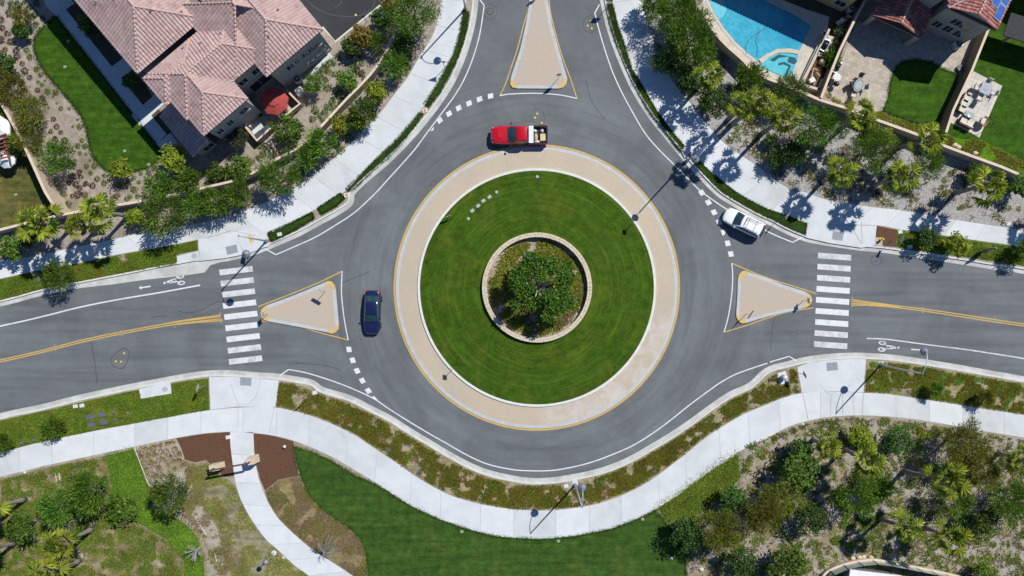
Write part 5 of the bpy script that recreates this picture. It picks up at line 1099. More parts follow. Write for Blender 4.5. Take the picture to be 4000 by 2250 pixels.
g = MB(); g.tube([(0, 0, 0), (.03, .02, .6), (0, 0, 1.0)], [.2, .16, .15], 9)
for c, b, _ in cl:
    m = c * .45 + Vector((0, 0, .9)); g.tube([(0, 0, .95), m, c * .97], [.1, .065, .025], 6)
g.build('trunk', 'pale_bark', t, True)
# palms
def frond(g, r, c, az, el, pl, fr):
    d = Vector((math.cos(az) * math.cos(el), math.sin(az) * math.cos(el), math.sin(el))); s = Vector((-math.sin(az), math.cos(az), 0)); n = s.cross(d) * -1
    if n.z < 0: n = -n
    e = c + d * pl + Vector((0, 0, -.06)); g.add([c - s * .025, c + s * .025, e + s * .018, e - s * .018], [(0, 1, 2, 3)], 0, .35)
    N = 13; span = R(r.uniform(80, 120)); t0 = r.gauss(.5, .24)
    tips = []
    for k in range(N + 1):
        a = -span + 2 * span * k / N; L = fr * (.6 + .42 * math.cos(a * .62)) * r.uniform(.88, 1.1)
        dd = (d * math.cos(a) + s * math.sin(a)); drop = -.16 * L - .1 * r.random() * L; fold = .06 * fr * (1 if k % 2 else -1)
        tips.append((dd, L, drop, fold))
    for k in range(N):
        (d1, L1, dr1, f1), (d2, L2, dr2, f2) = tips[k], tips[k + 1]
        m1 = e + d1 * L1 * .6 + n * f1 + Vector((0, 0, dr1 * .25)); m2 = e + d2 * L2 * .6 + n * f2 + Vector((0, 0, dr2 * .25))
        dm = (d1 + d2).normalized(); tp = e + dm * (L1 + L2) / 2 + Vector((0, 0, (dr1 + dr2) * .5 - .05))
        t = max(0, min(1, t0 + r.gauss(0, .14) + (.16 if k % 2 else -.16)))
        g.add([e, m1, tp, m2], [(0, 1, 2, 3)], 0, t)
_palm = []
for v in range(3):
    r = random.Random(50 + v); g = MB(); nfr = 15
    for i in range(nfr):
        u = i / nfr; el = R(66 - 82 * u ** .8 + r.uniform(-12, 12)); frond(g, r, Vector((0, 0, .05 - .25 * u)), i * 2.39996 + r.uniform(-.25, .25), el, r.uniform(.6, 1.2), r.uniform(.7, .98))
    for i in range(7): frond(g, r, Vector((0, 0, .1)), i * 2.39996 + r.uniform(-.4, .4), R(r.uniform(58, 84)), r.uniform(.3, .6), r.uniform(.5, .75))
    o = g.build('crown', 'palm_leaf', tint=True); m1 = o.data; bpy.data.objects.remove(o)
    g = MB()
    for i in range(34):
        a = r.uniform(0, 6.28); p = Vector((math.cos(a) * .16, math.sin(a) * .16, -r.uniform(.1, .7))); d = Vector((math.cos(a) * .7, math.sin(a) * .7, -1)).normalized(); leaf(g, p, d, Vector((math.cos(a), math.sin(a), .3)), r.uniform(.5, .85), .22, .3)
    o = g.build('dead_fronds', 'dead_frond'); m2 = o.data; bpy.data.objects.remove(o); _palm.append((m1, m2))
PALMS = (('c 1500,575', 5.3, 112, 'topmost of the fan palms in front of the curved pool wall', None), ('c 1742,800', 5.4, 118, 'fan palm left of the crowded pair below the pool wall', None),
 ('c 1885,765', 9.6, 112, 'tallest fan palm of the crowded pair, throwing its shadow across the road', None), ('d 130,890', 7.0, 125, 'fan palm at the right of the crowded pair below the pool wall', None),
 ('d 700,880', 5.6, 128, 'fan palm overlapping the rear wall below the flagstone patio', None), ('d 1210,1055', 6.6, 135, 'fan palm overlapping the rear wall below the rounded lawn', None),
 ('d 565,1310', 5.1, 125, 'left fan palm of the lower row on the right slope', None), ('d 1000,1335', 6.0, 130, 'middle fan palm of the lower row on the right slope', None),
 ('d 1660,1395', 5.8, 150, 'right fan palm of the lower row on the right slope', None), ('n 4275,770', 6.0, 135, 'fan palm just outside the right edge above the sidewalk', None),
 ('e 300,235', 6.0, 158, 'leftmost fan palm of the three above the left sidewalk', None), ('e 740,145', 6.1, 135, 'right fan palm of the three above the left sidewalk', None), ('e 575,260', 4.2, 100, 'shorter middle fan palm of the three above the left sidewalk', None),
 ('i 450,1205', 6.2, 132, 'bright fan palm with a bare trunk on the lower left', 'i 700,1092'), ('i 330,1420', 7.0, 140, 'fan palm cut by the bottom edge on the lower left', 'i 605,1330'),
 ('i -120,935', 7.0, 135, 'fan palm left of the frame whose trunk enters above', 'i 192,868'), ('i -140,1250', 6.5, 135, 'fan palm left of the frame whose trunk enters below', 'i 125,1192'),
 ('l 465,468', 4.7, 100, 'leftmost and smallest fan palm on the lower right slope', 'l 338,418'), ('l 760,575', 6.0, 135, 'second fan palm on the lower right slope', 'l 560,485'),
 ('l 1360,715', 8.0, 150, 'tallest leaning fan palm on the lower right slope', 'l 1020,655'), ('l 1905,575', 5.0, 105, 'fan palm at the right edge of the lower right slope', 'l 1735,518'),
 ('l 1060,1085', 5.7, 118, 'left of two fan palms above the glass rail', 'l 845,1012'), ('l 1385,1155', 5.6, 130, 'right of two fan palms above the glass rail', 'l 1172,1075'))
for i, (s, h, rp, lab, bs) in enumerate(PALMS):
    top = w(P(s)[0], h); b = W1(bs) if bs else Vector((top.x + rnd.uniform(-.2, .2), top.y + rnd.uniform(-.2, .2), 0)); b.z = ZL - .03
    t = thing('palm_tree', lab, 'palm tree', b, 0, 'fan palms'); e = top - b; sc = rp / 1.932 * S * (H - h) / H / 1.55
    g = MB(); n = 9; pts = [Vector((e.x * (k / n) ** 1.2, e.y * (k / n) ** 1.2, e.z * k / n)) for k in range(n + 1)]
    g.tube(pts, [.3 - .1 * min(1, k / 3) - .02 * (k / n) + (.012 if k % 2 else 0) for k in range(n + 1)], 10); g.build('trunk', 'palm_bark', t, True)
    m1, m2 = _palm[i % 3]; o = bpy.data.objects.new('crown', m1); COL.objects.link(o); o.parent = t; o.location = e; o.rotation_euler = (0, 0, rnd.uniform(0, 6.28)); o.scale = (sc,) * 3
    o = bpy.data.objects.new('dead_fronds', m2); COL.objects.link(o); o.parent = t; o.location = e; o.rotation_euler = (0, 0, rnd.uniform(0, 6.28)); o.scale = (sc,) * 3
# leafless trees
def bare(name, s, rad, h, label, m, seed, bs=None, nb=16):
    r = random.Random(seed); b = W1(bs or s); b.z = ZL; t = thing(name, label, 'tree', b); top = w(P(s)[0], h * .6) - b; g = MB()
    fork = Vector((top.x * .2, top.y * .2, h * .28)); g.tube([(0, 0, 0), fork], [.07, .055], 6)
    g2 = MB()
    for i in range(nb):
        a = i * 2.4 + r.uniform(-.3, .3); e = Vector((top.x + rad * r.uniform(.75, 1) * math.cos(a), top.y + rad * r.uniform(.75, 1) * math.sin(a), h * r.uniform(.6, 1))); m_ = fork.lerp(e, .5) + Vector((0, 0, .15)); g2.tube([fork, m_, e], [.032, .022, .009], 4)
        for k in range(6):
            p = fork.lerp(e, r.uniform(.35, .9)); d = (e - fork).normalized() + rvec(r) * .7; g2.tube([p, p + d.normalized() * rad * r.uniform(.25, .45)], [.014, .006], 3)
    g.build('trunk', m, t); g2.build('branches', m, t)
bare('bare_tree', 'j 555,1210', 1.25, 2.8, 'leafless grey tree beside the garden path near the bottom edge', 'grey_twig', 3, 'j 505,1265', 18)
bare('bare_tree', 'i 1470,1270', .95, 1.8, 'leafless pale tree at the edge of the bright ground cover', 'grey_twig', 4, 'i 1510,1230', 16)
# small shrubs, each its own object
_sh = {}
def shrub_mesh(kind, v):
    if (kind, v) in _sh: return _sh[(kind, v)]
    r = random.Random(sum(map(ord, kind)) + v); g = MB()
    if kind == 'aloe':
        for k in range(15):
            a = k * 2.4; el = r.uniform(.15, 1.0); d = Vector((math.cos(a) * math.cos(el), math.sin(a) * math.cos(el), math.sin(el))); leaf(g, Vector((0, 0, .03)), d, Vector((0, 0, 1)), r.uniform(.7, 1.1), .14, r.random())
    else:
        n = 120
        for k in range(n):
            v_ = rvec(r); v_.z = abs(v_.z) * .8; q_ = v_ * r.random() ** .4 * .85; d = (v_ + rvec(r) * .6).normalized(); leaf(g, q_, d, (v_ + Vector((0, 0, .6))).normalized(), r.uniform(.3, .5), r.uniform(.1, .2), max(0, min(1, r.gauss(.45, .25))))
    o = g.build('shrub', kind, tint=True); m = o.data; bpy.data.objects.remove(o); _sh[(kind, v)] = m; return m
def shrubs(kind, name, pts, rad, label, group, cat='shrub', jit=.25, z=ZL):
    for p in P(pts):
        c = w(p, z); o = bpy.data.objects.new(name, shrub_mesh(kind, rnd.randint(0, 2))); COL.objects.link(o); o.location = c; o.rotation_euler = (0, 0, rnd.uniform(0, 6.28)); k = rad * rnd.uniform(1 - jit, 1 + jit); o.scale = (k, k, k * .85)
        tag(o, label, cat, group)
shrubs('leaf_dark', 'shrub', 'a 85,25 88,62 150,60 185,20 225,60 265,110 245,130 325,140 275,185 240,235 275,25 228,312 20,20 140,30', .36, 'small dark green shrub in the mulch at the top left corner', 'dark shrubs of the left mulch bed')
shrubs('leaf_rust', 'shrub', 'a 20,210 60,255 85,315 10,300 40,375 125,385 135,425 105,455 170,480 225,585 165,630 130,560 190,535 285,680 320,740 345,775 405,900 430,955 460,1000 420,1055 490,1060 385,990 600,1300 580,1390 640,1390 610,1335 480,1095 500,1130 370,1090 655,1385 600,1420 700,1400 e 550,30 640,20 590,20 790,20 850,42 885,25 a 520,1380 540,1330 a 8,150 70,100', .36, 'small reddish brown shrub in the mulch bed left of the curving lawn', 'reddish shrubs of the left mulch bed')
shrubs('cover_green', 'shrub', 'a 205,380 230,430 280,520 310,565 318,640 362,690 425,697 460,818 605,955 620,1060 590,1102 605,1155 645,1105 655,1255 715,1250 685,1305 735,1350 790,1325 790,1380 1015,1340 1065,1310 1125,1300 1170,1270 1050,1375 1015,1430 1090,1420 960,1385 900,1400 e 985,35 1040,30 960,50 1100,22', .33, 'small round green shrub beside the curving lawn', 'green shrubs of the left mulch bed')
shrubs('cover_green', 'shrub', 'a 430,780 525,820 585,903 550,955 680,1210 400,730 340,610 650,1165 100,610 n 150,320 190,420', .2, 'tiny green seedling in the bare mulch left of the curving lawn', 'seedlings of the left mulch bed')
shrubs('leaf_green', 'shrub', 'a 310,1160 385,1290 430,1390 e 480,15 515,95 a 350,1320', .45, 'green rose shrub with pale blooms along the slanting wall', 'rose shrubs along the slanting wall')
shrubs('leaf_green', 'shrub', 'b 545,540 590,560 500,580 530,600 545,660 560,470 520,510 470,540 620,430 590,480 640,560 580,760 640,770 600,820 550,800 480,870 500,900 430,900 450,830 520,850 560,900 700,420 740,500 620,700 660,740 800,480 780,420 820,600 850,620', .42, 'small green shrub inside the curved wall beside the bare soil', 'shrubs inside the curved wall')
shrubs('leaf_rust', 'shrub', 'b 800,555 770,540', .5, 'spiky dark red plant inside the curved wall', 'spiky red plants')
shrubs('leaf_green', 'shrub', 'b 1110,470 1150,500 1130,550 1080,600 610,1090 640,1130 590,1170 360,1290 330,1340 920,740 860,830 700,1040 1160,440 a 1690,1370 1600,1350 1560,1310 1700,1310 1900,1220 1880,1330 b 30,1190 60,1130 20,1090', .45, 'low green shrub between the upper left hedge trees', 'low shrubs of the upper left hedge')
shrubs('aloe', 'aloe', 'i 1065,480 1105,485 1160,470 1215,455 1270,445 1305,435 1070,545 1120,530 1170,520 1235,515 1320,480 1355,520 1140,585 1235,565 1290,545 1315,580 1360,570 1200,630 1270,615 1325,635 1380,610 1105,640 1110,685 1170,690 1235,690 1280,660 1425,655 1450,735', .42, 'spiky orange aloe in the rows beside the bright ground cover', 'orange aloes', 'aloe')
shrubs('aloe', 'aloe', 'i 1550,950 1440,945 1480,980 1600,995 1520,1110 1595,1100 1660,1095 1610,1160 1550,1150 1690,1190 1575,870 1440,1030 1550,1050 1630,1385 1690,1385 1570,1320 1620,1270 1400,1000 1350,935 1310,940', .34, 'sparse orange aloe on the bare slope left of the garden path', 'scattered orange aloes', 'aloe')
shrubs('leaf_lime', 'shrub', 'l 200,450 650,400 700,430 1120,340 1150,360 1165,415 1210,380 1260,350 1285,360 1140,480 190,350 480,330 1370,395 620,440 720,370 k 1785,600 1895,545 1610,730', .45, 'young yellow green shrub in the lower right mulch', 'young yellow shrubs of the lower right')
shrubs('cover_green', 'shrub', 'l 50,410 200,350 480,330 550,600 500,1180 600,1210 345,690 30,640 60,560 1000,740 1050,760 980,800 1080,720 700,1010 590,1000 640,1080 560,1060 780,1010 920,900 1000,880 1090,960 1120,870 1300,1000 1350,940 1500,1330 1540,1310 1580,1190 1650,1180 1700,1210 320,1390 490,1380 790,1300 900,1260 1110,470 1200,500 1000,560 950,600 1130,560 300,1220 350,1190 450,1270 240,1200 920,560 960,640 650,1200 700,1100 730,1080 860,1060 1210,1190 1000,1000 940,990 580,910 k 1800,560 1850,530 1750,650', .36, 'low green clump in the mulch between the lower right palms', 'green clumps of the lower right')
shrubs('leaf_lime', 'shrub', 'h 1020,12 1340,10 1115,55 1440,120 1815,122 1890,125 960,10 d 1330,1360 410,1140 1410,1290 1370,1310', .33, 'small yellow green shrub in the mulch above the right sidewalk', 'small shrubs above the right sidewalk')
shrubs('leaf_rust', 'shrub', 'h 845,15 d 1385,1300 830,1445', .33, 'small reddish shrub in the mulch above the right sidewalk', 'red shrubs above the right sidewalk')
shrubs('leaf_green', 'shrub', 'c 1100,360 1130,420 1200,520 1270,600 1210,460 1400,700 1440,800 1560,870 1620,940 1700,960 1840,1050 1900,1180 1850,1010 1800,920 1500,680 1300,660 1640,680 d 20,1140 70,1110 300,1210 330,1300 560,1020 600,990 640,1050', .4, 'low green shrub on the slope between the upper right trees', 'low shrubs of the right slope')
shrubs('leaf_lime', 'shrub', 'd 460,720 500,750 530,770 850,860 840,880 960,920 940,905 1060,960 1080,970', .4, 'yellow green shrub in the bed inside the rear wall', 'shrubs inside the rear wall')
# leafy ground cover and rough grass, one object per bed
EXC = [[(p.x, p.y) for p in W(q_)] for q_ in ('i 1045,25 1310,-30 1315,80 1060,120', 'i 540,125 650,125 650,210 550,215', 'i 640,200 890,180 890,330 660,340', 'h 55,1360 160,1345 170,1449 l 90,15 h 75,1445', 'i 140,425 280,405 280,455 150,475', 'l 915,20 1085,25 1085,80 915,65', 'k 380,720 510,720 510,800 380,800', 'h 1040,390 1100,395 1095,430 1045,430', 'h 970,285 1060,285 1060,320 970,320', 'j 420,45 470,45 470,90 420,90')]
def scatter(name, poly, n, size, m, label, cat='ground cover', thr=-9, nscale=.9, z=ZLAWN, hh=.07, seed=1, clump=3, flat=.3):
    r = random.Random(seed); xs = [p.x for p in poly]; ys = [p.y for p in poly]; x0, x1, y0, y1 = min(xs), max(xs), min(ys), max(ys)
    x0, x1, y0, y1 = max(x0, -57), min(x1, 57), max(y0, -33), min(y1, 33); g = MB(); pl = [(p.x, p.y) for p in poly]; c = 0; tr = 0
    while c < n and tr < n * 40:
        tr += 1; x, y = r.uniform(x0, x1), r.uniform(y0, y1)
        if not (inpoly(x - size, y - size, pl) and inpoly(x + size, y + size, pl) and inpoly(x + size, y - size, pl) and inpoly(x - size, y + size, pl)) or any(inpoly(x, y, q_) for q_ in EXC) or mnoise.noise(Vector((x * nscale, y * nscale, seed * 3.7))) < thr: continue
        c += 1; tb = mnoise.noise(Vector((x * .5, y * .5, 9))) * .3
        for k in range(clump):
            d = Vector((r.gauss(0, 1), r.gauss(0, 1), flat)).normalized(); leaf(g, Vector((x + r.gauss(0, size * .4), y + r.gauss(0, size * .4), z + r.uniform(0, hh))), d, Vector((r.gauss(0, .5), r.gauss(0, .5), 1)), size * r.uniform(.7, 1.3), size * r.uniform(.35, .55), max(0, min(1, r.gauss(.45, .22) + tb)))
    tag(g.build(name, m, tint=True), label, cat, None, 'stuff')
for i, (k, n, thr, m, sz, lab, nm) in enumerate((
 ('nw5', 3600, -.25, 'cover_green', .16, 'green leaves of the ground cover strip by the left bike lane', 'ground_cover'), ('nw5', 1400, .05, 'cover_leaf', .16, 'olive leaves of the ground cover strip by the left bike lane', 'ground_cover'),
 ('s1', 4600, -.2, 'cover_green', .16, 'green leaves of the ground cover strip with dark pads', 'ground_cover'), ('s1', 1500, .1, 'cover_leaf', .16, 'olive leaves of the ground cover strip with dark pads', 'ground_cover'),
 ('s2', 11000, -.17, 'cover_leaf', .18, 'olive clumps of the long strip round the bottom of the roundabout', 'ground_cover'), ('s2', 2600, .12, 'cover_green', .17, 'green leaves in the long strip round the bottom of the roundabout', 'ground_cover'), ('s2', 1500, .22, 'cover_rust', .15, 'rusty leaves in the long strip round the bottom of the roundabout', 'ground_cover'),
 ('s3', 5000, -.14, 'cover_leaf', .18, 'olive clumps of the patchy strip on the lower right', 'ground_cover'), ('s3', 2200, .05, 'cover_green', .17, 'green leaves of the patchy strip on the lower right', 'ground_cover'),
 ('ne4', 1800, -.2, 'cover_green', .16, 'green leaves of the strip beside the yellow hydrant', 'ground_cover'), ('ne4', 800, .1, 'cover_leaf', .16, 'olive leaves of the strip beside the yellow hydrant', 'ground_cover'),
 ('bright', 7500, -9, 'cover_green', .2, 'bright leaves of the ground cover band on the lower left', 'ground_cover'), ('se1', 2600, -.3, 'cover_green', .2, 'bright leaves beside the olive trees on the lower right', 'ground_cover'),
 ('dry1', 4500, -.2, 'straw', .11, 'dry straw coloured growth between the path and the lawn', 'ground_cover'), ('dry2', 3600, -.15, 'bed_leaf', .12, 'pale yellowish leaves left of the garden path', 'ground_cover'),
 ('sw', 13000, -.04, 'cover_green', .17, 'weedy green patches under the lower left trees', 'weeds'), ('sw', 2600, .1, 'straw', .16, 'dry weeds under the lower left trees', 'weeds'),
 ('se', 9000, .1, 'cover_green', .18, 'weedy green patches in the mulch of the lower right', 'weeds'), ('se', 4000, .05, 'straw', .18, 'dry litter in the mulch of the lower right', 'weeds'),
 ('dry1', 1800, .05, 'bed_leaf', .12, 'yellow green patches between the path and the lawn', 'ground_cover'), ('se', 4000, .12, 'bed_leaf', .18, 'yellow green growth in the mulch of the lower right', 'weeds'), ('se1', 1500, -.3, 'bed_leaf', .2, 'yellow green leaves beside the olive trees on the lower right', 'ground_cover'), ('sw', 4000, .0, 'bed_leaf', .16, 'yellow green weeds under the lower left trees', 'weeds'),
 ('ne', 2600, .15, 'cover_leaf', .17, 'low olive weeds on the right mulch slope', 'weeds'), ('ne', 1800, .1, 'straw', .17, 'dry litter on the right mulch slope', 'weeds'),
 ('fb', 1500, -.3, 'bed_leaf', .2, 'yellow green weeds along the rear wall on the far right', 'weeds'), ('yb', 700, -.3, 'bed_leaf', .2, 'yellow green plants in the bed inside the rear wall', 'weeds'))):
    scatter(nm, STRIPS[k], n, sz, m, lab, thr=thr, seed=i + 1, nscale=1.1 if k[0] == 's' and len(k) == 2 else .6, clump=4)
pc = [Vector((C0.x + 195 * S * math.cos(6.283 * k / 40), C0.y + 195 * S * math.sin(6.283 * k / 40), 0)) for k in range(40)]
scatter('planter_growth', pc, 2600, .3, 'bed_leaf', 'yellow green strappy plants filling the round planter', 'ground cover', -.15, .7, .12, .1, 77, 5, .6)
scatter('planter_growth', pc, 1900, .26, 'straw', 'dry straw between the plants of the round planter', 'ground cover', -.1, .6, .12, .08, 78, 3)

def edge_tufts(name, poly, n, m, label, z=ZLAWN, seed=3, spread=.11):
    r = random.Random(seed); g = MB(); pts = list(poly) + [poly[0]]; L = [(a, b, (b - a).length) for a, b in zip(pts, pts[1:]) if abs((a.x + b.x) / 2) < 58 and abs((a.y + b.y) / 2) < 34]; tot = sum(q_[2] for q_ in L)
    for a, b, l in L:
        for k in range(int(n * l / tot) + (r.random() < n * l / tot % 1)):
            p = a.lerp(b, r.random()); p = Vector((p.x + r.gauss(0, spread), p.y + r.gauss(0, spread), z - .01))
            for q_ in range(3): leaf(g, p + Vector((r.gauss(0, .04), r.gauss(0, .04), 0)), Vector((r.gauss(0, 1), r.gauss(0, 1), .9)).normalized(), rvec(r), r.uniform(.07, .15), .04, r.random())
    tag(g.build(name, m, tint=True), label, 'grass', None, 'stuff')
edge_tufts('grass_edge', STRIPS['park'], 5200, 'grass_tuft', 'ragged grass border of the large park lawn'); edge_tufts('grass_edge', STRIPS['nwlawn'], 3800, 'grass_tuft', 'ragged grass border of the curving lawn')
edge_tufts('grass_edge', STRIPS['yardlawn'], 1500, 'grass_tuft', 'ragged grass border of the rounded lawn'); edge_tufts('grass_edge', STRIPS['bright'], 3000, 'cover_green', 'ragged border of the bright ground cover band', spread=.2)
for k in ('nw1', 'nw2', 'nw3', 'nw4', 'ne1', 'ne2', 'ne3'): edge_tufts('grass_edge', STRIPS[k], 1300, 'grass_tuft', 'ragged grass border of the narrow mown strip on the %s' % ('upper left' if k[0] == 'n' and k[1] == 'w' else 'upper right'), spread=.05)
for k, n in (('nw1', 900), ('nw2', 900), ('ne1', 900), ('ne2', 900), ('ne3', 1100)): scatter('grass_blades', STRIPS[k], n, .09, 'grass_tuft', 'longer grass in the narrow mown strip on the ' + ('upper left' if k[1] == 'w' else 'upper right'), 'grass', -.1, 1.2, ZLAWN - .02, .04, 5, 3, .35)

scatter('dry_litter', STRIPS['aloe'], 1500, .12, 'straw', 'dry litter between the orange aloes', 'ground cover', -.1, .7, ZL, .03, 91, 3)
scatter('dry_litter', STRIPS['blend'], 2600, .13, 'straw', 'dry growth along the rim of the pale ground cover', 'ground cover', -.05, .8, ZL + .01, .04, 92, 3); scatter('ground_cover', STRIPS['blend'], 1500, .13, 'bed_leaf', 'yellowish growth along the rim of the pale ground cover', 'ground cover', .05, .6, ZL + .01, .04, 93, 3)
edge_tufts('ground_cover', STRIPS['se1'], 2600, 'cover_green', 'ragged border of the ground cover beside the olive trees', spread=.35)
# ---------------------------------------------------------------- planter wall, pool, gate
def arcpts(r, z, n=96, c=C0): return [Vector((c.x + r * math.cos(6.28318 * k / n), c.y + r * math.sin(6.28318 * k / n), z)) for k in range(n + 1)]
org = Vector((C0.x, C0.y, 0)); t = thing('planter_wall', 'round light stone planter wall in the middle of the island lawn', 'planter', org)
ro, ri = 213 * S, 195 * S
g = MB()
for a, b in ((arcpts(ro - .04, .1), arcpts(ro - .04, .9)), (arcpts(ri + .03, .1), arcpts(ri + .03, .9))): g.strip(a, b)
g.build('body', 'stone_light', t, True, org)
g = MB(); r = random.Random(3); mi = [0] * 99
for rr0, rr1, n in ((ri, (ro + ri) / 2 - .01, 70), ((ro + ri) / 2 - .01, ro, 62)):
    a = r.uniform(0, 1)
    edges = []; x = 0
    while x < 6.2831 - .03: edges.append(x); x += 6.2832 / n * r.uniform(.6, 1.5)
    edges.append(6.2832)
    for p0, p1 in zip(edges, edges[1:]):
        z1 = .95 + r.uniform(-.012, .012); q4 = [(rr0 + .008, p0 + .002), (rr1 - .008, p0 + .002), (rr1 - .008, p1 - .002), (rr0 + .008, p1 - .002)]
        q4 = [(C0.x + R_ * math.cos(a_), C0.y + R_ * math.sin(a_)) for R_, a_ in q4]; g.prism(q4, .88, z1, r.choice((0, 0, 0, 1, 1, 2)))
g.build('cap', ['stone_light', 'stone_gate', 'coping'], t, False, org)
g = MB(); g.poly(arcpts(ri + .02, .12)[:-1]); st('planter_soil', g, 'pale_soil', 'bare soil inside the round stone planter')
# pool
pc = W1('c 1850,250'); pool = thing('swimming_pool', 'blue curved swimming pool half in house shadow', 'swimming pool', pc)
pl = W('c 1700,-420 1440,-420 1462,-100 1478,0 1530,110 1600,215 1690,325 1790,415 1870,478 d 0,415 60,372 150,368 232,385 322,198 180,108 0,22 c 1880,-10 1760,-120'); g = MB(); g.poly(up(pl, ZLAWN + .012)); g.build('water', 'pool_water', pool, False, pc)
g = MB(); cp = pl + [pl[0]]; g.strip(up(offset(cp, -.02), ZLAWN + .03), up(offset(cp, -.32), ZLAWN + .03)); g.build('coping', 'coping', pool, False, pc)
g = MB()
for k, s in enumerate(('c 1478,0 1530,110 1580,100 1605,60 1600,0', 'c 1530,110 1560,150 1600,120 1615,70 1605,40')): g.poly(up(W(s), ZLAWN + .018 + .004 * k))
g.build('step', 'pool_step', pool, False, pc)
g = MB(); g.tube([p + Vector((0, 0, .03)) for p in up(cr(W('c 1932,190 1870,240 1800,290 1762,350 1765,410')), ZLAWN)], .03, 6); g.tube([p + Vector((0, 0, .03)) for p in up(cr(W('c 1870,240 1835,310 1850,370 1840,430')), ZLAWN)], .025, 6)
tag(g.build('pool_hose', 'box_dark', None, True), 'dark cleaning hose snaking over the swimming pool', 'hose')
sc_ = W1('d 120,480'); spa = thing('spa', 'round spa basin with dark tile lines at the lower end of the swimming pool', 'spa', sc_)
sp = cr(W('d -60,500 0,440 70,405 150,403 215,415 222,440 210,480 155,580 60,560 0,530'), 4, True); g = MB(); g.poly(up(sp, ZLAWN + .05)); g.build('water', 'spa_water', spa, False, sc_)
g = MB(); q_ = W('d -75,455 -20,415 60,378 150,370 238,388 222,415 150,402 70,404 0,438 -50,485'); g.prism([(p.x, p.y) for p in q_], .1, ZLAWN + .13); g.build('rim', 'coping', spa, False, sc_)
g = MB()
for s in ('d 10,455 75,415 120,422 200,440 215,470 190,490 140,470 155,430 80,440 40,470', 'd 75,480 120,470 170,500 140,570 120,565 150,505 110,490 70,500'): g.poly(up(W(s), ZLAWN + .058 + .003 * (s[2] == '7')))
g.build('bench_line', 'pool_line', spa, False, sc_)
def slab(name, s, z0, z1, m, label, cat='planter'):
    p = W(s, (z0 + z1) / 2); b = sum(p, Vector()) / len(p); b.z = 0; g = MB(); g.prism([(q_.x, q_.y) for q_ in p], z0, z1); return tag(g.build(name, m, None, False, b), label, cat)
slab('bench_wall', 'd 400,232 422,240 395,290 230,632 262,640 420,290', .1, .55, 'deck', 'long pale bench wall between the pool deck and the planter', 'wall')
c = W1('d 375,520'); t = thing('raised_planter', 'long raised planter with a built in barbecue between pool and divider wall', 'planter', c)
for nm, s in (('wall', 'd 455,212 470,225 262,640 268,655 240,640'), ('wall', 'd 240,640 385,685 392,668 262,630'), ('wall', 'd 385,685 425,600 410,592 375,668'), ('counter', 'd 440,262 500,280 462,375 400,428 365,415 378,395 420,388 455,300')):
    p = W(s, .8); g = MB(); g.prism([(q_.x, q_.y) for q_ in p], .1, .85); g.build(nm, 'coping', t, False, c)
g = MB(); g.poly(up(W('d 365,430 400,440 425,600 385,680 262,640', .4), .45)); g.build('soil', 'brown_mulch', t, False, c)
def grill(s, rz, z, ln, label, hood='grill_black', top='steel_light'):
    c = W1(s, z); t = thing('barbecue_grill', label, 'grill', c, rz)
    g = MB(); n = 10; rr = [[Vector((x, .27 * math.cos(math.pi * k / n), .05 + .3 * math.sin(math.pi * k / n))) for k in range(n + 1)] for x in (-ln / 2, ln / 2)]; g.loft(rr); g.build('hood', hood, t, True)
    g = MB(); g.rbox((-ln / 2 - .16, 0, .02), (.3, .56, .09)); g.build('side_shelf', top, t); g = MB(); g.rbox((ln / 2 + .13, 0, .02), (.24, .56, .09)); g.build('side_shelf', top, t)
    g = MB(); g.box((0, 0, -.28), (ln + .3, .5, .55)); g.build('cart', hood, t); g = MB(); g.tube([(-ln * .35, -.32, .14), (ln * .35, -.32, .14)], .018, 6); g.build('handle', top, t); return t
grill('d 522,505', R(62), ZLAWN + .6, .8, 'black hooded barbecue with white side shelves beside the divider wall'); grill('d 432,340', R(62), 1.0, .85, 'built in black barbecue on the poolside counter')
# pool pipes in the planter
c = W1('d 350,560'); g = MB()
for s in ('d 345,515 375,530', 'd 345,515 325,590 335,620', 'd 365,545 392,575', 'd 330,560 345,600', 'd 345,640 360,610'): g.tube([Vector((p.x, p.y, .8)) for p in W(s, .8)], .05, 6)
t = thing('pool_pipes', 'cream pool pipes and pump in the raised planter', 'pipes', c); g.build('pipe', 'pipe_cream', t, False, c)
g = MB(); q_ = W1('d 335,602', .9); g.rbox((q_.x, q_.y, .72), (.6, .5, .4), .5); g.build('pump_box', 'canvas_white', t, False, c)
def lathe_thing(name, s, prof, m, label, cat, z=ZLAWN, n=20, sm=True):
    c = W1(s, z); t = tag((lambda g: (g.lathe(prof, (c.x, c.y, c.z), n), g)[1])(MB()).build(name, m, None, sm, c), label, cat); return t
lathe_thing('pool_filter', 'd 390,478', [(.26, 0), (.28, .1), (.28, .7), (.2, .85), (.05, .9)], 'pipe_cream', 'round cream pool filter tank at the top of the raised planter', 'filter')
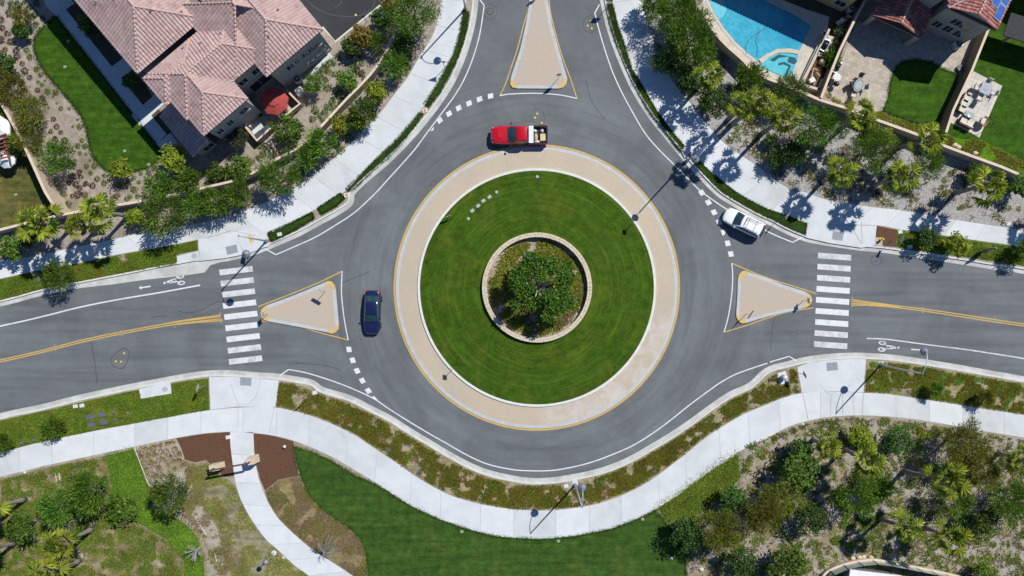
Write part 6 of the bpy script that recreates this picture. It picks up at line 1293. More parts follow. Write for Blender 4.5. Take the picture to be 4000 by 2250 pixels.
# white bucket like chair and toys by the pool
c = W1('d 530,178', ZLAWN); t = thing('lounge_chair', 'small white chair on the tiny lawn by the pool', 'chair', c, R(35))
g = MB(); g.rbox((0, 0, .35), (.6, .5, .08)); g.build('seat', 'canvas_white', t); g = MB(); g.rbox((.27, 0, .6), (.08, .5, .5)); g.build('backrest', 'canvas_white', t)
for i, (x, y) in enumerate(((-.25, -.2), (.25, -.2), (-.25, .2), (.25, .2))): g = MB(); g.tube([(x, y, 0), (x, y, .33)], .02, 6); g.build('leg', 'steel_light', t)
for k, (s, m, cn) in enumerate((('d 578,150', 'sign_white', 'white'), ('d 590,140', 'rust_red', 'red'), ('d 600,132', 'cover_yellow', 'yellow'), ('d 612,124', 'sign_white', 'pale'))):
    c = W1(s, ZLAWN + .35); g = MB(); g.rbox((c.x, c.y, c.z), (.5, .14, .3), R(-25)); tag(g.build('toy_block', m, None, False, c), '%s slat of a toy rack beside the divider wall' % cn, 'toy')
def ac_unit(s, rz, label, z=ZL):
    c = W1(s, z); t = thing('air_conditioner', label, 'air conditioner', c, rz)
    g = MB(); g.rbox((0, 0, .42), (.86, .86, .84), 0, 0, .12); g.build('cabinet', 'steel_light', t); g = MB(); g.lathe([(.36, .83), (.36, .855), (.33, .87), (.1, .88)], n=20); g.build('fan_grille', 'iron', t); g = MB(); g.lathe([(.1, .87), (.09, .91), (.01, .92)], n=10); g.build('hub', 'steel_light', t)
ac_unit('n 1168,315', .6, 'shaded air conditioner nearer the house wall beside the courtyard'); ac_unit('n 1176,363', .6, 'sunlit air conditioner below its twin beside the courtyard'); ac_unit('d 1412,345', .4, 'shaded air conditioner against the solar roofed house'); ac_unit('d 612,75', .4, 'air conditioner beside the yellowish pool house')
# gate of two stone pillars
G0, G1 = W1('i 1655,612'), W1('j -5,560'); c = (G0 + G1) / 2; t = thing('garden_gate', 'garden gateway of two stone pillars joined by a dark steel beam', 'gate', c)
dg = (G1 - G0).normalized(); ng = Vector((-dg.y, dg.x, 0)); ag = math.atan2(dg.y, dg.x); rr = random.Random(2)
for P0, sx, sy, hh in ((G0, 1.35, .75, 1.5), (G1, 1.05, .85, 1.7)):
    g = MB(); z = .1
    while z < hh - .05:
        h_ = rr.uniform(.2, .3); k = 1 - .18 * z / hh; g.rbox((P0.x + rr.uniform(-.02, .02), P0.y + rr.uniform(-.02, .02), z + h_ / 2), (sx * k, sy * k, h_ - .012), ag + rr.uniform(-.02, .02), 0, .04); z += h_
    g.build('pillar', 'stone_gate', t, False, c)
g = MB(); m = (G0 + G1) / 2; L = (G1 - G0).length; g.box((m.x, m.y, 2.55), (L + .2, .14, .24), ag); g.build('beam', 'rusty', t, False, c)
for P0, s_ in ((G0, 1), (G1, -1)):
    g = MB(); g.tube([P0 + Vector((0, 0, 1.2)), P0 + Vector((0, 0, 2.5))], .08, 6); g.build('post', 'rusty', t, False, c)
for k, s in enumerate(('a 690,1085', )): pass
# ---------------------------------------------------------------- vehicles
def ringpts(x, wd_, zb, zs, zt, wt, crown_=.03):
    half = [(wd_ * .86, zb), (wd_ * .97, zb + .08), (wd_, zb + (zs - zb) * .55), (wd_ * .965, zs), (wt, zt), (wt * .5, zt + crown_ * .8), (0, zt + crown_)]
    return [Vector((x, y, z)) for y, z in half] + [Vector((x, -y, z)) for y, z in reversed(half[:-1])]
def panel(g, a, b, c, d, n=5, bulge=0.0, nrm=Vector((0, 0, 1))):
    vs = []
    for i in range(n + 1):
        for j in range(n + 1):
            u, v = i / n, j / n; p = (a.lerp(b, u)).lerp(d.lerp(c, u), v); vs.append(p + nrm * bulge * (1 - (2 * u - 1) ** 2))
    fs = [(i * (n + 1) + j, (i + 1) * (n + 1) + j, (i + 1) * (n + 1) + j + 1, i * (n + 1) + j + 1) for i in range(n) for j in range(n)]
    g.add(vs, fs)
def wheel(t, x, y, r_, wd_, sgn):
    g = MB(); n = 20; pr = [(r_ * .62, -wd_ / 2), (r_ * .94, -wd_ / 2), (r_, -wd_ * .3), (r_, wd_ * .3), (r_ * .94, wd_ / 2), (r_ * .62, wd_ / 2)]
    g.loft([[Vector((x + a * math.cos(6.2832 * k / n), y + b, r_ + a * math.sin(6.2832 * k / n))) for k in range(n)] for a, b in pr]); o = g.build('wheel', 'tyre', t, True)
    g = MB(); f = y + sgn * wd_ * .42; g.loft([[Vector((x + a * math.cos(6.2832 * k / n), f + sgn * b, r_ + a * math.sin(6.2832 * k / n))) for k in range(n)] for a, b in ((r_ * .64, -.03), (r_ * .62, .02), (r_ * .18, .005), (r_ * .14, .04))]); g.build('rim', 'rim', o, True)
def car(name, label, cat, loc, rz, st_, paint, cab, wheels, wr, extra=None, group=None):
    """st_: body stations (x, half width, z bottom, z shoulder, z top, half width top); cab: (x_fb, x_ft, x_rt, x_rb, z belt, z roof, w belt, w roof)"""
    t = thing(name, label, cat, loc, rz, group)
    g = MB(); g.loft([ringpts(*q_) for q_ in st_]); o = g.build('body', paint, t, True); sub(o, 2)
    fb, ft, rt, rb, zb, zr, wb, wt = cab
    def rg(z, x0, x1, hw, rnd_=.12):
        return [Vector((x0 - rnd_, -hw, z)), Vector((x0, -hw * .75, z)), Vector((x0 + .03, 0, z)), Vector((x0, hw * .75, z)), Vector((x0 - rnd_, hw, z)), Vector((x1 + rnd_, hw, z)), Vector((x1, hw * .75, z)), Vector((x1 - .03, 0, z)), Vector((x1, -hw * .75, z)), Vector((x1 + rnd_, -hw, z))]
    g = MB(); g.loft([rg(zb - .12, fb, rb, wb), rg(zb, fb, rb, wb), rg(zb + (zr - zb) * .93, ft + (fb - ft) * .05, rt + (rb - rt) * .05, wt + .02), rg(zr, ft - .1, rt + .1, wt - .08)]); o = g.build('cabin', paint, t, True); bev(o, .03, 2, 35)
    g = MB(); e = Vector((.02, 0, .02)); zt = zr - .07
    panel(g, Vector((fb - .03, -wb + .1, zb + .03)) + e, Vector((fb - .03, wb - .1, zb + .03)) + e, Vector((ft + .05, wt - .1, zt)) + e, Vector((ft + .05, -wt + .1, zt)) + e, 6, .06, Vector((1, 0, .3))); g.build('windscreen', 'car_glass', t, True)
    g = MB(); e = Vector((-.02, 0, .02)); panel(g, Vector((rb + .04, wb - .12, zb + .05)) + e, Vector((rb + .04, -wb + .12, zb + .05)) + e, Vector((rt - .04, -wt + .12, zt)) + e, Vector((rt - .04, wt - .12, zt)) + e, 6, .05, Vector((-1, 0, .3))); g.build('rear_window', 'car_glass', t, True)
    for sg in (1, -1):
        g = MB(); xm = (ft + rt) / 2 - .05
        for x0, x1, y0, y1 in ((fb - .3, xm + .03, ft - .05, xm + .03), (xm - .03, rb + .3, xm - .03, rt + .1)):
            vs = [Vector((x0, sg * (wb + .012), zb + .03)), Vector((x1, sg * (wb + .012), zb + .03)), Vector((y1, sg * (wt + .035), zt - .02)), Vector((y0, sg * (wt + .035), zt - .02))]
            g.add(vs, [(0, 1, 2, 3) if sg < 0 else (3, 2, 1, 0)])
        g.build('side_windows', 'car_glass', t)
        mx = fb - .32; g = MB(); g.rbox((mx, sg * (wb + .13), zb + .06), (.12, .22, .15), sg * .25, 0, .04); g.build('wing_mirror', paint, t)
    for x in wheels:
        for sg in (1, -1): wheel(t, x, sg * (st_[len(st_) // 2][1] - .1), wr, .23, sg)
    return t
def lamp_pair(t, x, y, z, d, m, nm, rz=0.0):
    for sg in (1, -1): g = MB(); g.rbox((x, sg * y, z), d, sg * rz, 0, .03); g.build(nm, m, t)
zz = 0.0
# navy sedan, nose down the picture
loc = W1('f 888,905'); t = car('sedan', 'dark blue sedan driving round the left side of the roundabout', 'car', Vector((loc.x - .03, loc.y, 0)), R(-92),
 [(2.36, .5, .34, .5, .56, .42), (2.25, .74, .26, .58, .68, .6), (1.8, .88, .22, .7, .82, .72), (1.0, .91, .2, .84, .93, .76), (.2, .91, .2, .9, .97, .78), (-.8, .91, .2, .92, .98, .78), (-1.6, .9, .22, .92, 1.0, .76), (-2.1, .84, .3, .88, 1.0, .7), (-2.34, .66, .4, .78, .94, .58)],
 'car_navy', (1.0, .2, -1.05, -1.75, .96, 1.44, .78, .62), (1.42, -1.38), .33)
lamp_pair(t, 2.04, .62, .6, (.26, .18, .1), 'head_lamp', 'headlight', -.5); lamp_pair(t, -2.22, .62, .86, (.2, .24, .12), 'tail_lamp', 'tail_light', .4)
g = MB(); g.tube([(2.2, -.6, .72), (2.3, -.3, .7), (2.34, 0, .7), (2.3, .3, .7), (2.2, .6, .72)], .018, 6); g.build('grille_trim', 'chrome', t); g = MB(); g.rbox((.95, 0, .985), (.1, 1.2, .03)); g.build('wiper_panel', 'trim_black', t)
for sg in (1, -1): g = MB(); g.tube([(1.0, sg * .76, 1.0), (.2, sg * .65, 1.42), (-1.0, sg * .64, 1.41), (-1.8, sg * .72, 1.02)], .016, 5); g.build('window_trim', 'chrome', t)
# white wagon with roof rack
loc = W1('n 2898,872'); ang = math.atan2(812 - 850 + 18, -60) ; t = car('station_wagon', 'white estate car with empty roof rack bars beside the upper right kerb', 'car', Vector((loc.x, loc.y, 0)), R(180 - 26.5),
 [(2.3, .46, .36, .56, .64, .4), (2.16, .74, .28, .66, .78, .6), (1.7, .9, .24, .82, .93, .76), (.95, .92, .22, .95, 1.04, .8), (.2, .92, .22, 1.0, 1.06, .8), (-.8, .92, .22, 1.02, 1.08, .8), (-1.6, .91, .24, 1.03, 1.09, .78), (-2.1, .82, .32, 1.0, 1.06, .7), (-2.32, .62, .42, .9, 1.0, .54)],
 'car_white', (1.12, .32, -1.78, -2.22, 1.05, 1.6, .82, .68), (1.4, -1.35), .35)
lamp_pair(t, 2.0, .68, .78, (.26, .16, .1), 'head_lamp', 'headlight', -.5); lamp_pair(t, -2.2, .7, .93, (.1, .14, .2), 'tail_lamp', 'tail_light', .2)
g = MB()
for sg in (1, -1): g.tube([(.05, sg * .58, 1.62), (0, sg * .58, 1.68), (-1.5, sg * .58, 1.68), (-1.55, sg * .58, 1.62)], .022, 6)
g.build('roof_rails', 'steel_grey', t)
g = MB()
for x in (-.2, -1.05): g.tube([(x, -.66, 1.68), (x, .66, 1.68)], .022, 6)
g.build('cross_bars', 'steel_light', t)
g = MB(); g.tube([(.1, -.45, 1.72), (-1.35, -.45, 1.72)], .024, 6); g.tube([(.1, -.3, 1.72), (-1.25, -.3, 1.72)], .018, 6); g.build('bike_tray', 'steel_light', t)
g = MB(); g.box((.08, 0, 1.6), (.09, .95, .03)); g.build('sunroof_lip', 'trim_black', t); g = MB(); g.rbox((-2.26, 0, .62), (.12, 1.3, .16)); g.build('bumper', 'trim_black', t)
# red pickup, nose to the left
loc = W1('n 2028,534'); loc.z = 0; PX = 'car_red'
t = thing('pickup_truck', 'red pickup truck with a loaded bed driving past the top of the roundabout', 'pickup', loc, R(180))
g = MB(); g.loft([ringpts(*q_) for q_ in [(2.98, .58, .5, .72, .84, .5), (2.86, .84, .42, .88, 1.0, .72), (2.4, .96, .4, 1.0, 1.12, .82), (1.6, .99, .38, 1.06, 1.18, .86), (.9, .99, .38, 1.1, 1.2, .88), (0, .99, .38, 1.1, 1.2, .88), (-.92, .99, .4, 1.1, 1.2, .88)]]); sub(g.build('body', PX, t, True), 2)
bx0, bx1 = -.98, -2.96
for nm, c, d in (('bed_floor', (-1.97, 0, .72), (1.94, 1.6, .08)), ('bed_side', (-1.97, .91, .78), (1.96, .16, .76)), ('bed_side', (-1.97, -.91, .78), (1.96, .16, .76)), ('tailgate', (-2.93, 0, .82), (.1, 1.66, .68)), ('bed_front', (-1.0, 0, .82), (.08, 1.66, .68))):
    g = MB(); g.rbox(c, d, 0, 0, .03); g.build(nm, 'trim_black' if nm in ('bed_floor', 'bed_front') else PX, t)
for sg in (1, -1): g = MB(); g.rbox((-1.97, sg * .91, 1.175), (1.98, .17, .03)); g.build('bed_rail', 'trim_black', t)
g = MB(); g.rbox((-2.95, 0, 1.175), (.12, 1.66, .03)); g.build('tailgate_cap', 'trim_black', t)
g = MB(); g.rbox((-3.05, 0, .56), (.16, 1.8, .2)); g.build('rear_bumper', 'chrome', t); g = MB(); g.rbox((2.96, 0, .62), (.14, 1.5, .24), 0, 0, .06); g.build('front_bumper', 'chrome', t)
def cabring(z, x0, x1, hw): return [Vector((x0 - .14, -hw, z)), Vector((x0, -hw * .7, z)), Vector((x0 + .05, 0, z)), Vector((x0, hw * .7, z)), Vector((x0 - .14, hw, z)), Vector((x1, hw, z)), Vector((x1, -hw, z))]
g = MB(); g.loft([cabring(1.05, 1.15, -.9, .9), cabring(1.2, 1.15, -.9, .9), cabring(1.82, .22, -.84, .76), cabring(1.9, .05, -.76, .68)]); bev(g.build('cabin', PX, t, True), .03, 2, 35)
g = MB(); panel(g, Vector((1.12, -.8, 1.22)), Vector((1.12, .8, 1.22)), Vector((.26, .66, 1.83)), Vector((.26, -.66, 1.83)), 6, .09, Vector((1, 0, .35))); g.build('windscreen', 'car_glass', t, True)
g = MB(); g.add([Vector((-.915, -.72, 1.25)), Vector((-.865, -.64, 1.76)), Vector((-.865, .64, 1.76)), Vector((-.915, .72, 1.25))], [(0, 1, 2, 3)]); g.build('rear_window', 'car_glass', t)
for sg in (1, -1):
    g = MB()
    for x0, x1, y0, y1 in ((.85, .12, .14, .1), (.04, -.78, .02, -.74)):
        vs = [Vector((x0, sg * .912, 1.24)), Vector((x1, sg * .912, 1.24)), Vector((y1, sg * .79, 1.78)), Vector((y0, sg * .79, 1.78))]; g.add(vs, [(0, 1, 2, 3) if sg < 0 else (3, 2, 1, 0)])
    g.build('side_windows', 'car_glass', t)
    g = MB(); g.rbox((.88, sg * 1.16, 1.26), (.12, .26, .2), sg * .3, 0, .04); g.build('wing_mirror', 'trim_black', t)
g = MB(); g.rbox((1.22, 0, 1.215), (.16, 1.5, .03)); g.build('wiper_panel', 'trim_black', t); g = MB(); g.rbox((2.0, 0, 1.205), (.62, .8, .04), 0, 0, .03); g.build('hood_scoop', PX, t)
lamp_pair(t, 2.78, .7, .8, (.16, .26, .16), 'head_lamp', 'headlight', -.3); lamp_pair(t, -3.0, .9, .95, (.06, .14, .3), 'tail_lamp', 'tail_light'); g = MB(); g.rbox((2.95, 0, .86), (.08, 1.0, .22)); g.build('grille', 'chrome', t)
for x in (1.95, -1.85):
    for sg in (1, -1): wheel(t, x, sg * .88, .39, .27, sg)
def on_truck(x, y, z): return Vector((loc.x - x, loc.y - y, z))
c = on_truck(-1.25, 0, 1.26); tb = thing('tool_box', 'pale metal tool box lying across the bed of the red pickup', 'tool box', c)
g = MB(); g.rbox((0, 0, -.12), (.48, 1.76, .22)); g.build('case', 'steel_light', tb); g = MB(); g.rbox((0, 0, .03), (.52, 1.84, .08)); g.build('lid', 'tool_box', tb)
c = on_truck(-2.5, .28, .98); g = MB(); g.rbox(c, (.56, .74, .42), .03, 0, .01); cb = tag(g.build('cardboard_box', 'cardboard', None, False, c), 'square cardboard box in the bed of the red pickup', 'box')
def blob(name, c, r_, m, label, cat, seed, fl=.6):
    rr = random.Random(seed); g = MB(); n = 12; rings = []
    for i in range(7):
        ph = math.pi * (i + .3) / 6.6; rings.append([Vector((c.x + r_[0] * math.sin(ph) * math.cos(6.283 * k / n) * rr.uniform(.8, 1.15), c.y + r_[1] * math.sin(ph) * math.sin(6.283 * k / n) * rr.uniform(.8, 1.15), c.z - r_[2] * math.cos(ph) * rr.uniform(.85, 1.1))) for k in range(n)])
    g.loft(rings); return tag(g.build(name, m, None, True, c), label, cat)
blob('bag', on_truck(-1.78, .3, .95), (.22, .5, .24), 'bag_tan', 'crumpled tan sack behind the tool box of the red pickup', 'bag', 1); blob('bag', on_truck(-1.68, -.42, .95), (.22, .2, .24), 'bag_white', 'small white bag at the top end of the pickup bed', 'bag', 2)
blob('bag', on_truck(-2.42, -.42, .98), (.2, .22, .22), 'bag_blue', 'pale blue plastic bag beside the cardboard box', 'bag', 3); blob('bag', on_truck(-1.9, .72, .95), (.3, .16, .2), 'bag_white', 'torn white bag at the lower side of the pickup bed', 'bag', 4)
# ---------------------------------------------------------------- street lamps
def street_lamp(s, hd, lab, h=8.7, top=None):
    """hd: plan offset (m) of the lamp head from the pole"""
    b = W1(s); b.z = ZL; t = thing('street_lamp', lab, 'street lamp', b, 0, 'street lamps')
    g = MB(); g.lathe([(.22, 0), (.22, .1), (.13, .5), (.1, .6)], n=14); g.build('base', 'steel_grey', t, True)
    tp = Vector((0, 0, h)) if top is None else Vector((top[0], top[1], h)); g = MB(); g.tube([(0, 0, .4), tp * .5 + Vector((0, 0, .2)), tp], [.1, .085, .06], 10); g.build('pole', 'steel_light', t, True); g = MB(); g.lathe([(.02, h + .12), (.08, h + .05), (.08, h - .08), (.06, h - .14)][::-1], (tp.x, tp.y, 0), 10); g.build('finial', 'steel_grey', t, True)
    d = Vector((hd[0], hd[1], 0)); e = tp + d + Vector((0, 0, -.55)); g = MB(); pts = [tp + Vector((0, 0, -.05)), tp + d * .3 + Vector((0, 0, .22)), tp + d * .65 + Vector((0, 0, .2)), tp + d * .92 + Vector((0, 0, -.05)), e + Vector((0, 0, .1))]; g.tube(cr(pts, 4), .035, 7); g.build('arm', 'steel_light', t, True)
    g = MB(); g.lathe([(.4, -.16), (.4, -.1), (.36, .02), (.26, .12), (.1, .18), (.07, .3)], (e.x, e.y, e.z), 22); hdm = g.build('lamp_head', 'lamp_shade', t, True); g = MB(); g.lathe([(.1, -.24), (.3, -.2), (.36, -.155)], (e.x, e.y, e.z), 18); g.build('lens', 'lamp_lens', hdm, True)
    return t
street_lamp('n 1043,942', (.5, -1.72), 'street lamp with a yellow diamond sign at the upper left crossing ramp')
street_lamp('b 1580,72', (1.4, -.77), 'street lamp at the top end of the upper left sidewalk')
street_lamp('n 2679,632', (-.95, -1.1), 'street lamp among palm shadows beside the upper right kerb', 9.0)
street_lamp('n 3437,1425', (.5, 2.1), 'street lamp reaching over the bike lane by the right crossing ramp')
street_lamp('n 2246,1893', (.05, 1.75), 'street lamp at the bottom middle between strip and sidewalk')
b = W1('j 140,1270'); b.z = ZL; t = thing('path_lamp', 'short post lamp beside the garden path at the bottom edge', 'path lamp', b)
g = MB(); g.lathe([(.27, 0), (.27, .14), (.24, .16)], n=18); g.build('footing', 'concrete', t); g = MB(); g.tube([(0, 0, .15), (0, 0, 3.0)], [.06, .05], 8); g.build('pole', 'steel_grey', t, True); g = MB(); g.lathe([(.1, 2.85), (.28, 2.95), (.26, 3.05), (.12, 3.14), (.02, 3.2)], n=18); g.build('lamp_head', 'lamp_shade', t, True)
g = MB(); g.lathe([(.06, 2.72), (.09, 2.86)], n=12); g.build('lens', 'lamp_lens', t, True)
# ---------------------------------------------------------------- signs
def sign(s, fx, fy, z, shape, wd_, hh, lab, face='sign_white', z0=ZL, mark=None, group=None, name='road_sign', off=.0):
    """fx, fy: plan direction the panel faces (world)"""
    b = W1(s); b.z = z0; t = thing(name, lab, 'sign', b, math.atan2(fy, fx), group); top = z - z0 + hh / 2 + .05
    g = MB(); g.tube([(0, 0, 0), (0, 0, top)], .03, 7); g.build('post', 'sign_back', t); zc = z - z0
    if shape == 'rect': o = [(-wd_ / 2, -hh / 2), (wd_ / 2, -hh / 2), (wd_ / 2, hh / 2), (-wd_ / 2, hh / 2)]
    elif shape == 'diamond': o = [(0, -hh / 2), (wd_ / 2, 0), (0, hh / 2), (-wd_ / 2, 0)]
    elif shape == 'yield': o = [(0, -hh / 2), (wd_ / 2, hh / 2), (-wd_ / 2, hh / 2)]
    def pl_(o, x, g, m=0, k=1.0): return [Vector((x, p[0] * k, zc + p[1] * k)) for p in o]
    g = MB(); a = pl_(o, .05, g); bk = pl_(o, .035, g); g.loft([bk, a]); pn = g.build('panel', ['sign_back'] if face is None else face, t); 
    g = MB(); g.add([p - Vector((.004, 0, 0)) for p in bk], [tuple(range(len(bk) - 1, -1, -1))]); g.build('back', 'sign_back', t)
    if mark:
        g = MB()
        for m_ in mark: g.add([Vector((.054 + .002 * m_[0], p[0], zc + p[1])) for p in m_[2]], [tuple(range(len(m_[2])))], m_[1])
        g.build('symbol', ['sign_black', 'sign_white', 'sign_red', 'sign_yellow'], pn)
    return t
def inset2(o, k, cy=0): return [(x * k, (y - cy) * k + cy) for x, y in o]
YT = [(0, -.42), (.46, .42), (-.46, .42)]
YM = [(0, 2, YT), (1, 1, inset2(YT, .55, .14))]
AR = [(0, 0, [(-.42, -.2), (.42, -.2), (.42, .2), (-.42, .2)]), (1, 1, [(-.34, 0), (-.12, -.14), (-.12, -.06), (.34, -.06), (.34, .06), (-.12, .06), (-.12, .14)])]
KR = [(1, 0, [(-.1, .28), (-.16, .1), (-.02, -.08), (.12, -.24), (.17, -.16), (.05, 0), (-.03, .12)]), (1, 0, [(.06, -.3), (.22, -.3), (.22, -.1), (.16, -.16)])]
PD = [(1, 0, [(-.05, .3), (.05, .3), (.05, .2), (-.05, .2)]), (1, 0, [(-.07, .17), (.08, .17), (.1, -.02), (.2, -.28), (.12, -.3), (0, -.08), (-.14, -.3), (-.22, -.27), (-.06, 0)])]
zi = .13
sign('f 525,752', .5, .87, 2.0, 'rect', 1.05, .5, 'roundabout arrow sign on the left splitter island', z0=zi, mark=AR)
sign('f 90,922', -.97, -.2, 1.6, 'rect', .6, .75, 'keep right sign at the pointed end of the left splitter island', z0=zi, mark=KR)
sign('g 1762,922', -.82, .57, 2.0, 'rect', 1.0, .55, 'roundabout arrow sign on the right splitter island', z0=zi, mark=AR)
sign('h 262,818', .97, .1, 1.6, 'rect', .6, .75, 'keep right sign at the pointed end of the right splitter island', z0=zi, mark=KR)
sign('c 345,600', .1, -1, 2.1, 'rect', .5, .9, 'thin sign on the wide end of the top splitter island', z0=zi, mark=KR)
sign('c 200,-35', -.2, .97, 1.6, 'rect', .6, .75, 'keep right sign at the top edge on the top splitter island', z0=zi, mark=KR)
sign('g 895,250', .75, .5, 1.7, 'diamond', .75, .75, 'yellow diamond sign on the right edge of the island lawn', 'sign_yellow', .3, None)
sign('f 1453,195', -.3, .95, 1.2, 'rect', .9, .45, 'low arrow sign on the upper left edge of the island lawn', z0=.28, mark=AR)
sign('f 1485,1335', -.8, -.6, 1.6, 'diamond', .75, .75, 'diamond sign on the lower left edge of the island lawn', 'sign_yellow', .28, None)
sign('b 1425,515', .2, .97, 2.2, 'yield', .92, .84, 'red and white triangular sign beside the upper left narrow lawn strip', mark=YM)
sign('c 715,62', .1, .98, 2.3, 'rect', .75, .9, 'rectangular sign at the top of the right narrow lawn strip', mark=None)
sign('h 85,195', .85, -.5, 2.2, 'yield', .92, .84, 'red and white triangular sign behind the white estate car', mark=YM)
sign('h 925,368', .95, -.2, 2.4, 'diamond', .95, .95, 'diamond sign in the mulch beside the yellow hydrant', None)
sign('h 215,1362', .9, .3, 2.3, 'diamond', .95, .95, 'yellow pedestrian diamond sign on the right crossing ramp', 'sign_yellow', mark=PD)
sign('i 1560,8', -.95, .2, 2.4, 'diamond', .95, .95, 'back turned diamond sign beside the left crossing ramp', None)
sign('j 402,96', -.5, .8, 2.2, 'yield', .92, .84, 'red and white triangular sign in the lower left ground cover strip', mark=YM)
c = W1('n 1030,938'); c.z = ZL; t = thing('pedestrian_sign', 'yellow diamond pedestrian sign with arrow fixed to the upper left street lamp', 'sign', c, math.atan2(-.25, -.95))
for zc, o_, mk in ((3.4, [(0, -.55), (.55, 0), (0, .55), (-.55, 0)], PD), (2.55, [(-.32, -.16), (.32, -.16), (.32, .16), (-.32, .16)], [(1, 0, [(-.2, .08), (-.02, -.1), (-.1, -.1), (.02, -.14), (.16, -.02), (.08, -.04), (-.14, .13)])])):
    g = MB(); g.loft([[Vector((.28, p[0], zc + p[1])) for p in o_], [Vector((.3, p[0], zc + p[1])) for p in o_]]); pn = g.build('panel', 'sign_yellow', t)
    g = MB(); [g.add([Vector((.304, p[0], zc + p[1])) for p in m_[2]], [tuple(range(len(m_[2])))]) for m_ in mk]; g.build('symbol', 'sign_black', pn)
g = MB(); g.box((.2, 0, 3.4), (.2, .06, .06)); g.build('bracket', 'sign_back', t)
c = W1('h 1595,445'); c.z = ZL; t = thing('notice_board', 'tall dark notice board standing in the ground cover strip on the right', 'notice board', c, R(24))
g = MB(); g.rbox((0, 0, 1.35), (.95, .12, 1.5)); g.build('panel', 'board_dark', t); g = MB(); g.box((.5, 0, 1.35), (.06, .16, 1.56)); g.build('frame', 'steel_light', t)
for x in (-.4, .4): g = MB(); g.box((x, 0, .3), (.08, .08, .6)); g.build('leg', 'board_dark', t)
# ---------------------------------------------------------------- small street things
c = W1('h 848,360', ZW); t = thing('fire_hydrant', 'yellow fire hydrant on a tan pad by the right kerb', 'hydrant', c); g = MB(); g.lathe([(.16, 0), (.16, .05), (.11, .08), (.11, .5), (.14, .52), (.14, .57), (.1, .68), (.03, .74)], n=14); g.build('barrel', 'hydrant_yellow', t, True)
for sg in (1, -1): g = MB(); g.tube([(0, 0, .42), (sg * .22, 0, .42)], .06, 10); g.build('nozzle', 'hydrant_yellow', t)
def hyd(s, lab):
    c = W1(s, ZL); t = thing('meter_box', lab, 'utility box', c, rnd.uniform(-.5, .5)); g = MB(); g.rbox((0, 0, .03), (.56, .44, .1)); g.build('frame', 'box_white', t); g = MB(); g.lathe([(.13, .08), (.12, .1), (.02, .1)], n=14); g.build('lid', 'rust_red', t)
hyd('b 1275,835', 'white valve box with an orange lid below the longest mown strip'); hyd('f 685,25', 'white valve box with an orange lid between the two short mown strips')
def boxes(name, m, pts, dims, label, group=None, z=ZL, rz=.1, cat='utility box', labs=None):
    for i, p in enumerate(P(pts)):
        c = w(p, z); t = thing(name, labs[i] if labs else label, cat, c, R(rz) if abs(rz) > 1 else rz, group); g = MB(); g.rbox((0, 0, dims[2] / 2), dims); g.build('box', m, t); g = MB(); g.rbox((0, 0, dims[2] + .006), (dims[0] * .82, dims[1] * .8, .014), 0, 0, .01); g.build('lid', m, t)
boxes('utility_box', 'box_dark', 'i 680,250 692,310 770,232 782,290', (.8, .5, .08), '', 'dark pads of the lower left strip', ZLAWN, 10, labs=['upper left of four large dark utility lids in the strip', 'lower left of four large dark utility lids in the strip', 'upper right of four large dark utility lids in the strip', 'lower right of four large dark utility lids in the strip'])
boxes('utility_box', 'box_dark', 'i 857,214 866,268', (.4, .32, .08), '', 'dark pads of the lower left strip', ZLAWN, 10, labs=['upper small dark lid beside the four large ones', 'lower small dark lid beside the four large ones'])
boxes('utility_box', 'box_dark', 'i 162,445 255,422', (.42, .32, .08), '', None, ZLAWN, 10, labs=['left dark lid near the sidewalk at the lower left', 'right dark lid near the sidewalk at the lower left'])
boxes('utility_box', 'box_dark', 'j 1235,660 1008,496 k 1075,658 n 150,1094', (.42, .34, .08), '', None, ZLAWN, -30, labs=['dark blue lid at the sidewalk edge below the yield line', 'tiny grey lid in the long ground cover strip', 'dark lid in the bare spot of the long strip', 'grey lid in the strip at the upper left edge'])
boxes('utility_box', 'box_dark', 'l 935,35 995,45 1060,55', (.38, .3, .07), 'small dark lid in the row beside the lower right sidewalk', 'row of dark lids on the lower right', ZLAWN, -8)
boxes('utility_box', 'box_white', 'i 570,168 620,163 j 443,66 k 407,770 f 178,320 h 995,302 h 1070,413 i 1722,402 h 1812,240', (.5, .4, .1), '', None, ZLAWN, 12, labs=['left half of the pale twin lid at the lower left kerb', 'right half of the pale twin lid at the lower left kerb', 'white lid by the kerb near the left crossing ramp', 'white lid beside the bottom street lamp', 'white lid in the short mown strip by the upper left ramp', 'grey white lid at the corner of the strip by the hydrant', 'white lid by the kerb right of the hydrant', 'white rounded lid in the mulch beside the garden path', 'white lid at the far right sidewalk'])
boxes('utility_box', 'box_green', 'k 350,1185 k 985,1020 j 1553,1114 j 800,692 n 62,761', (.34, .3, .06), '', None, ZLAWN, 8, labs=['small pale lid in the park lawn below the bottom lamp', 'small pale lid in the park lawn near its right corner', 'small pale lid in the park lawn left of the lamp shadow', 'greenish lid at the upper edge of the park lawn', 'tiny green lid in the brownish left lawn'])
boxes('utility_box', 'box_grey', 'f 1632,142 1676,105 1716,67 1762,38', (.44, .34, .06), 'square grey lid in the diagonal row on the island lawn', 'row of grey lids on the island lawn', .31, 38)
boxes('utility_box', 'box_grey', 'f 1300,825 f 1345,1010', (.62, .5, .012), '', None, .27, 5, labs=['faint sunken lid on the left of the island lawn', 'lower faint sunken lid on the left of the island lawn']) if False else None
for s, lab in (('f 1603,203', 'pale round ground light left of the row of grey lids'), ('c 190,1335', 'pale round ground light at the top of the island lawn'), ('f 1815,2', 'pale round ground light right of the row of grey lids')): lathe_thing('ground_light', s, [(.17, 0), (.17, .08), (.13, .1), (.03, .1)], 'box_grey', lab, 'ground light', .28)
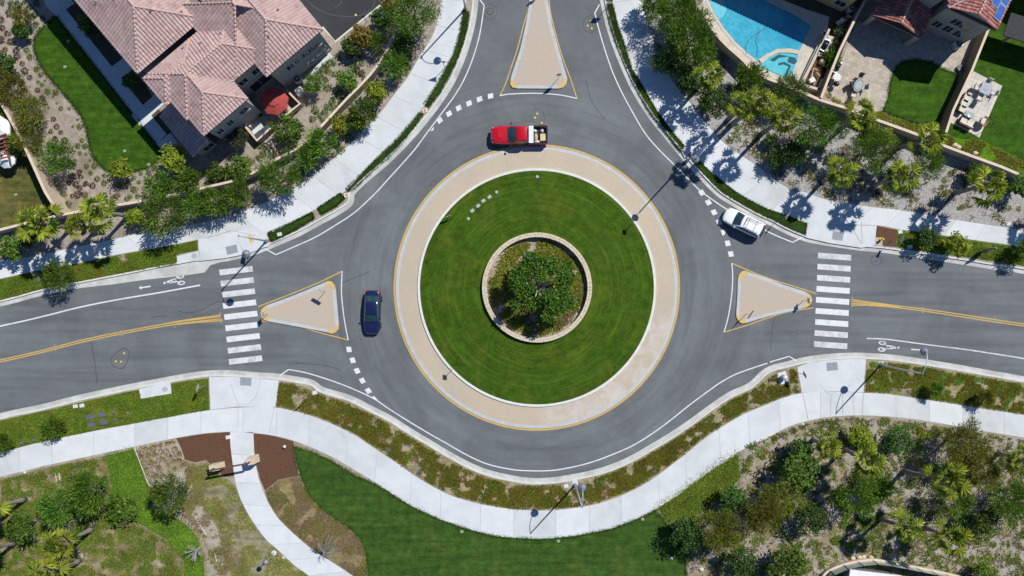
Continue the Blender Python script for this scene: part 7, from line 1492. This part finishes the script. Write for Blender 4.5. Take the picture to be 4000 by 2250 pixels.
for s, lab in (('k 1202,1316', 'white round lid in the park lawn beside the olive tree shade'), ('l 263,305', 'white round lid beside the sidewalk on the lower right'), ('i 185,668', 'white round lid beside the sidewalk on the lower left'), ('j 205,1312', 'white round lid beside the garden path lamp'), ('c 1645,1022', 'white round lid on the right mulch slope')): lathe_thing('round_lid', s, [(.17, 0), (.17, .05), (.02, .06)], 'box_white', lab, 'lid', ZLAWN)
lathe_thing('cylinder_bollard', 'h 112,1398', [(.3, 0), (.3, .75), (.26, .82), (.02, .84)], 'steel_light', 'pale round cabinet on the pad by the right crosswalk', 'cabinet', ZW); lathe_thing('standpipe', 'j 222,468', [(.1, 0), (.1, .3), (.16, .32), (.16, .42), (.02, .46)], 'pvc', 'white standpipe in the mulch right of the garden path', 'pipe', ZL)
def pipe(s, lab, r_=.03):
    p = W(s, ZL + .05); g = MB(); g.tube(p, r_, 6); tag(g.build('irrigation_pipe', 'pvc', None, False, p[0]), lab, 'pipe')
pipe('i 1012,475 1068,625 1125,768', 'long white pipe along the bright ground cover edge'); pipe('i 418,672 428,765', 'left of two short white pipes near the lower left sidewalk'); pipe('i 445,665 458,775', 'right of two short white pipes near the lower left sidewalk'); pipe('i 1452,758 1410,832', 'white pipe right of the tree among the aloes'); pipe('i 1508,1065 1555,1138', 'short white pipe among the scattered aloes'); pipe('i 1620,1275 1635,1340', 'short white pipe near the leafless pale tree')
pipe('l 330,1449 430,1370 560,1310 700,1280 800,1285 990,1320', 'thin white pipe curving above the low wall at the bottom right', .02); pipe('l 1080,1340 1180,1360', 'short white pipe above the low wall at the bottom right', .02)
boxes('utility_box', 'box_green', 'a 490,505 515,312 940,1140 1122,1243 353,188', (.34, .3, .05), '', None, ZLAWN, 20, labs=['pale lid in the upper part of the curving lawn', 'pale lid in the house shadow on the curving lawn', 'pale lid in the lower part of the curving lawn', 'white lid at the lower right rim of the curving lawn', 'small lid at the top corner of the curving lawn'])
def rock(s, r_, lab, m='pale_soil', seed=1): c = W1(s, ZL + .08); blob('rock', c, (r_, r_ * .8, r_ * .6), m, lab, 'rock', seed)
for i, s in enumerate('d 1410,1095|d 1440,1110|d 1565,1155|l 640,1315|l 690,1310|l 720,1305|l 780,1308|k 1430,1400'.split('|')): rock(s, .3, 'pale boulder in the weedy bed along the rear wall' if s[0] == 'd' else 'pale boulder beside the low wall at the bottom right' if s[0] == 'l' else 'pale boulder at the bottom edge beside the park lawn', 'stone_light', i)
for o in COL.objects:
    if o.name.startswith('rock'): o['group'] = 'boulders along the rear wall' if 'rear' in o['label'] else 'boulders by the low wall' if 'low' in o['label'] else 'lone boulder'
# ---------------------------------------------------------------- patio furniture
def table(s, rz, label, rect=True, a=1.0, b=1.0, h=.74, m='table_blue', disc_=.0):
    c = W1(s, ZLAWN); t = thing('table', label, 'table', c, rz); g = MB()
    if rect: g.rbox((0, 0, h), (a, b, .05), 0, 0, .02)
    else: g.loft([[Vector((a / 2 * k * math.cos(6.283 * i / 28), b / 2 * k * math.sin(6.283 * i / 28), z)) for i in range(28)] for k, z in ((1, h - .03), (1, h + .02), (.96, h + .03))])
    g.build('table_top', m, t)
    if not rect:
        g = MB(); n = 28; g.strip([Vector((a * .4 * math.cos(6.283 * i / n), b * .4 * math.sin(6.283 * i / n), h + .036)) for i in range(n + 1)], [Vector((a * .36 * math.cos(6.283 * i / n), b * .36 * math.sin(6.283 * i / n), h + .036)) for i in range(n + 1)]); g.build('groove', 'furniture_dark', t)
    if disc_: g = MB(); g.lathe([(disc_, h + .026), (disc_ * .9, h + .04), (.02, h + .042)], n=20); g.build('turntable', 'table_grey', t)
    for sx in (-1, 1):
        for sy in (-1, 1): g = MB(); g.box((sx * a * .36, sy * b * .36, h / 2), (.05, .05, h)); g.build('leg', 'furniture_dark', t)
    return t
def chair(s, rz, label, m='cushion', fm='steel_grey', group='pale garden chairs'):
    c = W1(s, ZLAWN); t = thing('garden_chair', label, 'chair', c, rz, group)
    g = MB(); g.rbox((0, 0, .42), (.52, .5, .1), 0, 0, .04); g.build('seat', m, t); g = MB(); g.box((-.29, 0, .72), (.06, .5, .5), 0, 0, Matrix.Rotation(-.2, 3, 'Y')); g.build('backrest', m, t)
    for sg in (1, -1):
        g = MB(); g.tube([(.26, sg * .27, 0), (.27, sg * .28, .62), (-.3, sg * .28, .64), (-.36, sg * .26, .98)], .018, 6); g.build('armrest', fm, t)
    for sg in (1, -1): g = MB(); g.tube([(-.22, sg * .24, .4), (-.3, sg * .26, 0)], .018, 6); g.build('leg', fm, t)
    return t
table('d 1613,685', R(-22), 'square blue grey table on the tiled terrace', True, 1.15, 1.1, .74, 'table_blue', .25)
chair('d 1640,632', R(-115), 'pale garden chair above the square table on the terrace'); chair('d 1555,668', R(-25), 'pale garden chair left of the square table on the terrace'); chair('d 1682,708', R(160), 'pale garden chair right of the square table on the terrace'); chair('d 1575,752', R(65), 'pale garden chair below the square table on the terrace')
def cushion_seat(s, rz, wd_, label, n=1, m='cushion'):
    c = W1(s, ZLAWN); t = thing('sofa', label, 'sofa', c, rz); g = MB(); g.rbox((0, 0, .22), (.75, wd_, .3)); g.build('base', 'furniture_dark', t)
    for k in range(n): y = (k + .5) * wd_ / n - wd_ / 2; g = MB(); g.rbox((.03, y, .44), (.66, wd_ / n - .04, .15), 0, 0, .05); g.build('seat_cushion', m, t); g = MB(); g.rbox((-.3, y, .66), (.16, wd_ / n - .05, .38), 0, 0, .05); g.build('back_cushion', m, t)
    for sg in (1, -1): g = MB(); g.rbox((0, sg * (wd_ / 2 + .05), .42), (.76, .08, .4)); g.build('armrest', 'furniture_dark', t)
cushion_seat('d 1475,745', R(-28), .62, 'upper pale armchair beside the divider wall on the terrace'); cushion_seat('d 1453,785', R(-28), .62, 'middle pale armchair beside the divider wall on the terrace'); cushion_seat('d 1440,830', R(-28), .62, 'lower pale armchair beside the divider wall on the terrace')
cushion_seat('d 1480,935', R(64), 1.5, 'pale two seat sofa at the lower end of the terrace', 2)
table('d 1505,872', R(-22), 'low grey coffee table in front of the pale sofa', True, 1.0, .62, .42, 'table_grey', 0); lathe_thing('fire_bowl', 'd 1512,874', [(.1, 0), (.16, .05), (.17, .1), (.13, .07)], 'steel_light', 'small round bowl on the low coffee table', 'bowl', ZLAWN + .46)
c = W1('d 1600,925', ZLAWN); t = thing('swing_chair', 'round wicker swing chair with pale cushion at the terrace edge', 'chair', c, R(150))
g = MB(); n = 16; g.loft([[Vector((-.1 + rr * .75 * math.cos(6.283 * k / n), rr * math.sin(6.283 * k / n), z + .25 * rr * math.cos(6.283 * k / n))) for k in range(n)] for rr, z in ((.2, .35), (.5, .42), (.62, .7), (.58, .7), (.46, .5), (.2, .42))]); g.build('basket', 'wicker', t, True); g = MB(); g.rbox((.1, 0, .62), (.6, .75, .16), 0, 0, .07); g.build('seat_cushion', 'cushion', t)
g = MB(); a = [(-.75 + .1 * k, .1, 2.0 - 1.9 * (k / 6 - .35) ** 2 - .2) for k in range(7)]; g.tube([(-.8, -.3, 0), (-.85, 0, .9), (-.7, 0, 1.7), (-.3, 0, 1.95), (0, 0, 1.85)], .03, 7); g.build('frame', 'furniture_dark', t); g = MB(); g.tube([(0, 0, 1.85), (0, 0, .9)], .012, 5); g.build('chain', 'furniture_dark', t)
table('d 662,655', R(62), 'oval grey table on the flagstone patio', False, 1.55, 1.0, .74, 'table_grey')
chair('d 685,590', R(-105), 'brown wicker chair above the oval table', 'wicker', 'steel_light', 'chairs round the oval table'); chair('d 625,640', R(20), 'dark draped chair left of the oval table', 'sofa_blue', 'steel_grey', 'chairs round the oval table'); chair('d 632,725', R(75), 'pale chair below the oval table', 'cushion', 'wicker', 'chairs round the oval table'); chair('d 708,665', R(175), 'light metal chair right of the oval table', 'table_grey', 'steel_light', 'chairs round the oval table')
c = W1('d 500,595', ZLAWN); t = thing('side_table', 'round white table beside the divider wall on the flagstone patio', 'table', c); g = MB(); g.lathe([(.42, .66), (.43, .7), (.4, .73), (.28, .735), (.27, .75), (.02, .75)], n=28); g.build('table_top', 'canvas_white', t); g = MB(); g.tube([(0, 0, 0), (0, 0, .68)], .05, 8); g.build('leg', 'canvas_white', t)
c = W1('d 497,645', ZLAWN); t = thing('kettle_grill', 'black round kettle grill below the round white table', 'grill', c); g = MB(); g.lathe([(.06, .42), (.22, .5), (.29, .66), (.28, .78), (.18, .9), (.03, .94)], n=20); g.build('bowl', 'grill_black', t, True)
for k in range(3): g = MB(); g.tube([(.12 * math.cos(2.09 * k), .12 * math.sin(2.09 * k), .5), (.28 * math.cos(2.09 * k), .28 * math.sin(2.09 * k), 0)], .015, 5); g.build('leg', 'steel_grey', t)
g = MB(); g.box((0, 0, .97), (.12, .03, .05)); g.build('handle', 'steel_light', t)
lathe_thing('fire_pit', 'd 1440,518', [(.3, 0), (.36, .25), (.34, .3), (.2, .26)], 'iron', 'round iron fire pit at the corner of the rounded lawn', 'fire pit', ZLAWN)
# courtyard furniture of the upper left house
c = W1('n 1035,520', ZL); t = thing('sofa', 'dark blue grey sofa in the corner of the low courtyard wall', 'sofa', c, R(128)); g = MB(); g.rbox((0, 0, .25), (.85, 1.9, .4)); g.build('base', 'sofa_blue', t)
for sg in (1, -1): g = MB(); g.rbox((.05, sg * .47, .52), (.72, .9, .16), 0, 0, .05); g.build('seat_cushion', 'sofa_blue', t)
g = MB(); g.rbox((-.36, 0, .62), (.18, 1.9, .42), 0, 0, .06); g.build('backrest', 'sofa_blue', t)
chair('n 982,490', R(-20), 'pale armchair in the sunlit courtyard corner', 'cushion', 'furniture_dark', 'courtyard chairs'); chair('n 1115,428', R(110), 'grey chair between the red umbrella and the courtyard wall', 'sofa_blue', 'furniture_dark', 'courtyard chairs')
table('n 1075,400', R(35), 'round table under the red umbrella', False, 1.1, 1.1, .72, 'cushion')
c = W1('n 1018,450', ZL); g = MB(); g.lathe([(.16, 0), (.22, .4), (.24, .42), (.18, .36)], (c.x, c.y, c.z), 14); tag(g.build('plant_pot', 'pot_blue', None, True, c), 'dark pot beside the courtyard wall window', 'pot')
sheet('courtyard_floor', W('n 960,490 1005,545 1048,508 1010,470'), ZB + .016, 'concrete', 'sunlit pale slab in the courtyard corner', 'courtyard')
# basketball style post at the parking court
c = W1('b 838,170', ZL); t = thing('court_sign', 'small dark sign on a thin post at the edge of the parking court', 'sign', c); g = MB(); g.tube([(0, 0, 0), (0, 0, 2.0)], .03, 6); g.build('post', 'furniture_dark', t); g = MB(); g.box((0, 0, 1.95), (.35, .05, .3), .5); g.build('panel', 'board_dark', t)
